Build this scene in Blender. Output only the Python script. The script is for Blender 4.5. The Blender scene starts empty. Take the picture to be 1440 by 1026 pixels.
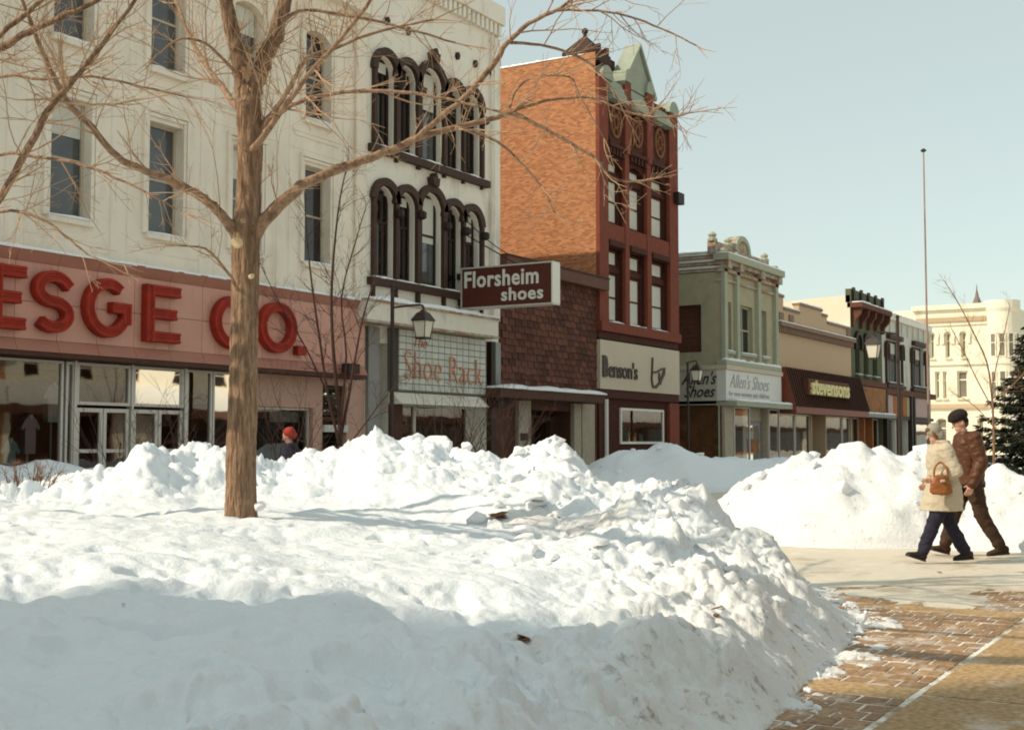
import bpy, bmesh, math, random
import numpy as np
from mathutils import Vector, Matrix, noise, Quaternion

rnd = random.Random(7)
scene = bpy.context.scene
COL = scene.collection

# ------------------------------------------------------------------ camera
# X runs along the shop row (away to the right), Y points at the shop row, Z is up.
FOC = 1800.0                                   # focal length in photo pixels (1440 wide)
PITCH = math.atan(109 / FOC)
AZ = math.atan(1074 / FOC * math.cos(PITCH))   # angle between the view and the street
EYE = 1.42
FW = Vector((math.cos(AZ), math.sin(AZ), 0))
RT = Vector((math.sin(AZ), -math.cos(AZ), 0))
ZU = Vector((0, 0, 1))
cam_d = bpy.data.cameras.new('camera')
cam_d.sensor_width = 36
cam_d.lens = FOC * 36 / 1440
cam_d.clip_end = 2000
cam_d.clip_start = 0.05
cam = bpy.data.objects.new('camera', cam_d)
COL.objects.link(cam)
cam.location = (0, 0, EYE)
cam.rotation_euler = (FW * math.cos(PITCH) + ZU * math.sin(PITCH)).to_track_quat('-Z', 'Y').to_euler()
scene.camera = cam

# ------------------------------------------------------------------ sky, sun, exposure
SUN_EL, SUN_AZ = math.radians(38), math.radians(50)
SUN_DIR = Vector((-math.cos(SUN_EL) * math.sin(SUN_AZ), math.cos(SUN_EL) * math.cos(SUN_AZ), math.sin(SUN_EL)))
world = bpy.data.worlds.new('World')
scene.world = world
world.use_nodes = True
wt = world.node_tree
wt.nodes.clear()
sky = wt.nodes.new('ShaderNodeTexSky')
sky.sky_type = 'NISHITA'
sky.sun_disc = False
sky.sun_elevation = SUN_EL
sky.sun_rotation = -SUN_AZ
sky.air_density = 1.0
sky.dust_density = 0.6
sky.ozone_density = 1.0
hs = wt.nodes.new('ShaderNodeHueSaturation')
hs.inputs['Saturation'].default_value = 0.7
tint = wt.nodes.new('ShaderNodeMix')
tint.data_type = 'RGBA'
tint.blend_type = 'MULTIPLY'
tint.inputs[0].default_value = 1.0
tint.inputs[7].default_value = (0.98, 1.0, 0.88, 1)
bgn = wt.nodes.new('ShaderNodeBackground')
bgn.inputs['Strength'].default_value = 0.15
wo = wt.nodes.new('ShaderNodeOutputWorld')
wt.links.new(sky.outputs[0], hs.inputs['Color'])
wt.links.new(hs.outputs[0], tint.inputs[6])
haze = wt.nodes.new('ShaderNodeMix')            # thin winter haze evens the sky out
haze.data_type = 'RGBA'
haze.inputs[0].default_value = 0.65
haze.inputs[7].default_value = (2.62, 2.95, 2.66, 1)
wt.links.new(tint.outputs[2], haze.inputs[6])
wt.links.new(haze.outputs[2], bgn.inputs['Color'])
wt.links.new(bgn.outputs[0], wo.inputs['Surface'])
sun_d = bpy.data.lights.new('sun', 'SUN')
sun_d.energy = 2.75
sun_d.angle = math.radians(0.5)
sun_d.color = (1.0, 0.87, 0.68)
sun = bpy.data.objects.new('sun', sun_d)
COL.objects.link(sun)
sun.rotation_euler = SUN_DIR.to_track_quat('Z', 'Y').to_euler()
scene.view_settings.view_transform = 'Standard'
scene.view_settings.look = 'None'
scene.view_settings.gamma = 1
scene.view_settings.exposure = 0.56
scene.view_settings.use_curve_mapping = False
scene.render.engine = 'CYCLES'
scene.cycles.filter_width = 1.9
scene.cycles.max_bounces = 8
scene.cycles.transparent_max_bounces = 12

# ------------------------------------------------------------------ helpers: where a photo pixel lies on a real plane
def ray(px, py):
    x, y = (px - 720) / FOC, (513 - py) / FOC
    f = math.cos(PITCH) - y * math.sin(PITCH)
    u = math.sin(PITCH) + y * math.cos(PITCH)
    return FW * f + RT * x + ZU * u
def on_y(px, py, Y):
    d = ray(px, py); t = Y / d.y
    return Vector((d.x * t, Y, EYE + d.z * t))
def on_x(px, py, X):
    d = ray(px, py); t = X / d.x
    return Vector((X, d.y * t, EYE + d.z * t))
def on_z(px, py, z=0.0):
    d = ray(px, py); t = (z - EYE) / d.z
    return Vector((d.x * t, d.y * t, z))
def at_d(px, py, dist):
    d = ray(px, py); t = dist / d.dot(FW)
    return Vector((d.x * t, d.y * t, EYE + d.z * t))
def rd(r, d, z=0.0):
    v = FW * d + RT * r
    return Vector((v.x, v.y, z))

# ------------------------------------------------------------------ helpers: objects
def tag(o, label=None, cat=None, group=None, kind=None):
    if label: o['label'] = label
    if cat: o['category'] = cat
    if group: o['group'] = group
    if kind: o['kind'] = kind
    return o
def thing(name, label, cat, loc=(0, 0, 0), group=None):
    o = bpy.data.objects.new(name, None)
    COL.objects.link(o)
    o.location = loc
    o.empty_display_size = 0.2
    return tag(o, label, cat, group)
def root_loc(o):
    v = Vector((0, 0, 0))
    while o is not None:
        v += o.location
        o = o.parent
    return v
EVAL = bpy.data.scenes.new('workbench')
def evaluated_mesh(ob):
    EVAL.collection.objects.link(ob)
    EVAL.view_layers[0].update(); dg = EVAL.view_layers[0].depsgraph
    dg.update()
    me = bpy.data.meshes.new_from_object(ob.evaluated_get(dg))
    bpy.data.objects.remove(ob)
    return me
class Fr:
    """a plane of the place: u along it, z up, n out of it"""
    def __init__(self, o, u, n):
        self.o, self.u, self.n = Vector(o), Vector(u), Vector(n)
    def P(self, u, z, n=0.0):
        return self.o + self.u * u + self.n * n + ZU * z
class MB:
    def __init__(self):
        self.v, self.f = [], []
    def add(self, vs, fs):
        b = len(self.v)
        self.v += [tuple(p) for p in vs]
        self.f += [tuple(b + i for i in f) for f in fs]
        return self
    def quad(self, a, b, c, d):
        return self.add([a, b, c, d], [(0, 1, 2, 3)])
    def hexa(self, p):     # p: 4 bottom, 4 top
        return self.add(p, [(3, 2, 1, 0), (4, 5, 6, 7), (0, 1, 5, 4), (1, 2, 6, 5), (2, 3, 7, 6), (3, 0, 4, 7)])
    def box(self, F, u0, u1, z0, z1, n0, n1):
        P = F.P
        return self.hexa([P(u0, z0, n0), P(u1, z0, n0), P(u1, z0, n1), P(u0, z0, n1),
                          P(u0, z1, n0), P(u1, z1, n0), P(u1, z1, n1), P(u0, z1, n1)])
    def cube(self, x0, x1, y0, y1, z0, z1):
        return self.hexa([(x0, y0, z0), (x1, y0, z0), (x1, y1, z0), (x0, y1, z0),
                          (x0, y0, z1), (x1, y0, z1), (x1, y1, z1), (x0, y1, z1)])
    def prism(self, F, poly, n0, n1):      # poly in (u, z)
        k = len(poly)
        vs = [F.P(u, z, n0) for u, z in poly] + [F.P(u, z, n1) for u, z in poly]
        fs = [tuple(range(k))[::-1], tuple(range(k, 2 * k))]
        fs += [(i, (i + 1) % k, k + (i + 1) % k, k + i) for i in range(k)]
        return self.add(vs, fs)
    def tube(self, pts, rads, sides=8, cap=True, rough=0.0, seed=0):
        pts = [Vector(p) for p in pts]
        rg = random.Random(seed)
        b = len(self.v)
        prev = None
        for i, p in enumerate(pts):
            t = (pts[min(i + 1, len(pts) - 1)] - pts[max(i - 1, 0)])
            if t.length < 1e-9: t = Vector((0, 0, 1))
            t.normalize()
            if prev is None:
                a = Vector((1, 0, 0)) if abs(t.x) < 0.8 else Vector((0, 1, 0))
                prev = t.cross(a).normalized()
            s = (prev - t * prev.dot(t))
            if s.length < 1e-6: s = t.orthogonal()
            s.normalize(); prev = s
            c = t.cross(s)
            for k in range(sides):
                a = 2 * math.pi * k / sides
                rr = rads[i] * (1 + (rg.uniform(-rough, rough) if rough else 0))
                self.v.append(tuple(p + s * (math.cos(a) * rr) + c * (math.sin(a) * rr)))
        for i in range(len(pts) - 1):
            for k in range(sides):
                k2 = (k + 1) % sides
                self.f.append((b + i * sides + k, b + i * sides + k2, b + (i + 1) * sides + k2, b + (i + 1) * sides + k))
        if cap:
            self.f.append(tuple(b + k for k in range(sides))[::-1])
            e = b + (len(pts) - 1) * sides
            self.f.append(tuple(e + k for k in range(sides)))
        return self
    def lathe(self, c, prof, sides=12):     # prof: (radius, z)
        c = Vector(c)
        b = len(self.v)
        for r, z in prof:
            for k in range(sides):
                a = 2 * math.pi * (k + 0.5) / sides
                self.v.append((c.x + r * math.cos(a), c.y + r * math.sin(a), c.z + z))
        for i in range(len(prof) - 1):
            for k in range(sides):
                k2 = (k + 1) % sides
                self.f.append((b + i * sides + k, b + i * sides + k2, b + (i + 1) * sides + k2, b + (i + 1) * sides + k))
        self.f.append(tuple(b + k for k in range(sides))[::-1])
        e = b + (len(prof) - 1) * sides
        self.f.append(tuple(e + k for k in range(sides)))
        return self
    def mesh(self, name, off=Vector((0, 0, 0)), smooth=False):
        me = bpy.data.meshes.new(name)
        me.from_pydata([(x - off.x, y - off.y, z - off.z) for x, y, z in self.v], [], self.f)
        me.update()
        if smooth:
            me.polygons.foreach_set('use_smooth', [True] * len(me.polygons))
        return me
    def build(self, name, m, parent=None, smooth=False, fix=True, **kw):
        off = root_loc(parent) if parent is not None else Vector((0, 0, 0))
        me = self.mesh(name, off, smooth)
        if fix:
            bm = bmesh.new(); bm.from_mesh(me)
            bmesh.ops.recalc_face_normals(bm, faces=bm.faces)
            bm.to_mesh(me); bm.free()
        return link(name, me, m, parent, **kw)
def link(name, me, m, parent=None, loc=None, **kw):
    o = bpy.data.objects.new(name, me)
    COL.objects.link(o)
    if m is not None:
        if len(me.materials) == 0: me.materials.append(m)
    if parent is not None: o.parent = parent
    if loc is not None: o.location = loc
    tag(o, **kw)
    return o

# ------------------------------------------------------------------ materials
def nd(nt, t, **kw):
    n = nt.nodes.new(t)
    for k, v in kw.items():
        setattr(n, k, v)
    return n
def rgba(c): return (c[0], c[1], c[2], 1)
def mat(name, c, rough=0.85, var=0.12, vs=3.0, stretch=(1, 1, 1), bump=0.0, bs=30.0, metal=0.0, spec=0.3,
        c2=None, c2s=1.2, c2t=0.58, c2w=0.08, c2st=(1, 1, 1), vary=0.0, bd=0.02):
    m = bpy.data.materials.new(name)
    m.use_nodes = True
    nt = m.node_tree
    b = nt.nodes['Principled BSDF']
    b.inputs['Roughness'].default_value = rough
    b.inputs['Metallic'].default_value = metal
    b.inputs['Specular IOR Level'].default_value = spec
    geo = nd(nt, 'ShaderNodeNewGeometry')
    mp = nd(nt, 'ShaderNodeMapping')
    mp.inputs['Scale'].default_value = stretch
    nt.links.new(geo.outputs['Position'], mp.inputs['Vector'])
    no = nd(nt, 'ShaderNodeTexNoise')
    no.inputs['Scale'].default_value = vs
    no.inputs['Detail'].default_value = 6
    no.inputs['Roughness'].default_value = 0.65
    nt.links.new(mp.outputs[0], no.inputs['Vector'])
    rp = nd(nt, 'ShaderNodeValToRGB')
    rp.color_ramp.elements[0].position = 0.25
    rp.color_ramp.elements[1].position = 0.75
    rp.color_ramp.elements[0].color = rgba([max(0, x * (1 - var)) for x in c])
    rp.color_ramp.elements[1].color = rgba([min(0.95, x * (1 + var)) for x in c])
    nt.links.new(no.outputs['Fac'], rp.inputs['Fac'])
    out = rp.outputs['Color']
    if c2 is not None:
        mp2 = nd(nt, 'ShaderNodeMapping')
        mp2.inputs['Scale'].default_value = c2st
        mp2.inputs['Location'].default_value = (3.1, 7.7, 1.3)
        nt.links.new(geo.outputs['Position'], mp2.inputs['Vector'])
        n2 = nd(nt, 'ShaderNodeTexNoise')
        n2.inputs['Scale'].default_value = c2s
        n2.inputs['Detail'].default_value = 7
        n2.inputs['Roughness'].default_value = 0.7
        nt.links.new(mp2.outputs[0], n2.inputs['Vector'])
        r2 = nd(nt, 'ShaderNodeValToRGB')
        r2.color_ramp.elements[0].position = c2t - c2w
        r2.color_ramp.elements[1].position = c2t + c2w
        nt.links.new(n2.outputs['Fac'], r2.inputs['Fac'])
        mx = nd(nt, 'ShaderNodeMix', data_type='RGBA')
        nt.links.new(r2.outputs['Color'], mx.inputs[0])
        nt.links.new(out, mx.inputs[6])
        mx.inputs[7].default_value = rgba(c2)
        out = mx.outputs[2]
    if vary:
        oi = nd(nt, 'ShaderNodeObjectInfo')
        mr = nd(nt, 'ShaderNodeMapRange')
        mr.inputs[3].default_value = 1 - vary; mr.inputs[4].default_value = 1 + vary
        nt.links.new(oi.outputs['Random'], mr.inputs[0])
        mv = nd(nt, 'ShaderNodeMix', data_type='RGBA', blend_type='MULTIPLY')
        mv.inputs[0].default_value = 1
        nt.links.new(out, mv.inputs[6]); nt.links.new(mr.outputs[0], mv.inputs[7])
        out = mv.outputs[2]
    nt.links.new(out, b.inputs['Base Color'])
    if bump:
        nb = nd(nt, 'ShaderNodeTexNoise')
        nb.inputs['Scale'].default_value = bs
        nb.inputs['Detail'].default_value = 5
        nt.links.new(mp.outputs[0], nb.inputs['Vector'])
        bu = nd(nt, 'ShaderNodeBump')
        bu.inputs['Strength'].default_value = bump
        bu.inputs['Distance'].default_value = bd
        nt.links.new(nb.outputs['Fac'], bu.inputs['Height'])
        nt.links.new(bu.outputs[0], b.inputs['Normal'])
    return m
def brick_mat(name, c1, c2, mortar, axis='x', scale=1.0, rough=0.9):
    """bricks about 0.21 x 0.07 m laid in a wall that runs along X or Y"""
    m = bpy.data.materials.new(name)
    m.use_nodes = True
    nt = m.node_tree
    b = nt.nodes['Principled BSDF']
    b.inputs['Roughness'].default_value = rough
    b.inputs['Specular IOR Level'].default_value = 0.2
    geo = nd(nt, 'ShaderNodeNewGeometry')
    sp = nd(nt, 'ShaderNodeSeparateXYZ')
    cb = nd(nt, 'ShaderNodeCombineXYZ')
    nt.links.new(geo.outputs['Position'], sp.inputs[0])
    nt.links.new(sp.outputs[0 if axis == 'x' else 1], cb.inputs[0])
    nt.links.new(sp.outputs[2], cb.inputs[1])
    br = nd(nt, 'ShaderNodeTexBrick')
    br.inputs['Color1'].default_value = rgba(c1)
    br.inputs['Color2'].default_value = rgba(c2)
    br.inputs['Mortar'].default_value = rgba(mortar)
    br.inputs['Scale'].default_value = 1.0
    br.inputs['Brick Width'].default_value = 0.21 * scale
    br.inputs['Row Height'].default_value = 0.075 * scale
    br.inputs['Mortar Size'].default_value = 0.008 * scale
    br.inputs['Bias'].default_value = 0.0
    nt.links.new(cb.outputs[0], br.inputs['Vector'])
    mp = nd(nt, 'ShaderNodeMapping')
    mp.inputs['Scale'].default_value = (1, 4, 1)
    nt.links.new(cb.outputs[0], mp.inputs[0])
    no = nd(nt, 'ShaderNodeTexNoise')
    no.inputs['Scale'].default_value = 5.5
    no.inputs['Detail'].default_value = 6
    no.inputs['Roughness'].default_value = 0.75
    nt.links.new(mp.outputs[0], no.inputs['Vector'])
    mr = nd(nt, 'ShaderNodeMapRange')
    mr.inputs[1].default_value = 0.25; mr.inputs[2].default_value = 0.75
    mr.inputs[3].default_value = 0.65; mr.inputs[4].default_value = 1.35
    nt.links.new(no.outputs['Fac'], mr.inputs[0])
    mx = nd(nt, 'ShaderNodeMix', data_type='RGBA', blend_type='MULTIPLY')
    mx.inputs[0].default_value = 1.0
    nt.links.new(br.outputs['Color'], mx.inputs[6])
    nt.links.new(mr.outputs[0], mx.inputs[7])
    nt.links.new(mx.outputs[2], b.inputs['Base Color'])
    bu = nd(nt, 'ShaderNodeBump')
    bu.inputs['Strength'].default_value = 0.5
    bu.inputs['Distance'].default_value = 0.01
    nt.links.new(br.outputs['Fac'], bu.inputs['Height'])
    bu.invert = True
    nt.links.new(bu.outputs[0], b.inputs['Normal'])
    return m
def glass_mat(name, tintc=(0.9, 0.92, 0.9), ior=1.5, gloss=(0.95, 0.95, 0.93)):
    m = bpy.data.materials.new(name)
    m.use_nodes = True
    nt = m.node_tree
    nt.nodes.clear()
    o = nd(nt, 'ShaderNodeOutputMaterial')
    tr = nd(nt, 'ShaderNodeBsdfTransparent'); tr.inputs[0].default_value = rgba(tintc)
    gl = nd(nt, 'ShaderNodeBsdfGlossy'); gl.inputs['Roughness'].default_value = 0.02
    gl.inputs[0].default_value = rgba(gloss)
    fr = nd(nt, 'ShaderNodeFresnel'); fr.inputs[0].default_value = ior
    mx = nd(nt, 'ShaderNodeMixShader')
    no = nd(nt, 'ShaderNodeTexNoise'); no.inputs['Scale'].default_value = 0.9
    geo = nd(nt, 'ShaderNodeNewGeometry')
    nt.links.new(geo.outputs['Position'], no.inputs['Vector'])
    bu = nd(nt, 'ShaderNodeBump'); bu.inputs['Strength'].default_value = 0.06; bu.inputs['Distance'].default_value = 0.05
    nt.links.new(no.outputs['Fac'], bu.inputs['Height'])
    nt.links.new(bu.outputs[0], gl.inputs['Normal'])
    nt.links.new(fr.outputs[0], mx.inputs[0])
    nt.links.new(tr.outputs[0], mx.inputs[1])
    nt.links.new(gl.outputs[0], mx.inputs[2])
    nt.links.new(mx.outputs[0], o.inputs[0])
    return m

M = {}
def D(key, *a, **k):
    M[key] = mat(key, *a, **k)
D('stucco', (0.85, 0.755, 0.635), var=0.07, vs=1.3, bump=0.15, bs=60, c2=(0.68, 0.58, 0.46), c2s=1.1, c2t=0.60, c2w=.12, c2st=(1, 1, 0.35))
D('white_paint', (0.83, 0.77, 0.67), var=0.06, vs=2, bump=0.12, bs=50, c2=(0.55, 0.49, 0.41), c2s=0.8, c2t=0.63, c2st=(1, 1, 0.3))
D('dark_trim', (0.060, 0.031, 0.020), var=0.25, vs=6, rough=0.7)
D('black_trim', (0.030, 0.016, 0.011), var=0.2, vs=6, rough=0.6)
D('pink_panel', (0.62, 0.315, 0.24), vary=.05, var=0.06, vs=1.5, rough=0.5, spec=0.3, c2=(0.50, 0.235, 0.165), c2s=1.6, c2t=.60, c2st=(1, 1, .3))
D('pink_strip', (0.42, 0.18, 0.125), var=0.08, vs=2, rough=0.5)
D('pink_tile', (0.55, 0.33, 0.25), var=0.08, vs=3, rough=0.6)
D('red_letter', (0.36, 0.030, 0.014), var=0.2, vs=4, rough=0.55, spec=0.2, c2=(0.24, 0.024, 0.014), c2s=2.5, c2t=.56)
D('aluminium', (0.62, 0.58, 0.52), var=0.05, rough=0.4, metal=0.3)
D('interior', (0.26, 0.11, 0.05), var=0.5, vs=1.6, c2=(0.34, 0.19, 0.08), c2s=1.0, c2t=0.6)
D('interior_dark', (0.10, 0.04, 0.022), var=0.5, vs=2)
D('pane_dark', (0.016, 0.009, 0.007), var=0.3, vs=1, rough=0.08, spec=0.6)
D('pane_gray', (0.085, 0.085, 0.085), var=0.35, vs=1.3, rough=0.1, spec=0.6)
D('blind', (0.62, 0.60, 0.53), var=0.06, vs=3, rough=0.8)
D('wood_frame', (0.50, 0.43, 0.33), var=0.1, vs=5, rough=0.7)
D('snow', (0.86, 0.865, 0.87), var=0.03, vs=6, rough=0.65, bump=0.35, bs=35, spec=0.25)
D('snow_far', (0.84, 0.845, 0.85), var=0.03, vs=2, rough=0.7, bump=0.4, bs=8)
D('shingle', (0.115, 0.042, 0.026), vary=.4, var=0.35, vs=9, stretch=(1, 1, 0.3), rough=0.85, bump=0.4, bs=40)
D('brown_board', (0.085, 0.036, 0.022), var=0.25, vs=5, rough=0.75)
D('cornice_brown', (0.13, 0.052, 0.034), var=0.2, vs=4, rough=0.7)
D('stone_pier', (0.40, 0.34, 0.26), var=0.15, vs=5, bump=0.3, bs=25)
D('gray_wall', (0.30, 0.29, 0.28), var=0.1, vs=2)
D('canopy_white', (0.74, 0.68, 0.58), var=0.06, vs=3, rough=0.6, c2=(0.42, 0.38, 0.33), c2s=1.5, c2t=0.64, c2st=(1, 1, 0.4))
D('tile_cream', (0.55, 0.55, 0.48), vary=.08, var=0.1, vs=4, rough=0.35)
D('tile_grout', (0.16, 0.15, 0.13), var=0.1, vs=6)
D('orange_letter', (0.62, 0.29, 0.19), var=0.05, vs=6, rough=0.5)
D('sign_brown', (0.10, 0.026, 0.016), var=0.12, vs=3, rough=0.4)
D('sign_white', (0.74, 0.71, 0.64), var=0.04, vs=3, rough=0.5)
D('red_sandstone', (0.20, 0.050, 0.029), var=0.2, vs=4, rough=0.85, bump=0.2, bs=25)
D('red_dark', (0.07, 0.02, 0.013), var=0.3, vs=5, rough=0.85, bump=0.3, bs=20)
D('medallion', (0.20, 0.08, 0.035), var=0.3, vs=12, rough=0.8)
D('copper_green', (0.31, 0.345, 0.27), var=0.15, vs=3, rough=0.7, c2=(0.24, 0.28, 0.22), c2s=2, c2t=0.62)
D('benson_sign', (0.56, 0.47, 0.36), var=0.05, vs=2, rough=0.6)
D('benson_letter', (0.05, 0.028, 0.02), var=0.1, rough=0.5)
D('sage', (0.42, 0.37, 0.245), var=0.1, vs=2, bump=0.2, bs=30, c2=(0.28, 0.29, 0.23), c2s=1, c2t=0.63)
D('sage_trim', (0.39, 0.40, 0.30), var=0.1, vs=3)
D('rust_trim', (0.36, 0.20, 0.12), var=0.3, vs=5, c2=(0.42, 0.42, 0.36), c2s=2.5, c2t=0.52)
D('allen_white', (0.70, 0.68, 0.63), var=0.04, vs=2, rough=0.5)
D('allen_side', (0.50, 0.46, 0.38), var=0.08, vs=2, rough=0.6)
D('black_letter', (0.03, 0.028, 0.03), var=0.1, rough=0.5)
D('gray_letter', (0.38, 0.34, 0.38), var=0.1, rough=0.6)
D('tan_brick', (0.54, 0.38, 0.245), var=0.1, vs=3, stretch=(1, 1, 4), bump=0.2, bs=30)
D('tan_dark', (0.26, 0.17, 0.12), var=0.15, vs=4)
D('awning_rust', (0.22, 0.06, 0.032), var=0.15, vs=4, rough=0.5)
D('yellow_letter', (0.78, 0.66, 0.30), var=0.05, rough=0.5)
D('dark_green', (0.105, 0.11, 0.06), var=0.15, vs=4)
D('roof_brown', (0.06, 0.032, 0.024), var=0.3, vs=5)
D('rust_brown', (0.13, 0.05, 0.03), var=0.3, vs=5)
D('orange_panel', (0.34, 0.15, 0.055), var=0.3, vs=2, c2=(0.2, 0.08, 0.04), c2s=1.5, c2t=0.55)
D('cream_warm', (0.74, 0.67, 0.53), var=0.06, vs=1)  # warm cream for walls and cornices on both sides of the street
D('cream_dull', (0.60, 0.58, 0.50), var=0.08, vs=2, c2=(0.42, 0.35, 0.27), c2s=1.2, c2t=0.62, c2st=(1, 1, 0.3))  # duller off white with browner vertical streaks
D('pink_sign', (0.52, 0.36, 0.32), var=0.08, vs=3)
D('orange_brick', (0.40, 0.14, 0.05), var=0.15, vs=4)
D('civic_stone', (0.80, 0.73, 0.57), var=0.05, vs=0.6, c2=(0.58, 0.52, 0.4), c2s=0.5, c2t=0.65)
D('civic_window', (0.20, 0.17, 0.13), var=0.3, vs=0.8, rough=0.25)
D('slate', (0.20, 0.17, 0.14), var=0.15, vs=3)
D('lamp_metal', (0.05, 0.035, 0.03), var=0.2, rough=0.5, metal=0.2)
D('lamp_glass', (0.72, 0.68, 0.56), var=0.05, rough=0.25, spec=0.5)
D('pole_rust', (0.33, 0.23, 0.18), var=0.3, vs=1.2, rough=0.7)
D('bark', (0.31, 0.195, 0.12), var=0.6, vs=26, stretch=(1, 1, 0.16), rough=0.95, bump=1.0, bs=30, bd=0.06, c2=(0.16, 0.092, 0.056), c2s=34, c2t=.54, c2w=.08, c2st=(1, 1, .13))
D('bark_branch', (0.34, 0.215, 0.135), var=0.45, vs=22, rough=0.9, bump=0.7, bs=40, c2=(0.17, 0.10, 0.06), c2s=14, c2t=.56)
D('twig', (0.46, 0.30, 0.185), var=0.3, vs=5, rough=0.9)
D('cut_wood', (0.66, 0.50, 0.28), var=0.15, vs=20)
D('twig_red', (0.06, 0.03, 0.023), var=0.3, vs=5, rough=0.9)
D('dry_leaf', (0.20, 0.085, 0.035), var=0.3, vs=20)
D('needles', (0.022, 0.028, 0.016), var=0.5, vs=3, rough=0.9)
D('asphalt_wet', (0.20, 0.19, 0.18), var=0.35, vs=1.2, rough=0.7, c2=(0.6, 0.6, 0.6), c2s=0.5, c2t=0.6)
D('skin', (0.58, 0.33, 0.24), var=0.06, vs=20, rough=0.55)
D('coat_tan', (0.52, 0.45, 0.335), var=0.1, vs=9, bump=0.5, bs=14)
D('hood_gray', (0.33, 0.30, 0.24), var=0.12, vs=12, bump=0.4, bs=60)
D('hair_brown', (0.16, 0.09, 0.05), var=0.2, vs=30)
D('navy', (0.022, 0.02, 0.036), var=0.25, vs=10, bump=0.4, bs=16)
D('boot_black', (0.022, 0.017, 0.016), var=0.2, rough=0.5)
D('bag_leather', (0.28, 0.10, 0.03), var=0.2, vs=9, rough=0.45, bump=0.4, bs=25)
D('jacket_brown', (0.095, 0.036, 0.016), var=0.25, vs=9, rough=0.5, bump=0.5, bs=14)
D('trousers_brown', (0.055, 0.029, 0.017), var=0.25, vs=9, bump=0.4, bs=16)
D('fur_black', (0.025, 0.016, 0.015), var=0.3, vs=40, bump=0.8, bs=70)
D('glove_white', (0.62, 0.56, 0.45), var=0.05)
D('red_wool', (0.42, 0.05, 0.035), var=0.15, vs=40, bump=0.5, bs=90)
D('shirt_white', (0.78, 0.82, 0.74), var=0.06, vs=8)
D('shirt_pink', (0.72, 0.55, 0.58), var=0.08, vs=8)
D('shirt_teal', (0.38, 0.66, 0.66), var=0.08, vs=8)
D('poster', (0.62, 0.60, 0.55), var=0.25, vs=6)
M['side_brick'] = brick_mat('side_brick', (0.52, 0.23, 0.105), (0.30, 0.11, 0.05), (0.46, 0.25, 0.14), 'y')
M['front_brick'] = brick_mat('front_brick', (0.085, 0.024, 0.015), (0.06, 0.018, 0.012), (0.055, 0.02, 0.013), 'x')
M['opposite_brick'] = brick_mat('opposite_brick', (0.50, 0.23, 0.10), (0.42, 0.18, 0.08), (0.4, 0.26, 0.15), 'x')
M['shop_glass'] = glass_mat('shop_glass', (0.88, 0.88, 0.86), 2.25)
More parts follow.
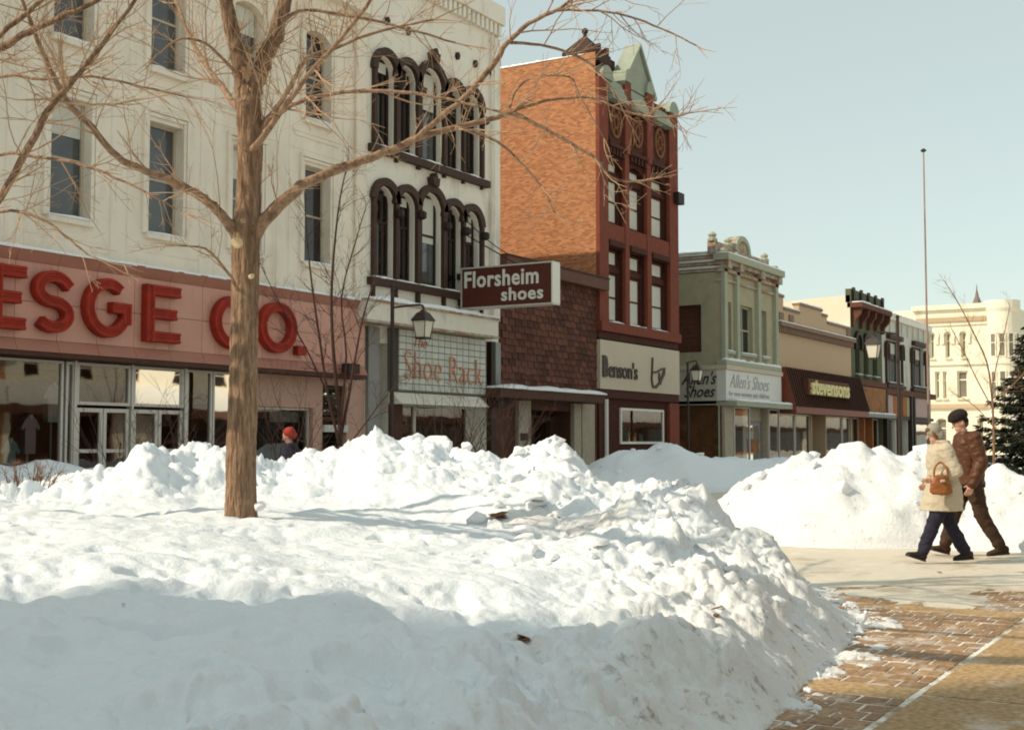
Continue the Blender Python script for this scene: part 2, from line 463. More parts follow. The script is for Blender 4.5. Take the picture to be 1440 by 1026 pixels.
# ------------------------------------------------------------------ ground, pavement
def snow_material():
    m = bpy.data.materials.new('snow_bank')
    m.use_nodes = True
    nt = m.node_tree
    b = nt.nodes['Principled BSDF']
    b.inputs['Roughness'].default_value = 0.6
    b.inputs['Specular IOR Level'].default_value = 0.25
    geo = nd(nt, 'ShaderNodeNewGeometry')
    at = nd(nt, 'ShaderNodeAttribute', attribute_name='dirt')
    n1 = nd(nt, 'ShaderNodeTexNoise'); n1.inputs['Scale'].default_value = 9; n1.inputs['Detail'].default_value = 8; n1.inputs['Roughness'].default_value = 0.7
    n2 = nd(nt, 'ShaderNodeTexNoise'); n2.inputs['Scale'].default_value = 1.1; n2.inputs['Detail'].default_value = 4
    nt.links.new(geo.outputs['Position'], n1.inputs['Vector'])
    nt.links.new(geo.outputs['Position'], n2.inputs['Vector'])
    r = nd(nt, 'ShaderNodeValToRGB')
    r.color_ramp.elements[0].position = 0.56; r.color_ramp.elements[1].position = 0.68
    r.color_ramp.elements[1].color = (.8, .8, .8, 1)
    nt.links.new(n1.outputs['Fac'], r.inputs['Fac'])
    mu = nd(nt, 'ShaderNodeMath', operation='MULTIPLY')
    nt.links.new(r.outputs['Color'], mu.inputs[0]); nt.links.new(at.outputs['Fac'], mu.inputs[1])
    base = nd(nt, 'ShaderNodeMix', data_type='RGBA')
    nt.links.new(n2.outputs['Fac'], base.inputs[0])
    base.inputs[6].default_value = (0.80, 0.85, 0.885, 1); base.inputs[7].default_value = (0.855, 0.885, 0.905, 1)
    tint_ = nd(nt, 'ShaderNodeMix', data_type='RGBA')
    mm = nd(nt, 'ShaderNodeMath', operation='MULTIPLY'); mm.inputs[1].default_value = 0.38
    nt.links.new(at.outputs['Fac'], mm.inputs[0]); nt.links.new(mm.outputs[0], tint_.inputs[0])
    nt.links.new(base.outputs[2], tint_.inputs[6]); tint_.inputs[7].default_value = (0.66, 0.58, 0.48, 1)
    mx = nd(nt, 'ShaderNodeMix', data_type='RGBA')
    nt.links.new(mu.outputs[0], mx.inputs[0])
    nt.links.new(tint_.outputs[2], mx.inputs[6]); mx.inputs[7].default_value = (0.20, 0.12, 0.07, 1)
    n5 = nd(nt, 'ShaderNodeTexNoise'); n5.inputs['Scale'].default_value = 16; n5.inputs['Detail'].default_value = 3
    nt.links.new(geo.outputs['Position'], n5.inputs['Vector'])
    r5 = nd(nt, 'ShaderNodeValToRGB'); r5.color_ramp.elements[0].position = 0.70; r5.color_ramp.elements[1].position = 0.80
    r5.color_ramp.elements[1].color = (.6, .6, .6, 1)
    nt.links.new(n5.outputs['Fac'], r5.inputs['Fac'])
    m5 = nd(nt, 'ShaderNodeMix', data_type='RGBA')
    nt.links.new(r5.outputs['Color'], m5.inputs[0]); nt.links.new(mx.outputs[2], m5.inputs[6]); m5.inputs[7].default_value = (0.33, 0.29, 0.26, 1)
    nt.links.new(m5.outputs[2], b.inputs['Base Color'])
    nb = nd(nt, 'ShaderNodeTexNoise'); nb.inputs['Scale'].default_value = 22; nb.inputs['Detail'].default_value = 8; nb.inputs['Roughness'].default_value = 0.65
    nt.links.new(geo.outputs['Position'], nb.inputs['Vector'])
    bu = nd(nt, 'ShaderNodeBump'); bu.inputs['Strength'].default_value = 0.6; bu.inputs['Distance'].default_value = 0.03
    nt.links.new(nb.outputs['Fac'], bu.inputs['Height']); nt.links.new(bu.outputs[0], b.inputs['Normal'])
    return m
M['snow_bank'] = snow_material()
def paver_material(name, c1, c2, dust=0.55, dust_w=0.06, dscale=1.6):
    m = bpy.data.materials.new(name)
    m.use_nodes = True
    nt = m.node_tree
    b = nt.nodes['Principled BSDF']
    b.inputs['Roughness'].default_value = 0.75
    b.inputs['Specular IOR Level'].default_value = 0.3
    geo = nd(nt, 'ShaderNodeNewGeometry')
    oi = nd(nt, 'ShaderNodeObjectInfo')
    mx = nd(nt, 'ShaderNodeMix', data_type='RGBA')
    nt.links.new(oi.outputs['Random'], mx.inputs[0])
    mx.inputs[6].default_value = rgba(c1); mx.inputs[7].default_value = rgba(c2)
    n1 = nd(nt, 'ShaderNodeTexNoise'); n1.inputs['Scale'].default_value = 25; n1.inputs['Detail'].default_value = 6
    nt.links.new(geo.outputs['Position'], n1.inputs['Vector'])
    mr = nd(nt, 'ShaderNodeMapRange'); mr.inputs[1].default_value = .3; mr.inputs[2].default_value = .7; mr.inputs[3].default_value = .6; mr.inputs[4].default_value = 1.3
    nt.links.new(n1.outputs['Fac'], mr.inputs[0])
    m2 = nd(nt, 'ShaderNodeMix', data_type='RGBA', blend_type='MULTIPLY'); m2.inputs[0].default_value = 1
    nt.links.new(mx.outputs[2], m2.inputs[6]); nt.links.new(mr.outputs[0], m2.inputs[7])
    n2 = nd(nt, 'ShaderNodeTexNoise'); n2.inputs['Scale'].default_value = dscale; n2.inputs['Detail'].default_value = 9; n2.inputs['Roughness'].default_value = 0.72
    mp = nd(nt, 'ShaderNodeMapping'); mp.inputs['Scale'].default_value = (1, 1.3, 1); mp.inputs['Rotation'].default_value = (0, 0, 0.5)
    nt.links.new(geo.outputs['Position'], mp.inputs[0]); nt.links.new(mp.outputs[0], n2.inputs['Vector'])
    r = nd(nt, 'ShaderNodeValToRGB'); r.color_ramp.elements[0].position = dust - dust_w; r.color_ramp.elements[1].position = dust + dust_w
    nt.links.new(n2.outputs['Fac'], r.inputs['Fac'])
    m3 = nd(nt, 'ShaderNodeMix', data_type='RGBA')
    mu = nd(nt, 'ShaderNodeMath', operation='MULTIPLY'); mu.inputs[1].default_value = 0.85
    nt.links.new(r.outputs['Color'], mu.inputs[0]); nt.links.new(mu.outputs[0], m3.inputs[0])
    nt.links.new(m2.outputs[2], m3.inputs[6]); m3.inputs[7].default_value = (0.80, 0.77, 0.72, 1)
    nt.links.new(m3.outputs[2], b.inputs['Base Color'])
    bu = nd(nt, 'ShaderNodeBump'); bu.inputs['Strength'].default_value = 0.4; bu.inputs['Distance'].default_value = 0.01
    nt.links.new(n1.outputs['Fac'], bu.inputs['Height']); nt.links.new(bu.outputs[0], b.inputs['Normal'])
    return m
M['paver'] = paver_material('paver', (0.40, 0.245, 0.13), (0.27, 0.16, 0.082), 0.60, 0.09)
M['paving_slab'] = paver_material('paving_slab', (0.47, 0.31, 0.15), (0.41, 0.265, 0.125), 0.66, 0.12, 1.4)
M['joint_snow'] = mat('joint_snow', (0.80, 0.77, 0.70), var=0.15, vs=6, bump=0.3, c2=(0.30, 0.21, 0.12), c2s=3.2, c2t=0.52, c2w=.07)
M['packed_snow'] = mat('packed_snow', (0.66, 0.595, 0.48), var=0.1, vs=2.5, bump=0.5, bs=9, rough=0.6, c2=(0.42, 0.31, 0.19), c2s=0.7, c2t=0.60, c2w=0.07)
M['ground'] = mat('ground', (0.72, 0.70, 0.66), var=0.1, vs=1.0, bump=0.4, bs=3, c2=(0.42, 0.38, 0.33), c2s=0.25, c2t=0.6)

MB().quad((-250, -200, -0.03), (700, -200, -0.03), (700, 500, -0.03), (-250, 500, -0.03)).build('ground', M['ground'], kind='structure')
# cleared strip of wet dark paving in front of the shops
MB().quad((18, 12.2, -0.02), (130, 12.2, -0.02), (130, 15.2, -0.02), (18, 15.2, -0.02)).build('path', M['asphalt_wet'], kind='structure')

pave = thing('brick_pavement', None, None)
tag(pave, kind='structure')
MB().cube(2.4, 17.0, -6.5, 6.5, -0.026, -0.004).build('joint_snow', M['joint_snow'], pave)
LX, LY = 0.212, 0.162
bm = MB().cube(-LX / 2 + .008, LX / 2 - .008, -LY / 2 + .006, LY / 2 - .006, -0.02, 0.001)
bme = bm.mesh('brick')
tmp = bmesh.new(); tmp.from_mesh(bme)
bmesh.ops.bevel(tmp, geom=[e for e in tmp.edges if all(v.co.z > -0.001 for v in e.verts)], offset=0.005, segments=1, affect='EDGES')
tmp.to_mesh(bme); tmp.free()
bme.materials.append(M['paver'])
bands = [-0.02, 3.65, 7.48, 11.31, 15.1]
cells = []
for i in range(len(bands) - 1):
    x0, x1 = bands[i] + 0.18, bands[i + 1] - 0.18
    nrow = int(round((x1 - x0) / LX)); lx = (x1 - x0) / nrow
    for a in range(nrow):
        x = x0 + (a + .5) * lx
        if a % 2: cells.append((False, 99.0, x, 1.80 + LY * .25))
        for k in range(30):
            y = 1.80 + LY * (k + (0.5 if a % 2 == 0 else 1.0))
            if y + LY / 2 > 6.4: continue
            p = Vector((x, y, 0))
            d, r = p.dot(FW), p.dot(RT)
            inview = d > 5.9 and abs(r / d) < 0.43 and r > 0.9 + (d - 6.3) * .31 and x < 13
            cells.append((not inview, d, x, y))
cells.sort()
rest = MB()
for n, (hid, d, x, y) in enumerate(cells):
    dz = rnd.uniform(-0.004, 0.002)
    if y < 1.85 or False:
        rest.cube(x - LX / 2 + .013, x + LX / 2 - .013, y - LY * .25 + .006, y + LY * .25 - .009, -0.02, 0.001)
    elif n < 300:
        o = link('brick', bme, None, pave, loc=(x, y, dz))
        o.rotation_euler = (rnd.uniform(-.012, .012), rnd.uniform(-.012, .012), rnd.uniform(-.02, .02))
    else:
        rest.cube(x - LX / 2 + .008, x + LX / 2 - .008, y - LY / 2 + .006, y + LY / 2 - .006, -0.02, dz)
rest.build('bricks', M['paver'], pave, kind='stuff')
# concrete bands across the brick and slabs beside it
for i, xb in enumerate(bands):
    for k in range(3):
        y0 = 1.80 + k * 1.55
        MB().cube(xb - 0.165, xb + 0.165, y0 + .012, y0 + 1.538, -0.02, 0.001).build('paving_slab', M['paving_slab'], pave)
for i in range(len(bands) - 1):
    for h in range(2):
        for k in range(3):
            xa, xb = bands[i], bands[i + 1]
            w = (xb - xa) / 2
            y1 = 1.765 - k * 1.9
            MB().cube(xa + h * w + .018, xa + (h + 1) * w - .018, y1 - 1.88, y1, -0.02, 0.001 + rnd.uniform(-.002, .002)).build('paving_slab', M['paving_slab'], pave)

# trampled snow that covers the street beyond the cleared brick
def packed():
    mb = MB()
    nx, ny = 150, 90
    for j in range(ny + 1):
        for i in range(nx + 1):
            d = 10.2 + (60 - 10.2) * (i / nx) ** 1.8
            r = -4 + (j / ny) * (10 + d * 0.55)
            v = rd(r, d)
            e = 11.9 + 0.55 * math.sin(r * 1.1 + 1) - 0.25 * (r - 3.5)
            if r < 2.2: e = 0
            s = min(1, max(-1, (d - e) / 1.1))
            n1 = noise.fractal(Vector((v.x * 0.9, v.y * 0.9, 0)), 0.8, 2.1, 4)
            n2 = noise.fractal(Vector((v.x * 3.5, v.y * 3.5, 5)), 0.8, 2.1, 3)
            z = 0.012 * s + 0.020 * n1 + 0.009 * n2 - 0.004
            z = min(z, 0.03)
            mb.v.append((v.x, v.y, z))
    for j in range(ny):
        for i in range(nx):
            a = j * (nx + 1) + i
            q = (a, a + 1, a + nx + 2, a + nx + 1)
            if max(mb.v[t][2] for t in q) > -0.008: mb.f.append(q)
    return mb
packed().build('packed_snow', M['packed_snow'], smooth=True, kind='structure')

# ------------------------------------------------------------------ snow banks
def interp(x, pts):
    xs = [p[0] for p in pts]; ys = [p[1] for p in pts]
    return np.interp(x, xs, ys)
def seg_dist(R, Dd, poly):
    best = np.full(R.shape, 1e9)
    for (ax, ay), (bx, by) in zip(poly, poly[1:] + poly[:1]):
        dx, dy = bx - ax, by - ay
        t = np.clip(((R - ax) * dx + (Dd - ay) * dy) / (dx * dx + dy * dy), 0, 1)
        best = np.minimum(best, np.hypot(R - ax - t * dx, Dd - ay - t * dy))
    inside = np.zeros(R.shape, bool)
    j = len(poly) - 1
    for i in range(len(poly)):
        xi, yi = poly[i]; xj, yj = poly[j]
        c = ((yi > Dd) != (yj > Dd)) & (R < (xj - xi) * (Dd - yi) / (yj - yi + 1e-12) + xi)
        inside ^= c
        j = i
    return np.where(inside, best, -best)
CREST = [  # photo column, row of the ridge top, distance of the ridge
    (-160, 690, 15), (0, 688, 15), (60, 686, 15), (105, 676, 15), (118, 668, 14.6), (150, 658, 14.2), (175, 648, 14.2), (195, 630, 14.2), (207, 626, 14.2), (222, 636, 14.2),
    (250, 634, 14.6), (275, 629, 15), (305, 627, 15), (335, 634, 15.2), (362, 652, 15.4), (385, 648, 15.6), (405, 640, 15.8), (430, 628, 15.8),
    (470, 628, 16), (500, 615, 16), (530, 604, 16), (560, 613, 16), (578, 612, 15.8), (610, 616, 15.7), (640, 632, 15.6), (660, 634, 15.5), (690, 640, 15.4), (705, 652, 15.2),
    (730, 645, 15), (758, 634, 14.8), (775, 629, 14.7), (800, 632, 14.6), (822, 652, 14.4), (850, 678, 14), (880, 684, 13.6), (905, 682, 13.5),
    (940, 680, 13.3), (965, 690, 13.0), (985, 702, 12.8), (1000, 722, 12.6), (1030, 750, 12.2), (1060, 765, 11.9), (1090, 772, 11.6), (1110, 800, 11.4), (1150, 826, 11.2), (1200, 860, 11.0)]
CRU = [((px - 720) / FOC, at_d(px, py, d).z, d) for px, py, d in CREST]
TOE = [(-1.3, 0.6), (-.5, 2.4), (0.1, 4.0), (0.5, 4.84), (1.22, 6.33), (1.75, 7.7), (2.33, 9.0), (2.72, 10.1), (2.95, 11.3), (2.95, 12.6), (2.7, 14.2), (2.3, 16), (1.4, 18), (-1, 19.2), (-4, 19.0), (-9, 18.0), (-16, 18), (-16, 0.6)]
def cell_plates(p, scale, seed):
    """tilted broken plates: per-cell height and slope"""
    q = Vector((p[0] * scale + seed, p[1] * scale - seed, seed * 1.7))
    dist, pts = noise.voronoi(q)
    c = pts[0]
    h = noise.cell_vector(c * 7.13)
    off = q - c
    return (h.x * 0.8 + (off.x * (h.y - .5) + off.y * (h.z - .5)) * 1.8), dist[1] - dist[0]
def snow_main():
    nu, nv = 720, 880
    us = np.linspace(-0.80, 0.335, nu)
    ds = 1.3 * (20.0 / 1.3) ** np.linspace(0, 1, nv)
    U, Dd = np.meshgrid(us, ds)
    R = U * Dd
    h4 = interp(U, [(-.47, .66), (-.40, .62), (-.25, .54), (-.1, .46), (0, .36), (.1, .25), (.3, .1)])
    h7 = interp(U, [(-.47, .84), (-.40, .80), (-.21, .74), (-.07, .62), (.04, .48), (.11, .47), (.16, .46), (.25, .4)])
    h11 = interp(U, [(-.47, .84), (-.40, .82), (-.21, .80), (-.07, .70), (.0, .62), (.08, .60), (.15, .56), (.21, .50), (.28, .4)])
    hc = interp(U, [(u, h) for u, h, d in CRU])
    dc = interp(U, [(u, d) for u, h, d in CRU])
    H = np.where(Dd < 4, h4, np.where(Dd < 7, h4 + (h7 - h4) * ((Dd - 4) / 3), np.where(Dd < 11, h7 + (h11 - h7) * ((Dd - 7) / 4), h11)))
    # the ridge: steep in front, falling away behind
    wf = interp(U, [(-.47, 1.8), (-.3, 1.1), (-.2, 1.3), (-.1, 2.4), (0.0, 2.2), (.05, 1.9), (.1, 1.6), (.2, .8)])
    x = Dd - dc
    rise = np.where(x < 0, np.exp(-(x / wf) ** 2), np.exp(-(x / 1.5) ** 2))
    base = np.where(x > 0, H * np.exp(-(np.maximum(x, 0) / 2.2) ** 2), H)
    H = base * (1 - rise) + (hc - .05) * rise
    # individual humps
    for px, py, d, dh, w in [(250, 960, 4.6, .10, .42), (560, 930, 5.4, .07, .5), (440, 850, 6.6, .05, .5), (880, 830, 9.2, .13, .8), (930, 800, 9.9, .10, .6),
                             (780, 700, 12.7, .22, .7), (620, 690, 13.3, .10, .8), (690, 690, 12.4, .10, .4), (880, 745, 11.4, .12, .4), (960, 720, 12.0, .14, .35), (740, 890, 7.2, .10, .5), (300, 800, 8.0, .05, .9),
                             (560, 720, 12, -.08, .5), (120, 830, 6.6, .07, .55), (640, 900, 6.2, -.06, .35), (380, 990, 4.4, .07, .3), (100, 960, 4.6, -.06, .3), (480, 1000, 4.6, -.05, .25), (650, 970, 5.4, .06, .35), (330, 880, 5.9, -.05, .3), (830, 770, 10.8, -.10, .35), (800, 880, 7.4, -.10, .35), (140, 900, 5.6, .05, .5)]:
        c = at_d(px, py, d)
        r0 = c.dot(RT)
        H += dh * np.exp(-((R - r0) ** 2 + (Dd - d) ** 2) / w ** 2)
    s = seg_dist(R, Dd, TOE)
    edge = 0.62 + 0.12 * np.sin(Dd * 2.3) + 0.08 * np.sin(Dd * 5.1 + 1)
    fall = 1 - (1 - np.clip(s / edge, 0, 1)) ** 1.7
    ridge_amt = np.clip(rise * 1.2, 0, 1)
    flank_amt = np.clip(1.2 - s / 1.3, 0, 1) * (Dd > 3)
    right = np.clip((U + 0.0) / 0.10, 0, 1) * np.clip((Dd - 7.6) / 1.6, 0, 1)
    rough = np.clip(0.03 + 0.9 * ridge_amt + 0.8 * flank_amt + 0.8 * right, 0, 1.0)
    X = FW.x * Dd + RT.x * R
    Y = FW.y * Dd + RT.y * R
    Hf = H.ravel().copy(); Xf, Yf, Rf = X.ravel(), Y.ravel(), rough.ravel()
    NEAR = np.clip((7.4 - Dd) / 1.8, 0, 1).ravel()
    for i in range(len(Hf)):
        px, py = Xf[i], Yf[i]
        a = Rf[i]
        p1, e1 = cell_plates((px, py), 1.5, 3.3)
        p2, e2 = cell_plates((px + p1 * .1, py), 3.7, 9.1)
        p3, e3 = cell_plates((px, py + p2 * .05), 8.5, 5.1)
        v = noise.fractal(Vector((px * 0.8, py * 0.8, 1)), 0.9, 2.0, 4) * 0.07
        v += noise.fractal(Vector((px * 1.9, py * 1.9, 4)), 0.9, 2.0, 3) * 0.02
        v += noise.fractal(Vector((px * 5, py * 5, 3)), 0.8, 2.1, 4) * 0.012 * (0.4 + a)
        # broken blocks: rounded lumps with sharp creases between them, and tilted plates
        b1 = abs(noise.noise(Vector((px * 1.35 + 3, py * 1.35, 2)))); b2 = abs(noise.noise(Vector((px * 3.1, py * 3.1 + 7, 4))))
        b3 = abs(noise.noise(Vector((px * 7.0 + 1, py * 7.0, 6)))); b4 = abs(noise.noise(Vector((px * 15, py * 15, 9))))
        v += a * ((p1 - .4) * 0.17 * min(1, e1 * 12) + (p2 - .4) * 0.10 * min(1, e2 * 10) + (p3 - .4) * 0.045 * min(1, e3 * 8))
        v += a * ((b1 - .2) * 0.16 + (b2 - .2) * 0.10 + (b3 - .2) * 0.06 + (b4 - .2) * 0.026)
        nr = NEAR[i]
        v += (1 - a) * ((b1 - .2) * .10 * nr + (b2 - .2) * (0.03 + .05 * nr) + (b3 - .2) * (0.012 + .02 * nr))
        if nr > 0:
            hh = noise.noise(Vector((px * 3.3 + 20, py * 3.3, 3)))
            if hh > .30: v -= nr * min(.07, (hh - .30) * .38)
        # foot holes and dents in the soft snow
        dn = noise.fractal(Vector((px * 2.2, py * 2.2, 8)), 0.9, 2.2, 3)
        if dn > 0.30: v -= min(.06, (dn - 0.30) * 0.20) * (1 - a * .6)
        Hf[i] += v
    H = Hf.reshape(H.shape) * fall - 0.03 * (fall <= 0)
    H = np.where(s < 0, np.minimum(H, -0.05), H)
    # granular slush spilled over the paving at the foot of the bank
    sk = np.zeros(H.shape)
    m = (s <= 0.06) & (s > -0.42) & (R > 0.2) & (Dd < 13.5)
    for j, i in zip(*np.nonzero(m)):
        q = Vector((X[j, i] * 6, Y[j, i] * 6, 2))
        sk[j, i] = 0.008 + 0.03 * noise.fractal(q, .8, 2.1, 4) + 0.03 * noise.fractal(q * .25, .9, 2, 2) + 0.085 * s[j, i]
    H = np.where(m, np.maximum(H, np.where(sk > 0, sk, -0.05)), H)
    return us, ds, U, Dd, R, X, Y, H, s, flank_amt
us_, ds_, U_, D_, R_, X_, Y_, H_, S_, FL_ = snow_main()
def grid_mesh(X, Y, H, keep, dirt):
    nv, nu = X.shape
    idx = np.arange(nu * nv).reshape(nv, nu)
    f = np.stack([idx[:-1, :-1], idx[:-1, 1:], idx[1:, 1:], idx[1:, :-1]], -1).reshape(-1, 4)
    k = keep.ravel()
    f = f[k[f].any(1)]
    me = bpy.data.meshes.new('snow')
    co = np.stack([X.ravel(), Y.ravel(), H.ravel()], -1)
    used = np.zeros(len(co), bool); used[f.ravel()] = True
    remap = np.cumsum(used) - 1
    me.from_pydata(co[used].tolist(), [], remap[f].tolist())
    me.polygons.foreach_set('use_smooth', [True] * len(me.polygons))
    a = me.attributes.new('dirt', 'FLOAT', 'POINT')
    a.data.foreach_set('value', dirt.ravel()[used].astype(np.float32))
    return me
def snow_h(r, d):
    u = r / d
    i = int(np.clip(np.searchsorted(us_, u), 1, len(us_) - 1)); j = int(np.clip(np.searchsorted(ds_, d), 1, len(ds_) - 1))
    return float(H_[j, i])
dirt_ = np.clip(FL_ * 1.0 * np.clip((U_ - 0.02) / 0.08, 0, 1), 0, 1)
for px, py, d, w in [(745, 735, 11.6, .35), (835, 745, 11.3, .35), (1000, 720, 12.3, .3), (940, 700, 12.8, .25), (420, 835, 7.2, .12), (735, 915, 6.2, .12)]:
    c = at_d(px, py, d); r0 = c.dot(RT)
    dirt_ = np.maximum(dirt_, 1.3 * np.exp(-((R_ - r0) ** 2 + (D_ - d) ** 2) / w ** 2))
bank = thing('snow_bank', 'largest snow bank, heaped round the trunk of the big bare tree', 'snow bank', (rd(-1, 9)), 'ploughed snow banks')
def rel(me, root):
    off = root_loc(root)
    me.transform(Matrix.Translation(-off))
    return me
def lump_mesh(seed):
    rg = random.Random(seed)
    b = bmesh.new()
    ax = (rg.uniform(.8, 1.2), rg.uniform(.6, 1.0), rg.uniform(.45, .8))
    for i in range(14):
        v = Vector((rg.gauss(0, 1), rg.gauss(0, 1), rg.gauss(0, 1))).normalized()
        b.verts.new((v.x * ax[0], v.y * ax[1], v.z * ax[2]))
    r = bmesh.ops.convex_hull(b, input=b.verts)
    bmesh.ops.delete(b, geom=[g for g in r['geom_interior'] if isinstance(g, bmesh.types.BMVert)], context='VERTS')
    bmesh.ops.bevel(b, geom=b.edges[:], offset=0.09, segments=1, affect='EDGES', clamp_overlap=True)
    bmesh.ops.triangulate(b, faces=b.faces[:])
    bmesh.ops.subdivide_edges(b, edges=b.edges[:], cuts=1)
    for v in b.verts:
        n = noise.fractal(v.co * 2.6 + Vector((seed, 0, 0)), .9, 2, 3)
        v.co *= 1 + 0.09 * n
    me = bpy.data.meshes.new('snow_lump')
    b.to_mesh(me); b.free()
    me.polygons.foreach_set('use_smooth', [True] * len(me.polygons))
    me.materials.append(M['snow'])
    return me
LUMPS = [lump_mesh(s) for s in range(9)]
link('drift', rel(grid_mesh(X_, Y_, H_, (S_ > -0.42), dirt_), bank), M['snow_bank'], bank)
def lump(parent, r, d, z, size, k=None, flat=1.0, sink=0.25, rot=None):
    o = link('snow_lump', LUMPS[rnd.randrange(len(LUMPS)) if k is None else k], None, parent)
    p = rd(r, d, z + size * (0.5 - sink)) - root_loc(parent)
    o.location = p
    o.scale = (size, size * rnd.uniform(.75, 1.0), size * flat)
    o.rotation_euler = rot or (rnd.uniform(-.4, .4), rnd.uniform(-.4, .4), rnd.uniform(0, 6.28))
    return o
# the blocks that stand out on the ridge
for px, py, d, size, fl in [(585, 622, 15.7, .21, .8), (612, 626, 15.6, .25, .8), (632, 630, 15.5, .16, .9), (656, 628, 15.4, .13, 1.0), (660, 640, 15.2, .19, .9),
                            (772, 646, 14.5, .26, 1.0), (792, 650, 14.4, .22, 1.0), (765, 668, 14.2, .2, .9), (720, 655, 14.8, .17, .9), (918, 684, 13.3, .15, 1.2), (905, 698, 13.1, .2, .8), (948, 696, 12.9, .15, .8),
                            (975, 700, 12.8, .13, 1.1), (1000, 720, 12.5, .10, .9), (1016, 728, 12.4, .07, .9), (1078, 786, 11.5, .10, 1.2), (1062, 800, 11.3, .12, 1.0), (1138, 836, 11.0, .05, 1.2), (1122, 834, 11.0, .06, 1.0),
                            (200, 646, 14.0, .17, 1.0), (128, 684, 14.4, .15, .8), (165, 686, 14.0, .13, .7), (265, 640, 14.6, .16, .8), (530, 618, 15.9, .22, .7), (470, 640, 15.7, .2, .7), (430, 640, 15.6, .18, .8), (362, 712, 10.9, .07, 1.0),
                            (850, 690, 13.7, .2, .7), (870, 705, 13.3, .22, .7), (700, 670, 14.4, .2, .7), (830, 700, 13.4, .2, .8), (985, 735, 12.2, .16, .7), (1030, 775, 11.7, .14, .8)]:
    p = at_d(px, py, d)
    lump(bank, p.dot(RT), d, p.z, size, flat=fl, sink=.5)
n = 0
while n < 170:
    u = rnd.uniform(-.05, .24); d = rnd.uniform(8.5, 14.5)
    r = u * d
    h = snow_h(r, d)
    if h < 0.1: continue
    lump(bank, r, d, h, rnd.choice([.03, .04, .05, .06, .08, .11, .14]), flat=rnd.uniform(.6, 1), sink=.45)
    n += 1
for i in range(45):   # crumbs at the foot of the bank, on the bricks
    d = rnd.uniform(6.4, 12.3); r = float(np.interp(d, [p[1] for p in TOE[4:10]], [p[0] for p in TOE[4:10]])) + abs(rnd.gauss(0, .10)) - .05
    lump(bank, r, d, max(0, snow_h(r, d)), rnd.choice([.012, .018, .025, .035]), sink=.4)

def ridge_bank(name, label, path, width, seed, mat_, dirtv=0.1, step=0.12, amp=1.0, hscale=1.0, n_lumps=20):
    """a long ploughed bank: path of (X, Y, crest height)"""
    root = thing(name, label, 'snow bank', path[len(path) // 2][:2] + (0,), 'ploughed snow banks')
    Q = [Vector(p) for p in path]; sm = []
    for i in range(len(Q) - 1):
        p0, p1, p2, p3 = Q[max(i - 1, 0)], Q[i], Q[i + 1], Q[min(i + 2, len(Q) - 1)]
        for j in range(8):
            t = j / 8
            sm.append(0.5 * ((2 * p1) + (p2 - p0) * t + (2 * p0 - 5 * p1 + 4 * p2 - p3) * t * t + (3 * p1 - p0 - 3 * p2 + p3) * t ** 3))
    sm.append(Q[-1])
    path = [tuple(p) for p in sm]
    P = [Vector((x, y, 0)) for x, y, h in path]
    NR = []
    for i in range(len(P)):
        a = (P[min(i + 10, len(P) - 1)] - P[max(i - 10, 0)]).normalized()
        NR.append(Vector((-a.y, a.x, 0)))
    L = [0]
    for a, b in zip(P, P[1:]): L.append(L[-1] + (b - a).length)
    ns = max(12, int(L[-1] / step)); nt_ = 90
    X = np.zeros((ns, nt_)); Y = X.copy(); H = X.copy()
    for i in range(ns):
        l = L[-1] * i / (ns - 1)
        k = min(len(P) - 2, max(j for j in range(len(L)) if L[j] <= l + 1e-9))
        t = (l - L[k]) / (L[k + 1] - L[k])
        c = P[k].lerp(P[k + 1], t)
        h = hscale * (path[k][2] * (1 - t) + path[k + 1][2] * t)
        nr = NR[k].lerp(NR[k + 1], t).normalized()
        endf = min(1, l / 1.5, (L[-1] - l) / 1.5)
        for j in range(nt_):
            s = (j / (nt_ - 1) - .5) * 2
            w = width * (0.9 + 0.2 * noise.noise(Vector((l * .4, s, seed))))
            q = c + nr * (s * w)
            z = h * max(0, 1 - abs(s) ** 1.6) ** 0.9
            p1, e1 = cell_plates((q.x, q.y), 1.1, seed); p2, e2 = cell_plates((q.x, q.y), 2.8, seed + 2)
            z *= 1 + 0.16 * noise.fractal(Vector((q.x * .7, q.y * .7, seed)), .9, 2, 4)
            z += amp * max(0, 1 - abs(s)) ** .5 * ((p1 - .4) * .20 * min(1, e1 * 4) + (p2 - .4) * .11 * min(1, e2 * 4) + (abs(noise.noise(Vector((q.x * 1.2, q.y * 1.2, seed)))) - .2) * .30 + (abs(noise.noise(Vector((q.x * 3, q.y * 3, seed)))) - .2) * .16 + (abs(noise.noise(Vector((q.x * 7, q.y * 7, seed)))) - .2) * .07 + .02 * noise.fractal(Vector((q.x * 5, q.y * 5, seed)), .8, 2, 3))
            if abs(s) > .97: z = -0.05
            X[i, j], Y[i, j], H[i, j] = q.x, q.y, z * max(0.0, endf) ** .5 - (0.03 if endf < .02 else 0)
    me = grid_mesh(X, Y, H, np.ones(X.shape, bool), np.full(X.shape, dirtv))
    link('drift', rel(me, root), mat_, root)
    rg = random.Random(seed)
    for n in range(n_lumps):
        i, j = rg.randrange(6, ns - 6), rg.randrange(12, nt_ - 12)
        v = Vector((X[i, j], Y[i, j], 0))
        lump(root, v.dot(RT), v.dot(FW), H[i, j], rg.choice([.06, .09, .12, .17]), sink=.45)
    return root
def pth(l):
    out = []
    for px, py, d in l:
        p = at_d(px, py, d)
        out.append((p.x, p.y, p.z))
    return out
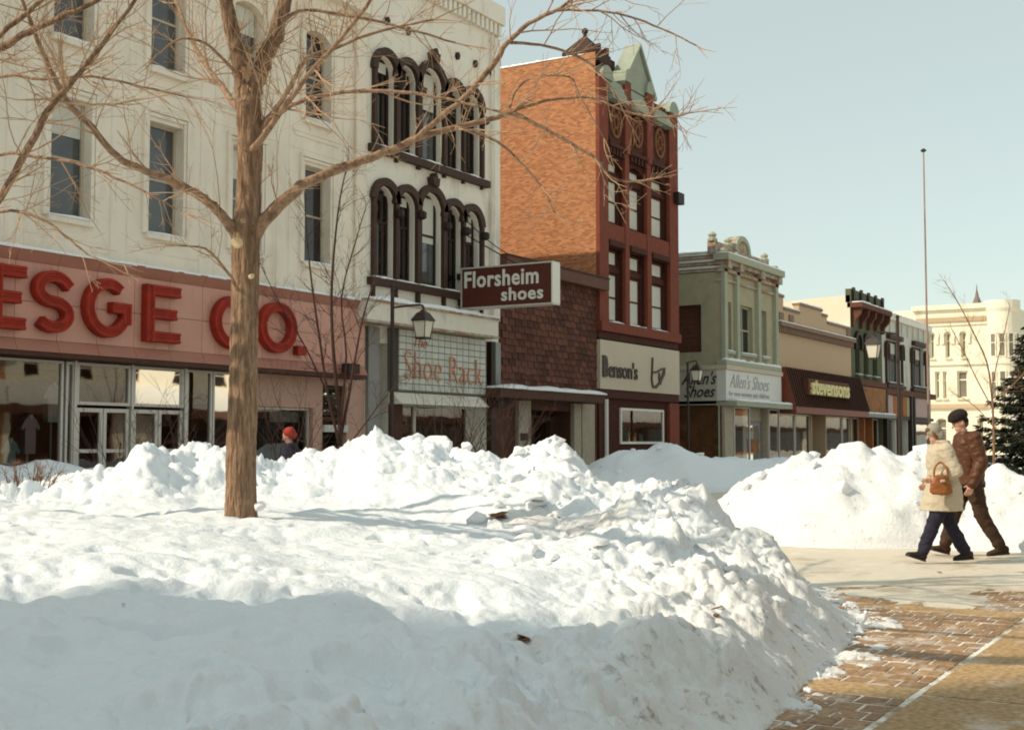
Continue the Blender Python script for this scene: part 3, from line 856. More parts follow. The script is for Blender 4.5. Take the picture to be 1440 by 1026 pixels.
ridge_bank('snow_bank', 'sunlit snow bank behind the two walkers', pth([(985, 740, 21.5), (1040, 690, 20.6), (1085, 655, 20.0), (1130, 632, 19.6), (1160, 627, 19.2), (1200, 619, 19), (1270, 622, 18.9), (1310, 628, 18.8), (1345, 636, 18.6),
            (1400, 640, 18.4), (1470, 648, 18.2), (1600, 650, 18)]), 2.05, 4.2, M['snow_bank'], 0.55, n_lumps=40, amp=1.0, step=.06, hscale=.86)
ridge_bank('snow_bank', 'blue shaded snow bank in front of the brown tower shop and the corner shoe shop', pth([(800, 668, 37), (850, 642, 38), (905, 628, 38.5), (935, 622, 38.5), (965, 636, 39), (1010, 641, 40), (1060, 643, 41), (1110, 645, 42), (1160, 648, 43), (1300, 650, 45)]),
           2.4, 8.8, M['snow_bank'], 0.05, step=.2, n_lumps=16, amp=.5)
ridge_bank('snow_bank', 'low shaded snow bank along the pink variety store front', [(10, 19.9, .8), (16, 19.8, .9), (20, 19.8, .9), (24, 19.8, .95), (29, 19.7, .8), (33, 19.5, .6), (38, 19.3, .7), (42, 19.2, .5)], 1.5, 2.5, M['snow_bank'], 0.05, step=.2, n_lumps=10, amp=.3)
sb = link('snowball', LUMPS[3].copy(), None)
p = on_z(1213, 879, 0.0)
sb.data.materials.clear(); sb.data.materials.append(M['snow'])
sb.location = p + Vector((0, 0, .052)); sb.scale = (.066, .06, .09)
tag(sb, 'single round lump of snow lying alone on the bare brick paving', 'snowball')
# ------------------------------------------------------------------ helpers for buildings
YF = 23.0
FRONT = Fr((0, YF, 0), (1, 0, 0), (0, -1, 0))
def side_frame(X): return Fr((X, 0, 0), (0, 1, 0), (-1, 0, 0))
def hole(u0, u1, z0, z1, arch=0.0): return dict(u0=u0, u1=u1, z0=z0, z1=z1, arch=arch)
def arch_pts(h, k=10, grow=0.0):
    """points of the arched head from left springing to right springing"""
    u0, u1, z1, a = h['u0'], h['u1'], h['z1'], h['arch']
    w = (u1 - u0) / 2; c = (u0 + u1) / 2
    R = (w * w + a * a) / (2 * a); zc = z1 - R
    th = math.asin(min(1, w / R))
    if a > w: th = math.pi - th
    return [(c + (R + grow) * math.sin(-th + 2 * th * i / k), zc + (R + grow) * math.cos(-th + 2 * th * i / k)) for i in range(k + 1)]
def facade(mb, F, u0, u1, z0, z1, holes, rec=0.3, n=0.0):
    us = sorted({u0, u1} | {h['u0'] for h in holes} | {h['u1'] for h in holes})
    zs = sorted({z0, z1} | {h['z0'] for h in holes} | {h['z1'] for h in holes})
    us = [u for u in us if u0 <= u <= u1]; zs = [z for z in zs if z0 <= z <= z1]
    P = F.P
    for a, b in zip(us, us[1:]):
        for c, d in zip(zs, zs[1:]):
            cu, cz = (a + b) / 2, (c + d) / 2
            if any(h['u0'] < cu < h['u1'] and h['z0'] < cz < h['z1'] for h in holes): continue
            mb.quad(P(a, c, n), P(b, c, n), P(b, d, n), P(a, d, n))
    for h in holes:
        a, b, c, d = h['u0'], h['u1'], h['z0'], h['z1']
        r = h.get('rec', rec)
        if h['arch'] > 0:
            pts = arch_pts(h)
            for (p, q), (p2, q2) in zip(pts, pts[1:]):
                mb.quad(P(p, q, n), P(p2, q2, n), P(p2, d, n), P(p, d, n))
                mb.quad(P(p, q, n), P(p2, q2, n), P(p2, q2, n - r), P(p, q, n - r))
            sp = d - h['arch']
        else:
            sp = d
            mb.quad(P(a, d, n), P(b, d, n), P(b, d, n - r), P(a, d, n - r))
        mb.quad(P(a, c, n), P(a, sp, n), P(a, sp, n - r), P(a, c, n - r))
        mb.quad(P(b, c, n), P(b, sp, n), P(b, sp, n - r), P(b, c, n - r))
        mb.quad(P(a, c, n), P(b, c, n), P(b, c, n - r), P(a, c, n - r))
    return mb
def shell(mb, F, u0, u1, z0, z1, depth, left=True, right=True, roof=True, zr=None, n=0.0):
    P = F.P
    zr = zr if zr is not None else z1
    if left: mb.quad(P(u0, z0, n), P(u0, z1, n), P(u0, zr, -depth), P(u0, z0, -depth))
    if right: mb.quad(P(u1, z0, n), P(u1, z1, n), P(u1, zr, -depth), P(u1, z0, -depth))
    mb.quad(P(u0, z0, -depth), P(u1, z0, -depth), P(u1, zr, -depth), P(u0, zr, -depth))
    if roof: mb.quad(P(u0, z1 - .25, n), P(u1, z1 - .25, n), P(u1, zr - .25, -depth), P(u0, zr - .25, -depth))
    return mb
def arched_strip(mb, F, h, g0, g1, n0, n1, k=12, legs=None):
    """a moulding that follows an arched head"""
    a = arch_pts(h, k, g0); b = arch_pts(h, k, g1)
    if legs is not None:
        a = [(a[0][0], legs)] + a + [(a[-1][0], legs)]
        b = [(b[0][0], legs)] + b + [(b[-1][0], legs)]
    for i in range(len(a) - 1):
        mb.hexa([F.P(a[i][0], a[i][1], n0), F.P(a[i + 1][0], a[i + 1][1], n0), F.P(b[i + 1][0], b[i + 1][1], n0), F.P(b[i][0], b[i][1], n0),
                 F.P(a[i][0], a[i][1], n1), F.P(a[i + 1][0], a[i + 1][1], n1), F.P(b[i + 1][0], b[i + 1][1], n1), F.P(b[i][0], b[i][1], n1)])
    return mb
def window(F, h, parent, rec=0.3, frame='wood_frame', pane='pane_dark', fw=0.07, rail=0.5, mull=0, blind=0.0, sill=None, snow=True, sn=0.12, n=0.0, name='window'):
    a, b, c, d = h['u0'] + .003, h['u1'] - .003, h['z0'] + .003, h['z1'] - .003
    n0, n1 = n - rec - 0.03, n - rec + 0.05
    mb = MB()
    mb.box(F, a, a + fw, c, d, n0, n1).box(F, b - fw, b, c, d, n0, n1)
    mb.box(F, a + fw, b - fw, c, c + fw, n0, n1).box(F, a + fw, b - fw, d - fw, d, n0, n1)
    if rail:
        zr = c + (d - c) * rail
        mb.box(F, a + fw, b - fw, zr - fw * .4, zr + fw * .4, n0, n1 - .012)
    for i in range(mull):
        u = a + (b - a) * (i + 1) / (mull + 1)
        mb.box(F, u - fw * .4, u + fw * .4, c + fw, d - fw, n0, n1 - .008)
    w = mb.build(name, M[frame], parent)
    ps = [(c + fw, d - fw)] if not rail else [(c + fw, zr - fw * .4), (zr + fw * .4, d - fw)]
    for k, (z0, z1) in enumerate(ps):
        MB().box(F, a + fw, b - fw, z0, z1, n0 + .01, n0 + (.02 if k else .035)).build('pane', M[pane], w)
    if blind:
        MB().box(F, a + fw + .01, b - fw - .01, d - fw - (d - c) * blind, d - fw, n0 + .036, n0 + .042).build('blind', M['blind'], w)
    if sill:
        s = MB().box(F, a - .08, b + .08, c - .14, c - .006, n - rec + .06, n + sn).build('sill', M[sill], w)
        if snow: snow_strip(F, a - .06, b + .06, c - .005, n - rec * .6, n + sn + .02, .06, w)
    return w
def snow_strip(F, u0, u1, z, n0, n1, h, parent, name='snow_cap', seed=None, z1=None):
    rg = random.Random(seed if seed is not None else int(u0 * 100 + z * 37))
    k = max(3, int((u1 - u0) / max(.12, (n1 - n0) * .6)))
    mb = MB()
    b = len(mb.v)
    for i in range(k + 1):
        t = i / k
        u = u0 + (u1 - u0) * t
        hh = h * rg.uniform(.55, 1.25) * (0.45 if i in (0, k) else 1)
        zz = z + ((z1 - z) * t if z1 is not None else 0)
        e = rg.uniform(-.04, .06) * (n1 - n0)
        prof = [(n0, 0), (n0 + .02, hh * .9), (n0 + (n1 - n0) * .6, hh), (n1 - .03 + e, hh * .7), (n1 + e, hh * .15), (n1 + e - .01, -.012)]
        mb.v += [tuple(F.P(u, zz + q, p)) for p, q in prof]
    m = 6
    for i in range(k):
        for j in range(m - 1):
            a = b + i * m + j
            mb.f.append((a, a + 1, a + m + 1, a + m))
    mb.f.append(tuple(range(b, b + m))); mb.f.append(tuple(range(b + k * m, b + k * m + m)))
    return mb.build(name, M['snow'], parent, smooth=True)
def text(string, F, u0, u1, z0, z1, n, depth, m, parent, name='lettering', bold=0.0, shear=0.0, slope=0.0, space=1.0):
    cu = bpy.data.curves.new(name, 'FONT')
    cu.body = string
    cu.align_x = 'LEFT'
    cu.offset = bold
    cu.shear = shear
    cu.space_character = space
    cu.resolution_u = 3
    cu.extrude = 0.5
    ob = bpy.data.objects.new('tmp_text', cu)
    me = evaluated_mesh(ob)
    bpy.data.curves.remove(cu)
    k = len(me.vertices)
    co = np.empty(k * 3); me.vertices.foreach_get('co', co); co = co.reshape(-1, 3)
    lo, hi = co.min(0), co.max(0)
    off = root_loc(parent) if parent is not None else Vector()
    out = []
    for x, y, z in co:
        a = (x - lo[0]) / (hi[0] - lo[0]); b = (y - lo[1]) / (hi[1] - lo[1])
        p = F.P(u0 + (u1 - u0) * a, z0 + (z1 - z0) * b + slope * a, n + depth * (.5 + z)) - off
        out += [p.x, p.y, p.z]
    me.vertices.foreach_set('co', out)
    me.materials.clear()
    me.update()
    return link(name, me, M[m], parent)
def sweep(mb, F, path, w, prof, n, closed=False):
    """a channel-letter stroke: prof is (fraction across -1..1, height)"""
    pts = [Vector((p[0], p[1])) for p in path]
    k = len(pts)
    b = len(mb.v); m = len(prof)
    for i, p in enumerate(pts):
        if closed:
            t0 = (p - pts[i - 1]).normalized(); t1 = (pts[(i + 1) % k] - p).normalized()
        else:
            t0 = (p - pts[i - 1]).normalized() if i else None
            t1 = (pts[i + 1] - p).normalized() if i < k - 1 else None
            t0 = t0 or t1; t1 = t1 or t0
        n0 = Vector((-t0.y, t0.x)); n1 = Vector((-t1.y, t1.x))
        nn = (n0 + n1).normalized(); nn = nn / max(.5, nn.dot(n0))
        for f, hgt in prof:
            q = p + nn * (f * w / 2)
            mb.v.append(tuple(F.P(q.x, q.y, n + hgt)))
    for i in range(k if closed else k - 1):
        i2 = (i + 1) % k
        for j in range(m - 1):
            mb.f.append((b + i * m + j, b + i2 * m + j, b + i2 * m + j + 1, b + i * m + j + 1))
    if not closed:
        mb.f.append(tuple(range(b, b + m))); mb.f.append(tuple(range(b + (k - 1) * m, b + k * m)))
    return mb
def X_at(px, py, Y=YF): return on_y(px, py, Y).x
def interior_box(F, u0, u1, z0, z1, depth, parent, m='interior', n=-0.15):
    P = F.P
    mb = MB()
    mb.quad(P(u0, z0, n), P(u1, z0, n), P(u1, z0, -depth), P(u0, z0, -depth))
    mb.quad(P(u0, z1, n), P(u1, z1, n), P(u1, z1, -depth), P(u0, z1, -depth))
    mb.quad(P(u0, z0, n), P(u0, z1, n), P(u0, z1, -depth), P(u0, z0, -depth))
    mb.quad(P(u1, z0, n), P(u1, z1, n), P(u1, z1, -depth), P(u1, z0, -depth))
    mb.quad(P(u0, z0, -depth), P(u1, z0, -depth), P(u1, z1, -depth), P(u0, z1, -depth))
    return mb.build('interior', M[m], parent)
def shop_pane(F, u0, u1, z0, z1, n, parent, frame='aluminium', fw=.06, name='shop_window', bottom=True):
    mb = MB().box(F, u0, u0 + fw, z0, z1, n - .05, n + .05).box(F, u1 - fw, u1, z0, z1, n - .05, n + .05).box(F, u0 + fw, u1 - fw, z1 - fw, z1, n - .05, n + .05)
    if bottom: mb.box(F, u0 + fw, u1 - fw, z0, z0 + fw, n - .05, n + .05)
    w = mb.build(name, M[frame], parent)
    P = F.P
    MB().quad(P(u0 + fw, z0, n), P(u1 - fw, z0, n), P(u1 - fw, z1 - fw, n), P(u0 + fw, z1 - fw, n)).build('pane', M['shop_glass'], w)
    return w
def shop_door(F, u0, u1, z0, z1, n, parent, frame='aluminium', fw=.09, midrail=True):
    mb = MB().box(F, u0, u0 + fw, z0, z1, n - .03, n + .03).box(F, u1 - fw, u1, z0, z1, n - .03, n + .03)
    mb.box(F, u0 + fw, u1 - fw, z1 - fw, z1, n - .03, n + .03).box(F, u0 + fw, u1 - fw, z0, z0 + .2, n - .03, n + .03)
    if midrail: mb.box(F, u0 + fw, u1 - fw, z0 + 1.02, z0 + 1.1, n - .02, n + .025)
    d = mb.build('door', M[frame], parent)
    P = F.P
    MB().quad(P(u0 + fw, z0 + .2, n - .01), P(u1 - fw, z0 + .2, n - .01), P(u1 - fw, z1 - fw, n - .01), P(u0 + fw, z1 - fw, n - .01)).build('pane', M['shop_glass'], d)
    MB().tube([P(u1 - fw * 1.6, z0 + .95, n + .06), P(u1 - fw * 1.6, z0 + 1.25, n + .06)], [.015, .015], 6).build('handle', M['aluminium'], d)
    return d
# ------------------------------------------------------------------ the big cream variety store
X1K = X_at(514, 400)
bk = thing('variety_store', 'big cream building with a pink sign band and raised red letters, shop doors below', 'building', (17, YF, 0), 'shop buildings in the row')
WX = [18.72 + 2.86 * k for k in range(-5, 4)]
hs_ = [hole(x, x + 1.12, 6.42, 9.15) for x in WX] + [hole(x, x + 1.12, 10.45, 13.05, .22) for x in WX]
mb = MB()
facade(mb, FRONT, 3.6, X1K, 5.3, 14.5, hs_, .26)
shell(mb, FRONT, 3.6, X1K, 0, 14.5, 26)
mb.box(FRONT, 3.6, X1K, 14.1, 14.56, .002, .3)
mb.build('wall', M['stucco'], bk)
for h in hs_:
    w = window(FRONT, h, bk, .26, 'wood_frame', 'pane_gray' if (int(h['u0'] * 3) % 3) else 'pane_dark', .07, .5, 0, .0 if int(h['u0']) % 2 else .28, 'stucco', True, .14)
    # stepped casing round the opening
    c = MB()
    for g, t in ((.0, .05), (.10, .08)):
        c.box(FRONT, h['u1'] + g + .002, h['u1'] + g + .09, h['z0'] - .02, h['z1'] + .1 + g, .001, t)
        c.box(FRONT, h['u0'] - g - .09, h['u0'] - g - .002, h['z0'] - .02, h['z1'] + .1 + g, .001, t)
        c.box(FRONT, h['u0'] - g - .09, h['u1'] + g + .09, h['z1'] + .105 + g, h['z1'] + .19 + g, .001, t + .01)
    c.build('casing', M['stucco'], w)
# belt moulding under the third floor windows and scored lines in the stucco
b = MB()
for x in WX:
    b.box(FRONT, x - .5, x + 1.62, 10.02, 10.1, .001, .05); b.box(FRONT, x - .42, x + 1.54, 9.9, 10.018, .001, .03)
b.build('belt_moulding', M['stucco'], bk)
b = MB()
for x in WX:
    for dx in (-.62, 1.74): b.box(FRONT, x + dx - .012, x + dx + .012, 5.6, 14.0, .001, .014)
    for z in (5.95, 9.55, 13.5): b.box(FRONT, x - .6, x + 1.72, z, z + .025, .001, .012)
b.build('scored_line', M['stucco'], bk)
MB().tube([FRONT.P(X_at(499, 200), 5.6, .1), FRONT.P(X_at(499, 200), 14.1, .1)], [.06, .06], 8).build('downpipe', M['stucco'], bk)
# sign band, built of panels
FB = Fr((0, YF - .55, 0), (1, 0, 0), (0, -1, 0))
XF1 = X_at(513, 480, YF - .55)
band = MB()
band.box(FRONT, 3.6, XF1 - .01, 3.42, 5.46, .002, .50)
band.build('sign_band', M['pink_strip'], bk)
pw, pz = 1.085, [(3.60, 4.38), (4.392, 5.22)]
k = 0
u = XF1
pm = {}
while u - pw > 4:
    for z0, z1 in pz:
        MB().box(FB, u - pw + .006, u - .006, z0, z1, -.045, 0).build('panel', M['pink_panel'], bk)
    # bevelled strips above and below
    P = FB.P
    for (za, na, zb, nb) in ((5.228, .0, 5.48, .14), (3.592, .0, 3.34, .12)):
        MB().hexa([P(u - pw + .005, za, -.03), P(u - .005, za, -.03), P(u - .005, za, na), P(u - pw + .005, za, na),
                   P(u - pw + .005, zb, -.03), P(u - .005, zb, -.03), P(u - .005, zb, nb), P(u - pw + .005, zb, nb)]).build('trim_strip', M['pink_strip'], bk)
    u -= pw
snow_strip(FB, 4, XF1, 5.47, -.53, .15, .085, bk)
MB().box(FB, 3.6, XF1, 3.24, 3.335, -.52, .1).build('soffit', M['brown_board'], bk)
# channel letters
PROF = [(-1, 0), (-1, .17), (-.86, .2), (-.5, .2), (-.42, .175), (-.1, .175), (-.02, .19), (.02, .19), (.1, .175), (.42, .175), (.5, .2), (.86, .2), (1, .17), (1, 0)]
def circ(cx, cz, rx, rz, a0, a1, k=18):
    return [(cx + rx * math.cos(math.radians(a0 + (a1 - a0) * i / k)), cz + rz * math.sin(math.radians(a0 + (a1 - a0) * i / k))) for i in range(k + 1)]
ZB, ZT = 3.75, 5.08

def letter(ch, u0, u1):
    mb = MB(); w = .25
    a, b = u0 + w / 2, u1 - w / 2
    zb, zt, zm = ZB + w / 2, ZT - w / 2, (ZB + ZT) / 2
    S = lambda path, closed=False, dn=0.0: sweep(mb, FB, path, w, PROF, .02 - dn, closed)
    cu = (u0 + u1) / 2
    if ch == 'E':
        S([(a, ZB), (a, ZT)])
        for z, e in ((zb, u1), (zm, u1 - .12), (zt, u1)): S([(a + .02, z), (e, z)], dn=.004)
    elif ch == 'K':
        S([(a, ZB), (a, ZT)]); S([(b, ZT), (a + .1, zm - .05)], dn=.004); S([(a + .25, zm + .1), (b + .02, ZB)], dn=.008)
    elif ch == 'R':
        S([(a, ZB), (a, ZT)]); S([(a, zt)] + circ(cu + .05, (zt + zm) / 2, b - cu - .05, (zt - zm) / 2, 90, -90, 12) + [(a, zm)], dn=.004); S([(cu, zm), (b, ZB)], dn=.008)
    elif ch == 'S':
        r = (zt - zm) / 2
        S([(b + .02, zt - .2)] + circ(cu, zm + r, b - cu, r, 35, 270, 18) + circ(cu, zm - r, b - cu, r, 90, -145, 18)[1:])
    elif ch == 'C':
        S(circ(cu, zm, b - cu, zt - zm, 48, 312, 30))
    elif ch == 'G':
        S(circ(cu, zm, b - cu, zt - zm, 50, 328, 30)); S([(b, zb + .2), (b, zm + .02), (cu + .1, zm + .02)], dn=.004)
    elif ch == 'O':
        S(circ(cu, zm, b - cu, zt - zm, 0, 360, 34)[:-1], True)
    elif ch == '.':
        mb.box(FB, u0, u1, ZB, ZB + .24, .02, .2)
    return mb.build('letter', M['red_letter'], bk)
def lx(px, py=450): return X_at(px, py, YF - .6)
spans = [('S', lx(42), lx(98)), ('G', lx(114), lx(179)), ('E', lx(200), lx(248)), ('C', lx(296), lx(352)), ('O', lx(360.5), lx(412.5)), ('.', lx(414), lx(426)), ('E', lx(-18), lx(30))]
for ch, a, b in spans: letter(ch, a, b)
e0 = lx(-18)
letter('R', e0 - 1.35, e0 - .35); letter('K', e0 - 2.75, e0 - 1.7)
# shop front under the band
Z0S = 0.15
def kx(px, py=600): return X_at(px, py)
mb = MB()
mb.box(FRONT, 3.6, X1K, 0, Z0S, -4, .3)
mb.build('plinth', M['pink_tile'], bk)
interior_box(FRONT, 3.8, kx(355), Z0S, 3.3, 6.5, bk)
xs = [4.2, 9.5, 14.5, kx(92)]
for a, b in zip(xs, xs[1:]): shop_pane(FRONT, a + .03, b - .03, Z0S + .35, 3.22, -.1, bk)
MB().box(FRONT, 4.2, kx(92), Z0S + .005, Z0S + .34, -.2, -.04).build('stall_riser', M['pink_tile'], bk)
shop_pane(FRONT, kx(94), kx(106), Z0S + .02, 3.22, -.1, bk)
xa, xm, xb = kx(107), kx(187), kx(262)
for a, b in ((xa, xm), (xm, xb)):
    shop_pane(FRONT, a + .04, b - .04, 2.27, 3.22, -.1, bk, fw=.07, name='transom_window')
    m_ = (a + b) / 2
    shop_door(FRONT, a + .06, m_ - .01, Z0S + .02, 2.2, -.1, bk)
    shop_door(FRONT, m_ + .01, b - .06, Z0S + .02, 2.2, -.1, bk)
MB().box(FRONT, xa - .04, xa + .035, Z0S, 3.24, -.2, -.02).box(FRONT, xm - .035, xm + .035, Z0S, 3.24, -.2, -.02).box(FRONT, xb - .035, xb + .04, Z0S, 3.24, -.2, -.02).build('door_post', M['aluminium'], bk)
shop_pane(FRONT, xb + .05, kx(300), Z0S + .35, 3.22, -.1, bk)
shop_pane(FRONT, kx(300) + .03, kx(357), Z0S + .35, 3.22, -.1, bk)
MB().box(FRONT, xb + .05, kx(357), Z0S + .005, Z0S + .34, -.2, -.04).build('stall_riser', M['pink_tile'], bk)
# right hand bay: opaque header, window, pillars, narrow door
x0, x1, x2, x3, x4 = kx(357), kx(441), kx(454), kx(488), X1K
hb = hole(x0, x1, Z0S + .35, 2.38); hd = hole(x2, x3, Z0S, 3.05)
mb = facade(MB(), FRONT, x0, x4, Z0S, 3.24, [hb, hd], .25, n=-.02)
mb.build('pier', M['pink_tile'], bk)
interior_box(FRONT, x0 + .02, x4 - .02, Z0S, 3.2, 4.0, bk, 'interior_dark', n=-.3)
shop_pane(FRONT, x0 + .02, x1 - .02, Z0S + .36, 2.37, -.2, bk)
shop_door(FRONT, x2 + .03, x3 - .03, Z0S + .02, 2.15, -.2, bk, 'brown_board')
shop_pane(FRONT, x2 + .03, x3 - .03, 2.2, 3.03, -.2, bk, 'brown_board', name='transom_window')
MB().box(FRONT, x2 + .02, x3 - .02, 1.72, 1.92, -.1, .06).build('door_sign', M['poster'], bk)
MB().box(FRONT, kx(398), kx(438), 1.98, 2.26, -.5, -.48).build('window_sign', M['poster'], bk)
MB().box(FRONT, kx(452), kx(468), 3.34, 3.62, .7, .95).build('alarm_box', M['black_trim'], bk)
# display: shirts on stands, shelves of goods
def shirt(px0, px1, py0, py1, m, label):
    F = Fr((0, YF + .45, 0), (1, 0, 0), (0, -1, 0))
    a = on_y(px0, py1, YF + .45); b = on_y(px1, py0, YF + .45)
    u0, u1, z0, z1 = a.x, b.x, a.z, b.z
    c = (u0 + u1) / 2; w = (u1 - u0) / 2
    t = thing('shirt', label, 'shirt', F.P(c, Z0S, 0), 'shirts on display in the window')
    poly = [(c - w * .55, z0), (c + w * .55, z0), (c + w * .55, z1 - w * .95), (c + w * .8, z1 - w * 1.25), (c + w, z1 - w * 1.05), (c + w * .6, z1 - .08), (c + w * .25, z1), (c, z1 - .09), (c - w * .25, z1),
            (c - w * .6, z1 - .08), (c - w, z1 - w * 1.05), (c - w * .8, z1 - w * 1.25), (c - w * .55, z1 - w * .95)]
    MB().prism(F, poly, -.09, .09).build('body', M[m], t)
    MB().tube([F.P(c, Z0S, 0), F.P(c, z1 + .03, 0)], [.025, .02], 6).build('stand', M['aluminium'], t)
    MB().prism(F, [(c - w * .2, z1 - .02), (c, z1 - .13), (c + w * .2, z1 - .02), (c + w * .14, z1 + .04), (c - w * .14, z1 + .04)], .091, .105).build('collar', M['shirt_white'], t)
shirt(57, 87, 541, 593, 'shirt_white', 'pale short sleeved shirt hung high by the post, topmost shirt in the shop window')
shirt(25, 53, 585, 638, 'shirt_pink', 'pink shirt on a stand in the shop window, between the pale and the teal shirt')
shirt(-4, 25, 618, 668, 'shirt_teal', 'teal shirt standing lowest in the corner of the shop window')
for i in range(7):
    u = rnd.uniform(8, kx(250)); z = rnd.uniform(.5, 1.4)
    mb = MB().box(FRONT, u, u + rnd.uniform(.5, 1.4), Z0S, Z0S + z, -rnd.uniform(3.4, 4.5), -3.0)
    mb.build('counter', M[rnd.choice(['interior', 'poster', 'interior_dark', 'orange_panel'])], bk)
# ------------------------------------------------------------------ white shop with dark arched windows
X0F, X1F = X1K + .004, X_at(701, 250)
bf = thing('arched_window_building', 'white painted brick building with two rows of dark arched windows and a tiled sign panel', 'building', ((X0F + X1F) / 2, YF, 0), 'shop buildings in the row')
sp = [(30.58, 31.47), (31.71, 32.60), (32.94, 34.08), (34.36, 35.26), (35.46, 36.36)]
hs3, hs2 = [], []
for i, (a, b) in enumerate(sp):
    hs3.append(hole(a, b, 10.42, 13.12 + (.26 if i == 2 else 0), .46 if i != 2 else .6))
    hs2.append(hole(a, b, 6.42, 9.12 + (.22 if i == 2 else 0), .42 if i != 2 else .5))
mb = MB()
facade(mb, FRONT, X0F, X1F, 0, 16.0, hs3 + hs2 + [hole(X_at(529, 520), X_at(546, 520), .1, 4.4, 0) | {'rec': 1.6}, hole(X_at(557, 600), X_at(684, 600), .1, 4.9, 0) | {'rec': 0.7}], .22)
shell(mb, FRONT, X0F, X1F, 0, 16.6, 24)
mb.build('wall', M['white_paint'], bf)
for hset in (hs3, hs2):
    zs = hset[0]['z0']
    for i, h in enumerate(hset):
        w = window(FRONT, h, bf, .22, 'black_trim', 'pane_dark' if i != 2 else 'pane_gray', .09, .62 if i != 2 else .55, 0, (.0, .1, .5, .0, .32)[i] if hset is hs2 else (.12, 0, .42, 0, 0)[i])
        hd = MB()
        arched_strip(hd, FRONT, h, .05, .29, .001, .15, 14)
        hd.build('hood_mould', M['dark_trim'], w)
        if i == 2:
            c = (h['u0'] + h['u1']) / 2
            k = MB().prism(FRONT, [(c - .14, h['z1'] + .24), (c + .14, h['z1'] + .24), (c + .2, h['z1'] + .52), (c + .1, h['z1'] + .5), (c, h['z1'] + .68), (c - .1, h['z1'] + .5), (c - .2, h['z1'] + .52)], .002, .26)
            k.build('finial', M['dark_trim'], w)
    # dark colonnettes with bosses between the lights
    edges = [hset[0]['u0'] - .13] + [(hset[i]['u1'] + hset[i + 1]['u0']) / 2 for i in range(4)] + [hset[4]['u1'] + .16]
    for j, u in enumerate(edges):
        hw = (.075, .085, .12, .10, .075, .075)[j]
        zt = hset[min(j, 4)]['z1'] - hset[min(j, 4)]['arch']
        zlow = zs - (.72 if hset is hs2 else .42)
        mb = MB().box(FRONT, u - hw, u + hw, zs - .02, zt + .06, .001, .13).box(FRONT, u - hw * .7, u + hw * .7, zlow, zs - .34, .001, .1)
        mb.build('colonnette', M['dark_trim'], bf)
        if 0 < j:
            MB().lathe(FRONT.P(u + .02, zt - .3, .16), [(.11, -.13), (.17, -.08), (.17, .08), (.11, .13)], 8).build('boss', M['black_trim'], bf)
    MB().box(FRONT, edges[0] - .25, edges[-1] + .35, zs - .32, zs - .09, .002, .2).build('sill', M['dark_trim'], bf)
    for i, h in enumerate(hset):
        snow_strip(FRONT, h['u0'] + .02, h['u1'] - .02, zs - .088, -.2, .19, .07, bf)
for px, py in ((543, 30), (573, 44), (642, 79), (667, 90), (690, 101)):
    p = on_y(px, py, YF)
    MB().prism(FRONT, [(p.x - .1, p.z - .04), (p.x - .04, p.z - .13), (p.x + .05, p.z - .12), (p.x + .11, p.z + .03), (p.x + .03, p.z + .13), (p.x - .06, p.z + .1)], .001, .09).build('anchor_plate', M['black_trim'], bf)
# corbelled cornice, corner strip and downpipe
mb = MB().box(FRONT, X0F, X1F, 15.95, 16.6, -.3, .28)
mb.build('cornice', M['white_paint'], bf)
for i in range(26):
    u = X0F + .15 + i * (X1F - X0F - .3) / 25.5
    MB().box(FRONT, u, u + .16, 15.55, 15.945, .001, .2).build('corbel', M['white_paint'], bf)
MB().box(FRONT, X_at(693, 250), X1F - .002, 5.6, 15.5, .001, .07).build('corner_strip', M['white_paint'], bf)
MB().tube([FRONT.P(X_at(689, 250), 5.6, .1), FRONT.P(X_at(689, 250), 15.5, .1)], [.05, .05], 6).build('downpipe', M['white_paint'], bf)
# snowy marquee band
FM = Fr((0, YF - .9, 0), (1, 0, 0), (0, -1, 0))
xa, xb = X_at(516, 430, YF - .9), X_at(701, 460, YF - .9)
MB().box(FM, xa, xb, 4.93, 5.52, -.898, 0).build('marquee', M['canopy_white'], bf)
MB().box(FM, xa - .03, xb + .03, 5.46, 5.53, -.4, .06).box(FM, xa - .02, xb + .02, 4.86, 4.928, -.5, .03).build('marquee_edge', M['rust_trim'], bf)
snow_strip(FM, xa, xb, 5.53, -.88, .05, .16, bf)
# tiled sign panel
FT = Fr((0, YF - .42, 0), (1, 0, 0), (0, -1, 0))
ua, ub = X_at(560, 510, YF - .42), X_at(682, 510, YF - .42)
z0, z1 = 3.0, 4.84
MB().box(FT, ua, ub, z0 - .05, z1 + .02, -.4, 0).build('sign_back', M['tile_grout'], bf)
nx, nz = 14, 9
tw, th = (ub - ua) / nx, (z1 - z0) / nz
tme = None
for i in range(nx):
    for j in range(nz):
        p = FT.P(ua + (i + .5) * tw, z0 + (j + .5) * th, 0)
        if tme is None:
            F0 = Fr((0, 0, 0), (1, 0, 0), (0, -1, 0))
            tme = MB().box(F0, -tw / 2 + .016, tw / 2 - .016, -th / 2 + .013, th / 2 - .013, .002, .03).mesh('tile')
            tme.materials.append(M['tile_cream'])
        link('tile', tme, None, bf, loc=p - bf.location)
def tx(px): return X_at(px, 515, YF - .46)
text('Shoe Rack', FT, tx(569), tx(677), 3.36, 4.2, .034, .05, 'orange_letter', bf, bold=-.022, slope=-.06, space=1.05)
text('The', FT, tx(582), tx(600), 4.34, 4.66, .034, .04, 'orange_letter', bf, shear=.3, bold=-.025)
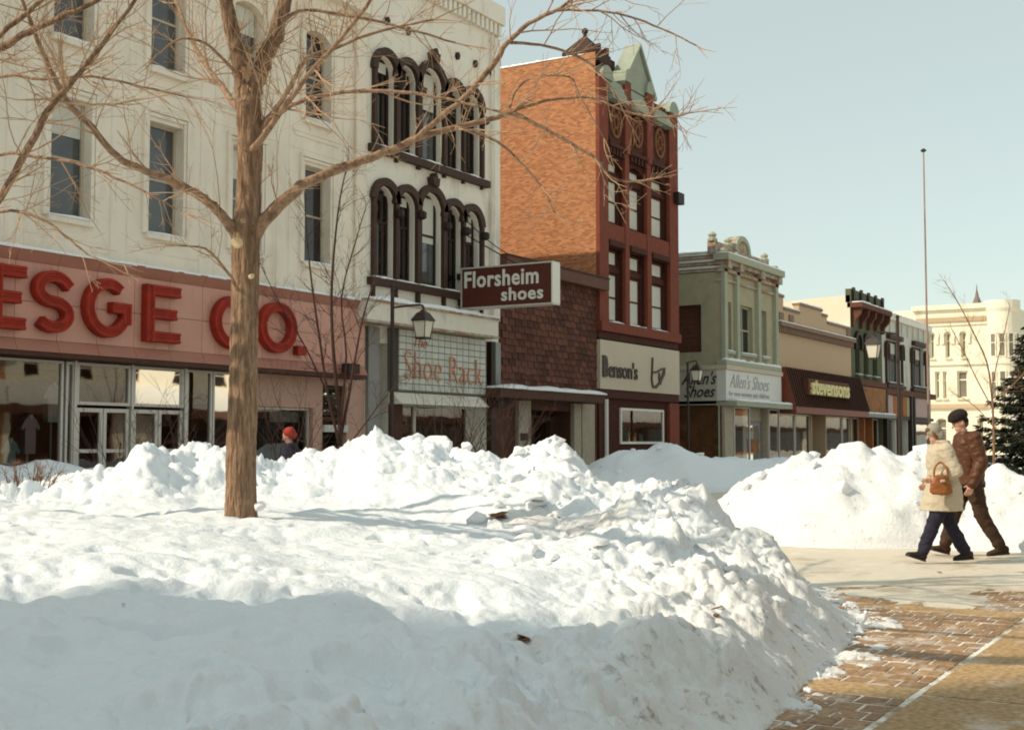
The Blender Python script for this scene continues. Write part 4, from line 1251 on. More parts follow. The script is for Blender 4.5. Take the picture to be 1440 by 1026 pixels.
# white awning roll under it
FA = Fr((0, YF - .6, 0), (1, 0, 0), (0, -1, 0))
a0, a1 = X_at(560, 560, YF - .7), X_at(684, 560, YF - .7)
for k in range(3):
    mb = MB().prism(Fr((a0, YF - .3, 0), (0, -1, 0), (1, 0, 0)), [(0.02, 2.94 - k * .115), (.14 + k * .13, 2.92 - k * .115), (.27 + k * .13, 2.80 - k * .115), (.02, 2.80 - k * .115)], 0, a1 - a0)
    mb.build('awning_slat', M['canopy_white'], bf)
# piers and doorways
MB().box(FRONT, X0F + .01, X_at(529, 560), .1, 4.85, .001, .12).build('pier', M['gray_wall'], bf)
MB().box(FRONT, X_at(546, 560), X_at(557, 560), .1, 4.85, .001, .25).build('pier', M['brown_board'], bf)
MB().box(FRONT, X_at(684, 560), X_at(690, 560), .1, 4.85, .001, .2).build('pier', M['black_trim'], bf)
MB().box(FRONT, X_at(690, 560), X1F - .002, 2.7, 4.85, .001, .1).build('pier', M['gray_wall'], bf)
MB().box(FRONT, X_at(684, 600) , X1F - .002, .1, 2.69, .001, .1).build('pier', M['brown_board'], bf)
MB().box(FRONT, X_at(684, 550), X_at(696, 550), 2.62, 3.05, .12, .5).build('alarm_box', M['black_trim'], bf)
interior_box(FRONT, X_at(557, 600), X_at(684, 600), .1, 3.0, 5, bf, 'interior_dark', n=-.72)
interior_box(FRONT, X_at(529, 600) + .01, X_at(546, 600) - .01, .1, 4.4, 3, bf, 'interior_dark', n=-1.62)
e = [X_at(p, 610, YF + .4) for p in (559, 581, 655, 684)]
shop_pane(FRONT, e[0], e[1], .12, 2.6, -.4, bf); shop_pane(FRONT, e[1] + .01, e[2], .12, 2.6, -.4, bf); shop_pane(FRONT, e[2] + .01, e[3], .12, 2.6, -.4, bf)
MB().box(FRONT, e[0] + .1, e[1] - .1, 1.7, 2.5, -.52, -.5).build('poster', M['orange_panel'], bf)
text('24', FRONT, e[0] + .2, e[1] - .2, 1.95, 2.4, -.499, .01, 'sign_white', bf)
# the blade sign
XS = on_y(641, 420, YF).x
FS = Fr((XS, 0, 0), (0, -1, 0), (-1, 0, 0))
ya, yb = -(YF - .25), -on_x(776, 400, XS).y
zt, zb_ = on_x(776, 369, XS).z, on_x(776, 425, XS).z
bs_ = thing('blade_sign', 'brown blade sign with white lettering hung out over the pavement', 'sign', (XS, YF - .3, zb_))
MB().box(FS, -ya * -1, yb, zb_, zt, -.42, 0).build('box', M['sign_brown'], bs_)
fr = MB()
for (p, q, r, s) in ((ya - .03, yb + .04, zt, zt + .05), (ya - .03, yb + .04, zb_ - .05, zb_)): fr.box(FS, p, q, r, s, -.45, .04)
fr.box(FS, ya - .04, ya - .002, zb_, zt, -.45, .04)
fr.build('frame', M['aluminium'], bs_)
MB().box(FS, yb + .003, yb + .05, zb_, zt, -.45, .04).build('end_panel', M['sign_white'], bs_)
L = yb - ya
Hs = zt - zb_
text('Florsheim', FS, ya + .03 * L, ya + .86 * L, zb_ + .50 * Hs, zb_ + .93 * Hs, .002, .03, 'sign_white', bs_, bold=.022, space=1.08)
text('shoes', FS, ya + .45 * L, ya + .91 * L, zb_ + .11 * Hs, zb_ + .45 * Hs, .002, .03, 'sign_white', bs_, bold=.025, space=1.1)
for y in (ya + .1 * L, ya + .6 * L):
    MB().tube([FS.P(y, zt + .04, -.2), FS.P(ya - .2, zt + 1.3, -.2)], [.02, .02], 6).build('stay_rod', M['black_trim'], bs_)
MB().box(FS, ya - .3, ya - .042, zt - .3, zt - .1, -.28, -.12).box(FS, ya - .3, ya - .042, zb_ + .1, zb_ + .3, -.28, -.12).build('bracket', M['black_trim'], bs_)
# ------------------------------------------------------------------ low shop clad in brown shingles
X0S, X1S = X1F + .004, X_at(838.5, 440)
bsh = thing('shingled_shop', 'low shop with a front of brown wooden shingles over a snowy canopy', 'building', ((X0S + X1S) / 2, YF, 0), 'shop buildings in the row')
hd = hole(X_at(742, 600), X_at(802, 600), .1, 2.6) | {'rec': .8}
mb = MB()
facade(mb, FRONT, X0S, X1S, 0, 7.9, [hd], .3, n=-.02)
shell(mb, FRONT, X0S, X1S, 0, 7.9, 22, n=-.02)
mb.build('wall', M['brown_board'], bsh)
ncol, nrow = 17, 17
zlo, zhi = 3.42, 7.5
tw, th = (X1S - X0S) / ncol, (zhi - zlo) / nrow
F0 = Fr((0, 0, 0), (1, 0, 0), (0, -1, 0))
sm = []
for k in range(5):
    rg = random.Random(k)
    w = tw * rg.uniform(.44, .49); dz = rg.uniform(-.02, .02)
    a = MB()
    a.hexa([F0.P(-w, -th * .62 + dz, .012), F0.P(w, -th * .62 + dz + rg.uniform(-.012, .012), .012), F0.P(w, -th * .62 + dz, .05 + rg.uniform(0, .02)), F0.P(-w, -th * .62 + dz, .05 + rg.uniform(0, .02)),
            F0.P(-w, th * .5, .0), F0.P(w, th * .5, .0), F0.P(w, th * .5, .014), F0.P(-w, th * .5, .014)])
    me = a.mesh('shingle'); me.materials.append(M['shingle']); sm.append(me)
for j in range(nrow):
    for i in range(ncol):
        if j % 2 and i == ncol - 1: continue
        u = X0S + (i + .5 + (.5 if j % 2 else 0)) * tw
        o = link('shingle', rnd.choice(sm), None, bsh, loc=FRONT.P(u, zlo + (j + .5) * th + rnd.uniform(-.012, .012), -.012) - bsh.location)
MB().box(FRONT, X0S, X_at(857, 395, YF - .35), 7.46, 7.9, -.019, .35).build('cornice', M['cornice_brown'], bsh)
MB().box(FRONT, X0S, X_at(857, 395, YF - .35), 7.905, 7.95, -.3, .4).build('coping', M['dark_trim'], bsh)
FC = Fr((0, YF - 1.0, 0), (1, 0, 0), (0, -1, 0))
ca, cb = X_at(704, 552, YF - 1), X_at(851, 560, YF - 1)
MB().box(FC, ca, cb, 2.93, 3.24, -.98, 0).build('canopy', M['brown_board'], bsh)
snow_strip(FC, ca, cb, 3.242, -.95, .06, .17, bsh)
for a, b, m in ((725, 742, 'stone_pier'), (803, 813, 'stone_pier'), (814.5, 832, 'stone_pier')):
    MB().box(FRONT, X_at(a, 600), X_at(b, 600), .1, 2.9, -.018, .14).build('pier', M[m], bsh)
MB().box(FRONT, X_at(727, 600), X_at(737, 600), 1.5, 1.75, .142, .17).build('mail_box', M['dark_trim'], bsh)
interior_box(FRONT, X_at(742, 600), X_at(802, 600), .1, 2.6, 5, bsh, 'interior', n=-.84)
e = [X_at(p, 600, YF + .8) for p in (743, 769.5, 801)]
shop_door(FRONT, e[0] + .1, e[1] - .01, .12, 2.45, -.8, bsh, 'black_trim', .13, False); shop_door(FRONT, e[1] + .01, e[2] - .2, .12, 2.45, -.8, bsh, 'black_trim', .13, False)

# ------------------------------------------------------------------ tall red brown tower of a building with a brick flank
X0B, X1B = X1S + .004, X_at(950, 400)
bb = thing('brick_tower_building', 'tall narrow red brown building with an orange brick flank and green copper gable', 'building', ((X0B + X1B) / 2, YF, 0), 'shop buildings in the row')
def bx(px, py=400): return X_at(px, py)
cols = [(bx(851.5), bx(875)), (bx(881.5), bx(906)), (bx(912.5), bx(938))]
h2 = [hole(a, b, 6.3, 9.35) for a, b in cols]
h3 = [hole(a, b, 10.35, 13.0, .4) for a, b in cols]
mb = MB()
facade(mb, FRONT, X0B, X1B, 5.55, 16.3, h2 + h3, .34)
mb.build('front_wall', M['front_brick'], bb)
SB = side_frame(X0B)
mb = MB()
P = SB.P
mb.quad(P(YF, 0), P(YF + 20, 0), P(YF + 20, 17.1), P(YF, 17.1))
mb.build('side_wall', M['side_brick'], bb)
mb = MB()
mb.box(FRONT, X0B + .01, X1B, 0, 5.5, -20, -1.2).box(FRONT, X0B + .01, X1B, 5.56, 15.5, -20, -1.0)
mb.build('core', M['red_dark'], bb)
MB().quad(*[Fr((X1B, 0, 0), (0, 1, 0), (1, 0, 0)).P(*q) for q in ((YF, 0), (YF + 20, 0), (YF + 20, 16.4), (YF, 16.4))]).build('side_wall', M['red_dark'], bb)
snow_strip(Fr((X0B, 0, 0), (0, 1, 0), (-1, 0, 0)), YF + .5, YF + 19, 17.06, -.25, .03, .09, bb)
# upper floors: windows with transoms, piers, spandrel
for hset, rz in ((h2, 8.35), (h3, 12.2)):
    for h in hset:
        lo = hole(h['u0'] + .12, h['u1'] - .12, h['z0'] + .02, rz)
        w = window(FRONT, lo, bb, .24, 'red_dark', 'pane_dark', .09, .5, blind=.93)
        up = hole(h['u0'] + .12, h['u1'] - .12, rz + .25, h['z1'] - .05)
        window(FRONT, up, bb, .24, 'red_dark', 'pane_dark', .1, 0, blind=.9, name='transom_window')
        MB().box(FRONT, h['u0'] + .004, h['u1'] - .004, rz + .01, rz + .24, -.30, -.12).build('transom_bar', M['red_dark'], bb)
        MB().box(FRONT, h['u0'] + .004, h['u0'] + .115, h['z0'], h['z1'] - .42, -.3, -.14).build('jamb', M['red_dark'], bb)
        MB().box(FRONT, h['u1'] - .115, h['u1'] - .004, h['z0'], h['z1'] - .42, -.3, -.14).build('jamb', M['red_dark'], bb)
snow_strip(FRONT, cols[0][0], cols[2][1], 6.265, -.4, .12, .09, bb)
MB().box(FRONT, X0B, cols[0][0] - .01, 5.9, 16.08, .002, .16).build('corner_pier', M['red_sandstone'], bb)
MB().box(FRONT, cols[2][1] + .01, X1B, 5.9, 16.13, .002, .16).build('corner_pier', M['red_sandstone'], bb)
for a, b in ((cols[0][1], cols[1][0]), (cols[1][1], cols[2][0])):
    MB().box(FRONT, a + .02, b - .02, 6.27, 13.4, .002, .15).build('pier', M['red_sandstone'], bb)
    MB().box(FRONT, a - .06, b + .06, 13.4, 16.42, .002, .22).build('pier', M['red_sandstone'], bb)
MB().box(FRONT, X0B - .002, X1B + .05, 5.86, 6.25, .003, .25).build('sill_course', M['red_sandstone'], bb)
MB().box(FRONT, X0B, X1B, 5.56, 5.84, .003, .1).build('frieze', M['red_dark'], bb)
for a, b in cols:
    MB().box(FRONT, a + .01, b - .01, 9.62, 10.28, .001, .13).build('spandrel', M['red_sandstone'], bb)
    MB().box(FRONT, a + .06, b - .06, 9.38, 9.6, .001, .2).build('lintel', M['red_dark'], bb)
    c = (a + b) / 2
    # panel with rounded foot and a medallion
    pts = [(a + .12, 15.1), (a + .12, 14.2)] + [(c + (b - a - .24) / 2 * math.cos(t), 14.2 + .75 * math.sin(t)) for t in [math.pi + math.pi * i / 10 for i in range(1, 10)]] + [(b - .12, 14.2), (b - .12, 15.1)]
    MB().prism(FRONT, pts, .001, .09).build('panel', M['red_dark'], bb)
    F = FRONT
    ring = MB()
    sweep(ring, F, circ(c, 14.55, .46, .62, 0, 360, 22)[:-1], .14, [(-1, 0), (-.8, .06), (.8, .06), (1, 0)], .1, True)
    sweep(ring, F, circ(c, 14.55, .2, .28, 0, 360, 12)[:-1], .12, [(-1, 0), (-.6, .07), (.6, .07), (1, 0)], .1, True)
    for q in range(6):
        t = q * math.pi / 3
        ring.tube([F.P(c + .24 * math.cos(t), 14.55 + .33 * math.sin(t), .12), F.P(c + .4 * math.cos(t), 14.55 + .54 * math.sin(t), .12)], [.05, .05], 5)
    ring.build('medallion', M['medallion'], bb)
    # corbel course over the windows
    for k in range(5):
        u = a + .1 + k * (b - a - .34) / 4
        MB().box(FRONT, u, u + .16, 13.15, 13.42, .002, .2).build('corbel', M['red_dark'], bb)
    MB().box(FRONT, a + .002, b - .002, 13.43, 13.58, .002, .26).build('string_course', M['red_dark'], bb)
# sloping green copper skirts between the piers
def skirt(a, b, z0, z1):
    for k in range(4):
        za, zb2 = z0 + (z1 - z0) * k / 4, z0 + (z1 - z0) * (k + 1) / 4
        na, nb = .42 - .1 * k, .42 - .1 * (k + 1)
        MB().hexa([FRONT.P(a, za, -.3), FRONT.P(b, za, -.3), FRONT.P(b, za, na), FRONT.P(a, za, na), FRONT.P(a, zb2, -.3), FRONT.P(b, zb2, -.3), FRONT.P(b, zb2 - .03, nb + .05), FRONT.P(a, zb2 - .03, nb + .05)]).build('copper_strip', M['copper_green'], bb)
skirt(cols[0][0] + .0, cols[0][1] - .08, 15.35, 16.28); skirt(cols[1][0] + .08, cols[1][1] - .08, 15.35, 16.28); skirt(cols[2][0] + .08, cols[2][1] - .0, 15.35, 16.1)
# gable over the middle
ga, gb = bx(876), bx(917); gc = (ga + gb) / 2
MB().prism(FRONT, [(ga, 16.3), (gb, 16.3), (gc, 18.2)], -.5, .1).build('gable', M['copper_green'], bb)
for (p, q) in (((ga - .12, 16.28), (gc, 18.28)), ((gb + .12, 16.28), (gc, 18.28))):
    dx, dz = q[0] - p[0], q[1] - p[1]; l = math.hypot(dx, dz); nx, nz = -dz / l * .12, dx / l * .12
    s = 1 if dx > 0 else -1
    MB().prism(FRONT, [p, q, (q[0], q[1] + .16), (p[0] - s * .08, p[1] + .14)], -.55, .22).build('gable_coping', M['copper_green'], bb)
# little turret roofs on the corners
def cap(a, b, z0, m):
    c = (a + b) / 2; w = (b - a) / 2
    pts = [(a, z0), (b, z0)] + [(c + w * math.cos(t), z0 + .55 * math.sin(t)) for t in [math.pi * i / 8 for i in range(1, 8)]]
    MB().prism(FRONT, pts, -.5, .24).build('pier_cap', M[m], bb)
cap(X0B + .1, cols[0][0] + .35, 16.1, 'copper_green'); cap(cols[2][1] - .1, X1B + .02, 16.15, 'copper_green')
for a, b in ((cols[0][1], cols[1][0]), (cols[1][1], cols[2][0])): cap(a - .1, b + .1, 16.45, 'copper_green')
MB().box(FRONT, cols[0][1] - .1, cols[1][0] + .1, 16.2, 17.5, -.9, -.55).build('chimney', M['red_dark'], bb)
mb = MB()
q0, q1, y0, y1 = X0B - .04, X0B + 1.5, YF + .05, YF + 1.5
ap = (q0 + .5, YF + .7, 18.0)
mb.add([(q0, y0, 17.24), (q1, y0, 17.24), (q1, y1, 17.24), (q0, y1, 17.24), ap, (q0, y0, 17.12), (q1, y0, 16.3), (q1, y1, 16.3), (q0, y1, 17.12)],
       [(0, 1, 4), (1, 2, 4), (2, 3, 4), (3, 0, 4), (0, 1, 6, 5), (1, 2, 7, 6), (2, 3, 8, 7), (3, 0, 5, 8), (5, 6, 7, 8)])
rf = mb.build('turret_roof', M['roof_brown'], bb)
for k in range(6):      # broken cresting along the turret eaves
    MB().cube(q0 + .1 + k * .24, q0 + .22 + k * .24, y0 + .02, y0 + .2, 17.0, 17.35 + .12 * ((k * 7) % 3)).build('cresting', M['roof_brown'], rf)
MB().lathe(Vector(ap) - Vector((0, 0, .15)), [(.08, 0), (.08, .2), (.13, .24), (.14, .34), (.07, .42)], 8).build('finial', M['roof_brown'], rf)
MB().box(FRONT, X1B - .55, X1B + .1, 12.1, 12.6, .165, .42).build('bracket', M['black_trim'], bb)
# sign fascia with lettering and swan-like loop mark
MB().box(FRONT, X0B + .01, X1B - .01, 3.55, 5.5, .002, .16).build('sign_board', M['benson_sign'], bb)
def sx(px): return X_at(px, 520, YF - .17)
F = FRONT
p0 = on_y(848, 532, YF - .17); p1 = on_y(896, 508, YF - .17)
text('Benson\'s', F, p0.x, p1.x, 4.02, 4.72, .162, .05, 'benson_letter', bb, bold=.012, space=.95)
text('B', F, p0.x - .05, p0.x + .42, 4.02, 4.88, .163, .052, 'benson_letter', bb, name='initial', bold=.03)
lg = MB()
u = sx(916); v = sx(934)
pr = [(-1, 0), (-1, .05), (1, .05), (1, 0)]
sweep(lg, F, [(u + .1, 5.05), (u + .05, 4.5), (u, 4.1), (u + .1, 3.82), (u + .45, 3.80), (u + .8, 4.0), (v - .2, 4.35), (v + .02, 4.62)], .11, pr, .162)
sweep(lg, F, [(u + .02, 4.42), (u + .5, 4.44), (v - .3, 4.6), (v + .02, 4.64), (v - .02, 4.4), (v - .35, 4.1), (u + .9, 3.98), (u + .75, 4.2), (u + .8, 4.42)], .08, pr, .166)
lg.build('emblem', M['benson_letter'], bb)
MB().box(FRONT, X0B + .01, X1B - .01, 3.2, 3.54, .002, .12).build('lower_frieze', M['red_dark'], bb)
# ground floor
wa, wb = bx(871, 600), bx(932, 600)
hg = hole(wa, wb, 1.35, 2.85)
mb = facade(MB(), FRONT, X0B + .01, X1B, 0, 3.19, [hg], .3, n=.0)
mb.build('ground_wall', M['front_brick'], bb)
interior_box(FRONT, wa + .01, wb - .01, 1.3, 2.9, 1.15, bb, 'interior', n=-.305)
shop_pane(FRONT, wa + .01, wb - .01, 1.36, 2.84, .02, bb, 'sign_white', .1)
for i, (m, s) in enumerate((('shirt_white', .22), ('poster', .3), ('bag_leather', .26), ('shirt_teal', .18))):
    u = wa + .5 + i * (wb - wa - 1) / 4
    MB().lathe(FRONT.P(u, 1.37, -.5), [(s * .6, 0), (s, .1), (s * .8, s * 2), (s * .3, s * 2.4)], 8).build('goods', M[m], bb)
MB().tube([FRONT.P(bx(849, 600), 0, .12), FRONT.P(bx(849, 600), 3.15, .12)], [.09, .09], 8).build('downpipe', M['sign_white'], bb)
MB().box(FRONT, X0B + .02, bx(845, 600), .1, 3.15, .002, .1).build('ground_pier', M['red_dark'], bb)
MB().box(FRONT, bx(938, 600), X1B - .01, .1, 3.15, .002, .14).build('ground_pier', M['red_sandstone'], bb)
# ------------------------------------------------------------------ corner shoe shop in grey green
X0A, X1A = X_at(1015, 450), X_at(1090, 450)
ba = thing('corner_shoe_shop', 'grey green two storey shoe shop with a round topped parapet and white wrap-round sign', 'building', ((X0A + X1A) / 2, YF, 0), 'shop buildings in the row')
def ax(px, py=460): return X_at(px, py)
aw = [hole(ax(1019), ax(1028.5), 5.9, 8.35), hole(ax(1038.5), ax(1058.5), 5.9, 8.35), hole(ax(1068.5), ax(1078), 5.9, 8.35)]
mb = facade(MB(), FRONT, X0A, X1A, 5.0, 10.2, aw, .25)
SA = side_frame(X0A)
sy0, sy1 = on_x(986, 460, X0A).y, on_x(938, 460, X0A).y
sw = hole(sy0, sy1, 5.85, 8.2)
facade(mb, SA, YF, YF + 18, 5.0, 9.75, [sw], .3)
shell(mb, FRONT, X0A, X1A, 0, 10.2, 18, left=False, zr=9.9)
mb.build('wall', M['sage'], ba)
for h, mu_ in zip(aw, (0, 1, 0)):
    window(FRONT, h, ba, .25, 'sage_trim', 'pane_dark', .1, .5, mu_, .0, 'sage_trim', True, .2)
w = window(SA, sw, ba, .3, 'rust_brown', 'rust_brown', .08, .7)
for k in range(7):
    z = sw['z0'] + .1 + k * .22
    MB().box(SA, sy0 + .09, sy1 - .09, z, z + .2, -.32, -.27).build('board', M['rust_brown'], w)
for px in (1016.5, 1034, 1064, 1088.5):
    u = ax(px)
    MB().box(FRONT, u - .2, u + .2, 5.45, 10.9, .002, .2).build('pilaster', M['sage_trim'], ba)
    MB().box(FRONT, u - .27, u + .27, 9.9, 10.6, .003, .42).build('bracket', M['rust_trim'], ba)
# cornice courses, parapet with the round pediment
for z0, z1, n1, m in ((9.3, 9.42, .12, 'rust_trim'), (9.75, 9.9, .2, 'rust_trim'), (10.1, 10.28, .32, 'rust_trim'), (10.3, 10.62, .5, 'sage_trim')):
    MB().box(FRONT, X0A - n1 * .6, X1A + n1 * .5, z0, z1, -.3, n1).build('cornice', M[m], ba)
for k in range(6):
    z = 9.78 + k * .16
    MB().box(SA, YF - .02, YF + 17, z, z + .13, -.3, .03 + .03 * k).build('side_cornice', M['rust_trim'] if k % 2 == 0 else M['sign_white'], ba)
snow_strip(FRONT, X0A - .3, X1A + .25, 10.63, -.1, .48, .1, ba)
snow_strip(SA, YF + .3, YF + 17, 10.73, -.3, .2, .12, ba)
pa, pb = ax(1011, 350), ax(1086, 360)
pc = ax(1047, 340)
MB().box(FRONT, pa, pc - 1.15, 10.64, 11.25, -.6, -.2).build('parapet', M['rust_trim'], ba)
MB().box(FRONT, pc + 1.15, pb, 10.64, 11.15, -.6, -.2).build('parapet', M['rust_trim'], ba)
pts = [(pc - 1.1, 10.64), (pc + 1.1, 10.64)] + [(pc + 1.1 * math.cos(t), 11.1 + .85 * math.sin(t)) for t in [math.pi * i / 12 for i in range(0, 13)]]
pd = MB().prism(FRONT, pts, -.62, -.15).build('pediment', M['rust_trim'], ba)
rg_ = MB(); sweep(rg_, FRONT, circ(pc, 11.1, .95, .7, 0, 180, 14), .26, [(-1, 0), (-1, .1), (1, .1), (1, 0)], -.149)
rg_.build('pediment_ring', M['sage_trim'], pd)
for u, z in ((pa + .15, 11.25), (pc - 1.3, 11.25), (pc + 1.3, 11.15), (pb - .15, 11.15)):
    MB().lathe(FRONT.P(u, z, -.4), [(.25, 0), (.25, .12), (.16, .18), (.22, .32), (.08, .46)], 8).build('urn', M['sage_trim'], ba)
# ledge above the sign and the sign itself
MB().box(FRONT, X0A - .2, X1A + .1, 5.2, 5.42, -.2, .3).build('ledge', M['sage_trim'], ba)
snow_strip(FRONT, X0A - .15, X1A + .1, 5.43, 0.02, .3, .12, ba)
MB().box(FRONT, X0A - .3, X1A + .12, 4.96, 5.18, -.2, .36).build('moulding', M['benson_sign'], ba)
MB().box(FRONT, X0A - .24, X1A + .06, 3.45, 4.95, -.2, .28).build('sign_board', M['allen_white'], ba)
MB().box(SA, YF + .205, YF + 3.4, 3.45, 4.95, 0.001, .24).build('sign_board', M['allen_side'], ba)
MB().box(SA, YF + .205, YF + 3.4, 4.96, 5.18, 0.001, .3).build('moulding', M['benson_sign'], ba)
FA2 = Fr((X0A - .24, 0, 0), (0, -1, 0), (-1, 0, 0))
y_of = lambda px, py: -on_x(px, py, X0A - .245).y
text('Allen\'s', FA2, y_of(958, 535), y_of(1008, 535), 4.24, 4.88, .002, .02, 'black_letter', ba, shear=.42, bold=.01)
text('Shoes', FA2, y_of(962, 555), y_of(1006, 555), 3.62, 4.2, .002, .02, 'black_letter', ba, shear=.42, bold=.012)
FS2 = Fr((0, YF - .28, 0), (1, 0, 0), (0, -1, 0))
text('Allen\'s Shoes', FS2, X_at(1026, 540, YF - .28), X_at(1081, 540, YF - .28), 4.1, 4.8, .002, .02, 'gray_letter', ba, shear=.4, bold=-.012, slope=-.02)
text('for men women and children', FS2, X_at(1025, 553, YF - .28), X_at(1081, 553, YF - .28), 3.7, 3.95, .002, .015, 'gray_letter', ba, bold=-.005)
MB().box(FRONT, X0A - .05, X1A + .5, 3.2, 3.44, -.3, .75).build('canopy', M['sage_trim'], ba)
snow_strip(FRONT, X0A - .0, X1A + .5, 3.445, .3, .78, .12, ba)
# shop windows below
interior_box(FRONT, X0A + .2, X1A, .1, 3.19, 6, ba, 'interior', n=-.1)
shop_pane(FRONT, ax(1029, 600), ax(1051, 600), .1, 3.18, .1, ba); shop_pane(FRONT, ax(1078, 600), X1A + .1, .1, 3.18, .1, ba)
MB().box(FRONT, ax(1051.5, 600), ax(1077.5, 600), 2.52, 3.19, -.34, -.26).box(FRONT, ax(1051.5, 600), ax(1055, 600), .1, 2.5, -.34, -.26).box(FRONT, ax(1077, 600), ax(1078.2, 600) - .02, .1, 3.19, -1.2, .09).build('recess_panel', M['stone_pier'], ba)
shop_door(FRONT, ax(1055.5, 600), ax(1076, 600), .12, 2.5, -.3, ba, 'gray_wall', .2)
MB().box(FRONT, ax(1058, 600), ax(1073, 600), .9, 1.6, -.26, -.24).build('notice', M['orange_panel'], ba)
MB().box(FRONT, X0A, ax(1029, 600) - .01, .1, 3.18, -.05, .1).build('pier', M['stone_pier'], ba)
shop_pane(SA, YF + .15, YF + 2.6, .5, 3.3, .02, ba, 'sage_trim'); MB().box(SA, YF + .06, YF + 3.4, .1, .49, -.1, .05).build('stall_riser', M['sage'], ba)
MB().box(SA, YF + 2.62, YF + 3.4, .1, 3.4, -.2, .06).build('pier', M['allen_side'], ba)
MB().box(SA, YF + 3.42, YF + 18, 0, 4.98, -.2, .0).build('side_base', M['sage'], ba)
# alley between the tower and the corner shop
MB().quad((X1B, YF + 14, 0), (X0A, YF + 14, 0), (X0A, YF + 14, 3.2), (X1B, YF + 14, 3.2)).build('alley_wall', M['brown_board'], None, label='low brown wall closing the alley between tower and corner shop', category='wall') if False else None

# ------------------------------------------------------------------ tan shop with rust seamed awning
X0T, X1T = X1A + .004, X_at(1197, 520)
bt = thing('rust_awning_shop', 'low tan brick shop with a stepped parapet and rust red seamed awning', 'building', ((X0T + X1T) / 2, YF, 0), 'shop buildings in the row')
ga_, gb_ = X0T + .4, X1T - .3
hg = [hole(X0T + .2, X_at(1141, 600), .1, 3.3), hole(X_at(1142, 600), X_at(1161, 600), .1, 3.3) | {'rec': 1.5}, hole(X_at(1162, 600), X1T - .2, .1, 3.3)]
mb = facade(MB(), FRONT, X0T, X1T, 0, 8.0, hg, .2)
shell(mb, FRONT, X0T, X1T, 0, 8.0, 20, zr=7.6)
mb.build('wall', M['tan_brick'], bt)
def txx(px, py=430): return X_at(px, py)
for a, b, z in ((X0T, txx(1102), 9.35), (txx(1102), txx(1124), 8.7), (txx(1124), txx(1156), 9.2), (txx(1156), txx(1163), 8.95), (txx(1163), X1T, 8.55)):
    MB().box(FRONT, a + .003, b - .003, 8.0, z, -.35, -.02).build('parapet', M['tan_brick'], bt)
    MB().box(FRONT, a - .02, b + .02, z + .004, z + .14, -.42, .05).build('coping', M['tan_dark'], bt)
    snow_strip(FRONT, a, b, z + .142, -.4, .04, .12, bt)
for px in (1098, 1112, 1192):
    u = txx(px); MB().box(FRONT, u - .35, u + .35, 8.05, 8.5, -.019, .06).build('panel', M['tan_dark'], bt)
MB().box(FRONT, X0T, X1T, 7.72, 7.95, .002, .35).build('cornice', M['tan_dark'], bt)
snow_strip(FRONT, X0T, X1T, 7.952, .0, .36, .07, bt)
for i in range(44):
    u = X0T + .1 + i * (X1T - X0T - .3) / 43.5
    MB().box(FRONT, u, u + .17, 7.4, 7.715, .001, .24).build('dentil', M['tan_dark'], bt)
# awning
FAw = Fr((X0T + .05, YF, 0), (0, -1, 0), (1, 0, 0))
x0, x1 = X0T + .5, X1T + .5
prof = [(0.0, 5.5), (.35, 5.5), (.95, 3.35), (.95, 3.0), (0, 3.0)]
MB().prism(Fr((x0, YF, 0), (0, -1, 0), (1, 0, 0)), prof, 0, x1 - x0).build('awning', M['awning_rust'], bt)
for i in range(38):
    u = x0 + .05 + i * (x1 - x0 - .1) / 37
    P = FRONT.P
    MB().hexa([P(u - .03, 3.36, .94), P(u + .03, 3.36, .94), P(u + .03, 3.36, 1.03), P(u - .03, 3.36, 1.03), P(u - .03, 5.49, .34), P(u + .03, 5.49, .34), P(u + .03, 5.51, .43), P(u - .03, 5.51, .43)]).build('seam_rib', M['roof_brown'], bt)
# sign on the awning slope
a, b = X_at(1137, 552, YF - .9), X_at(1190, 552, YF - .9)
FSt = Fr((0, YF - 1.0, 0), (1, 0, 0), (0, -1, 0))
MB().box(FSt, a - .3, b + .25, 4.05, 4.95, -.3, .0).build('sign_back', M['rust_brown'], bt)
text('stevensons', FSt, a, b, 4.08, 4.9, .002, .12, 'yellow_letter', bt, bold=.03, slope=-.02)
interior_box(FRONT, X0T + .3, X1T - .3, .1, 3.0, 6, bt, 'interior', n=-.25)
shop_pane(FRONT, X0T + .22, X_at(1120, 600), .4, 3.0, -.15, bt); shop_pane(FRONT, X_at(1121, 600), X_at(1141, 600), .4, 3.0, -.15, bt)
shop_pane(FRONT, X_at(1162, 600), X_at(1186, 600), .4, 3.0, -.15, bt); shop_pane(FRONT, X_at(1187, 600), X1T - .22, .4, 3.0, -.15, bt)
shop_door(FRONT, X_at(1145, 600), X_at(1158, 600), .12, 2.4, -1.4, bt, 'black_trim')
MB().box(FRONT, X0T, X_at(1141, 600), .1, .39, -.2, .05).box(FRONT, X_at(1162, 600), X1T, .1, .39, -.2, .05).build('stall_riser', M['rust_brown'], bt)

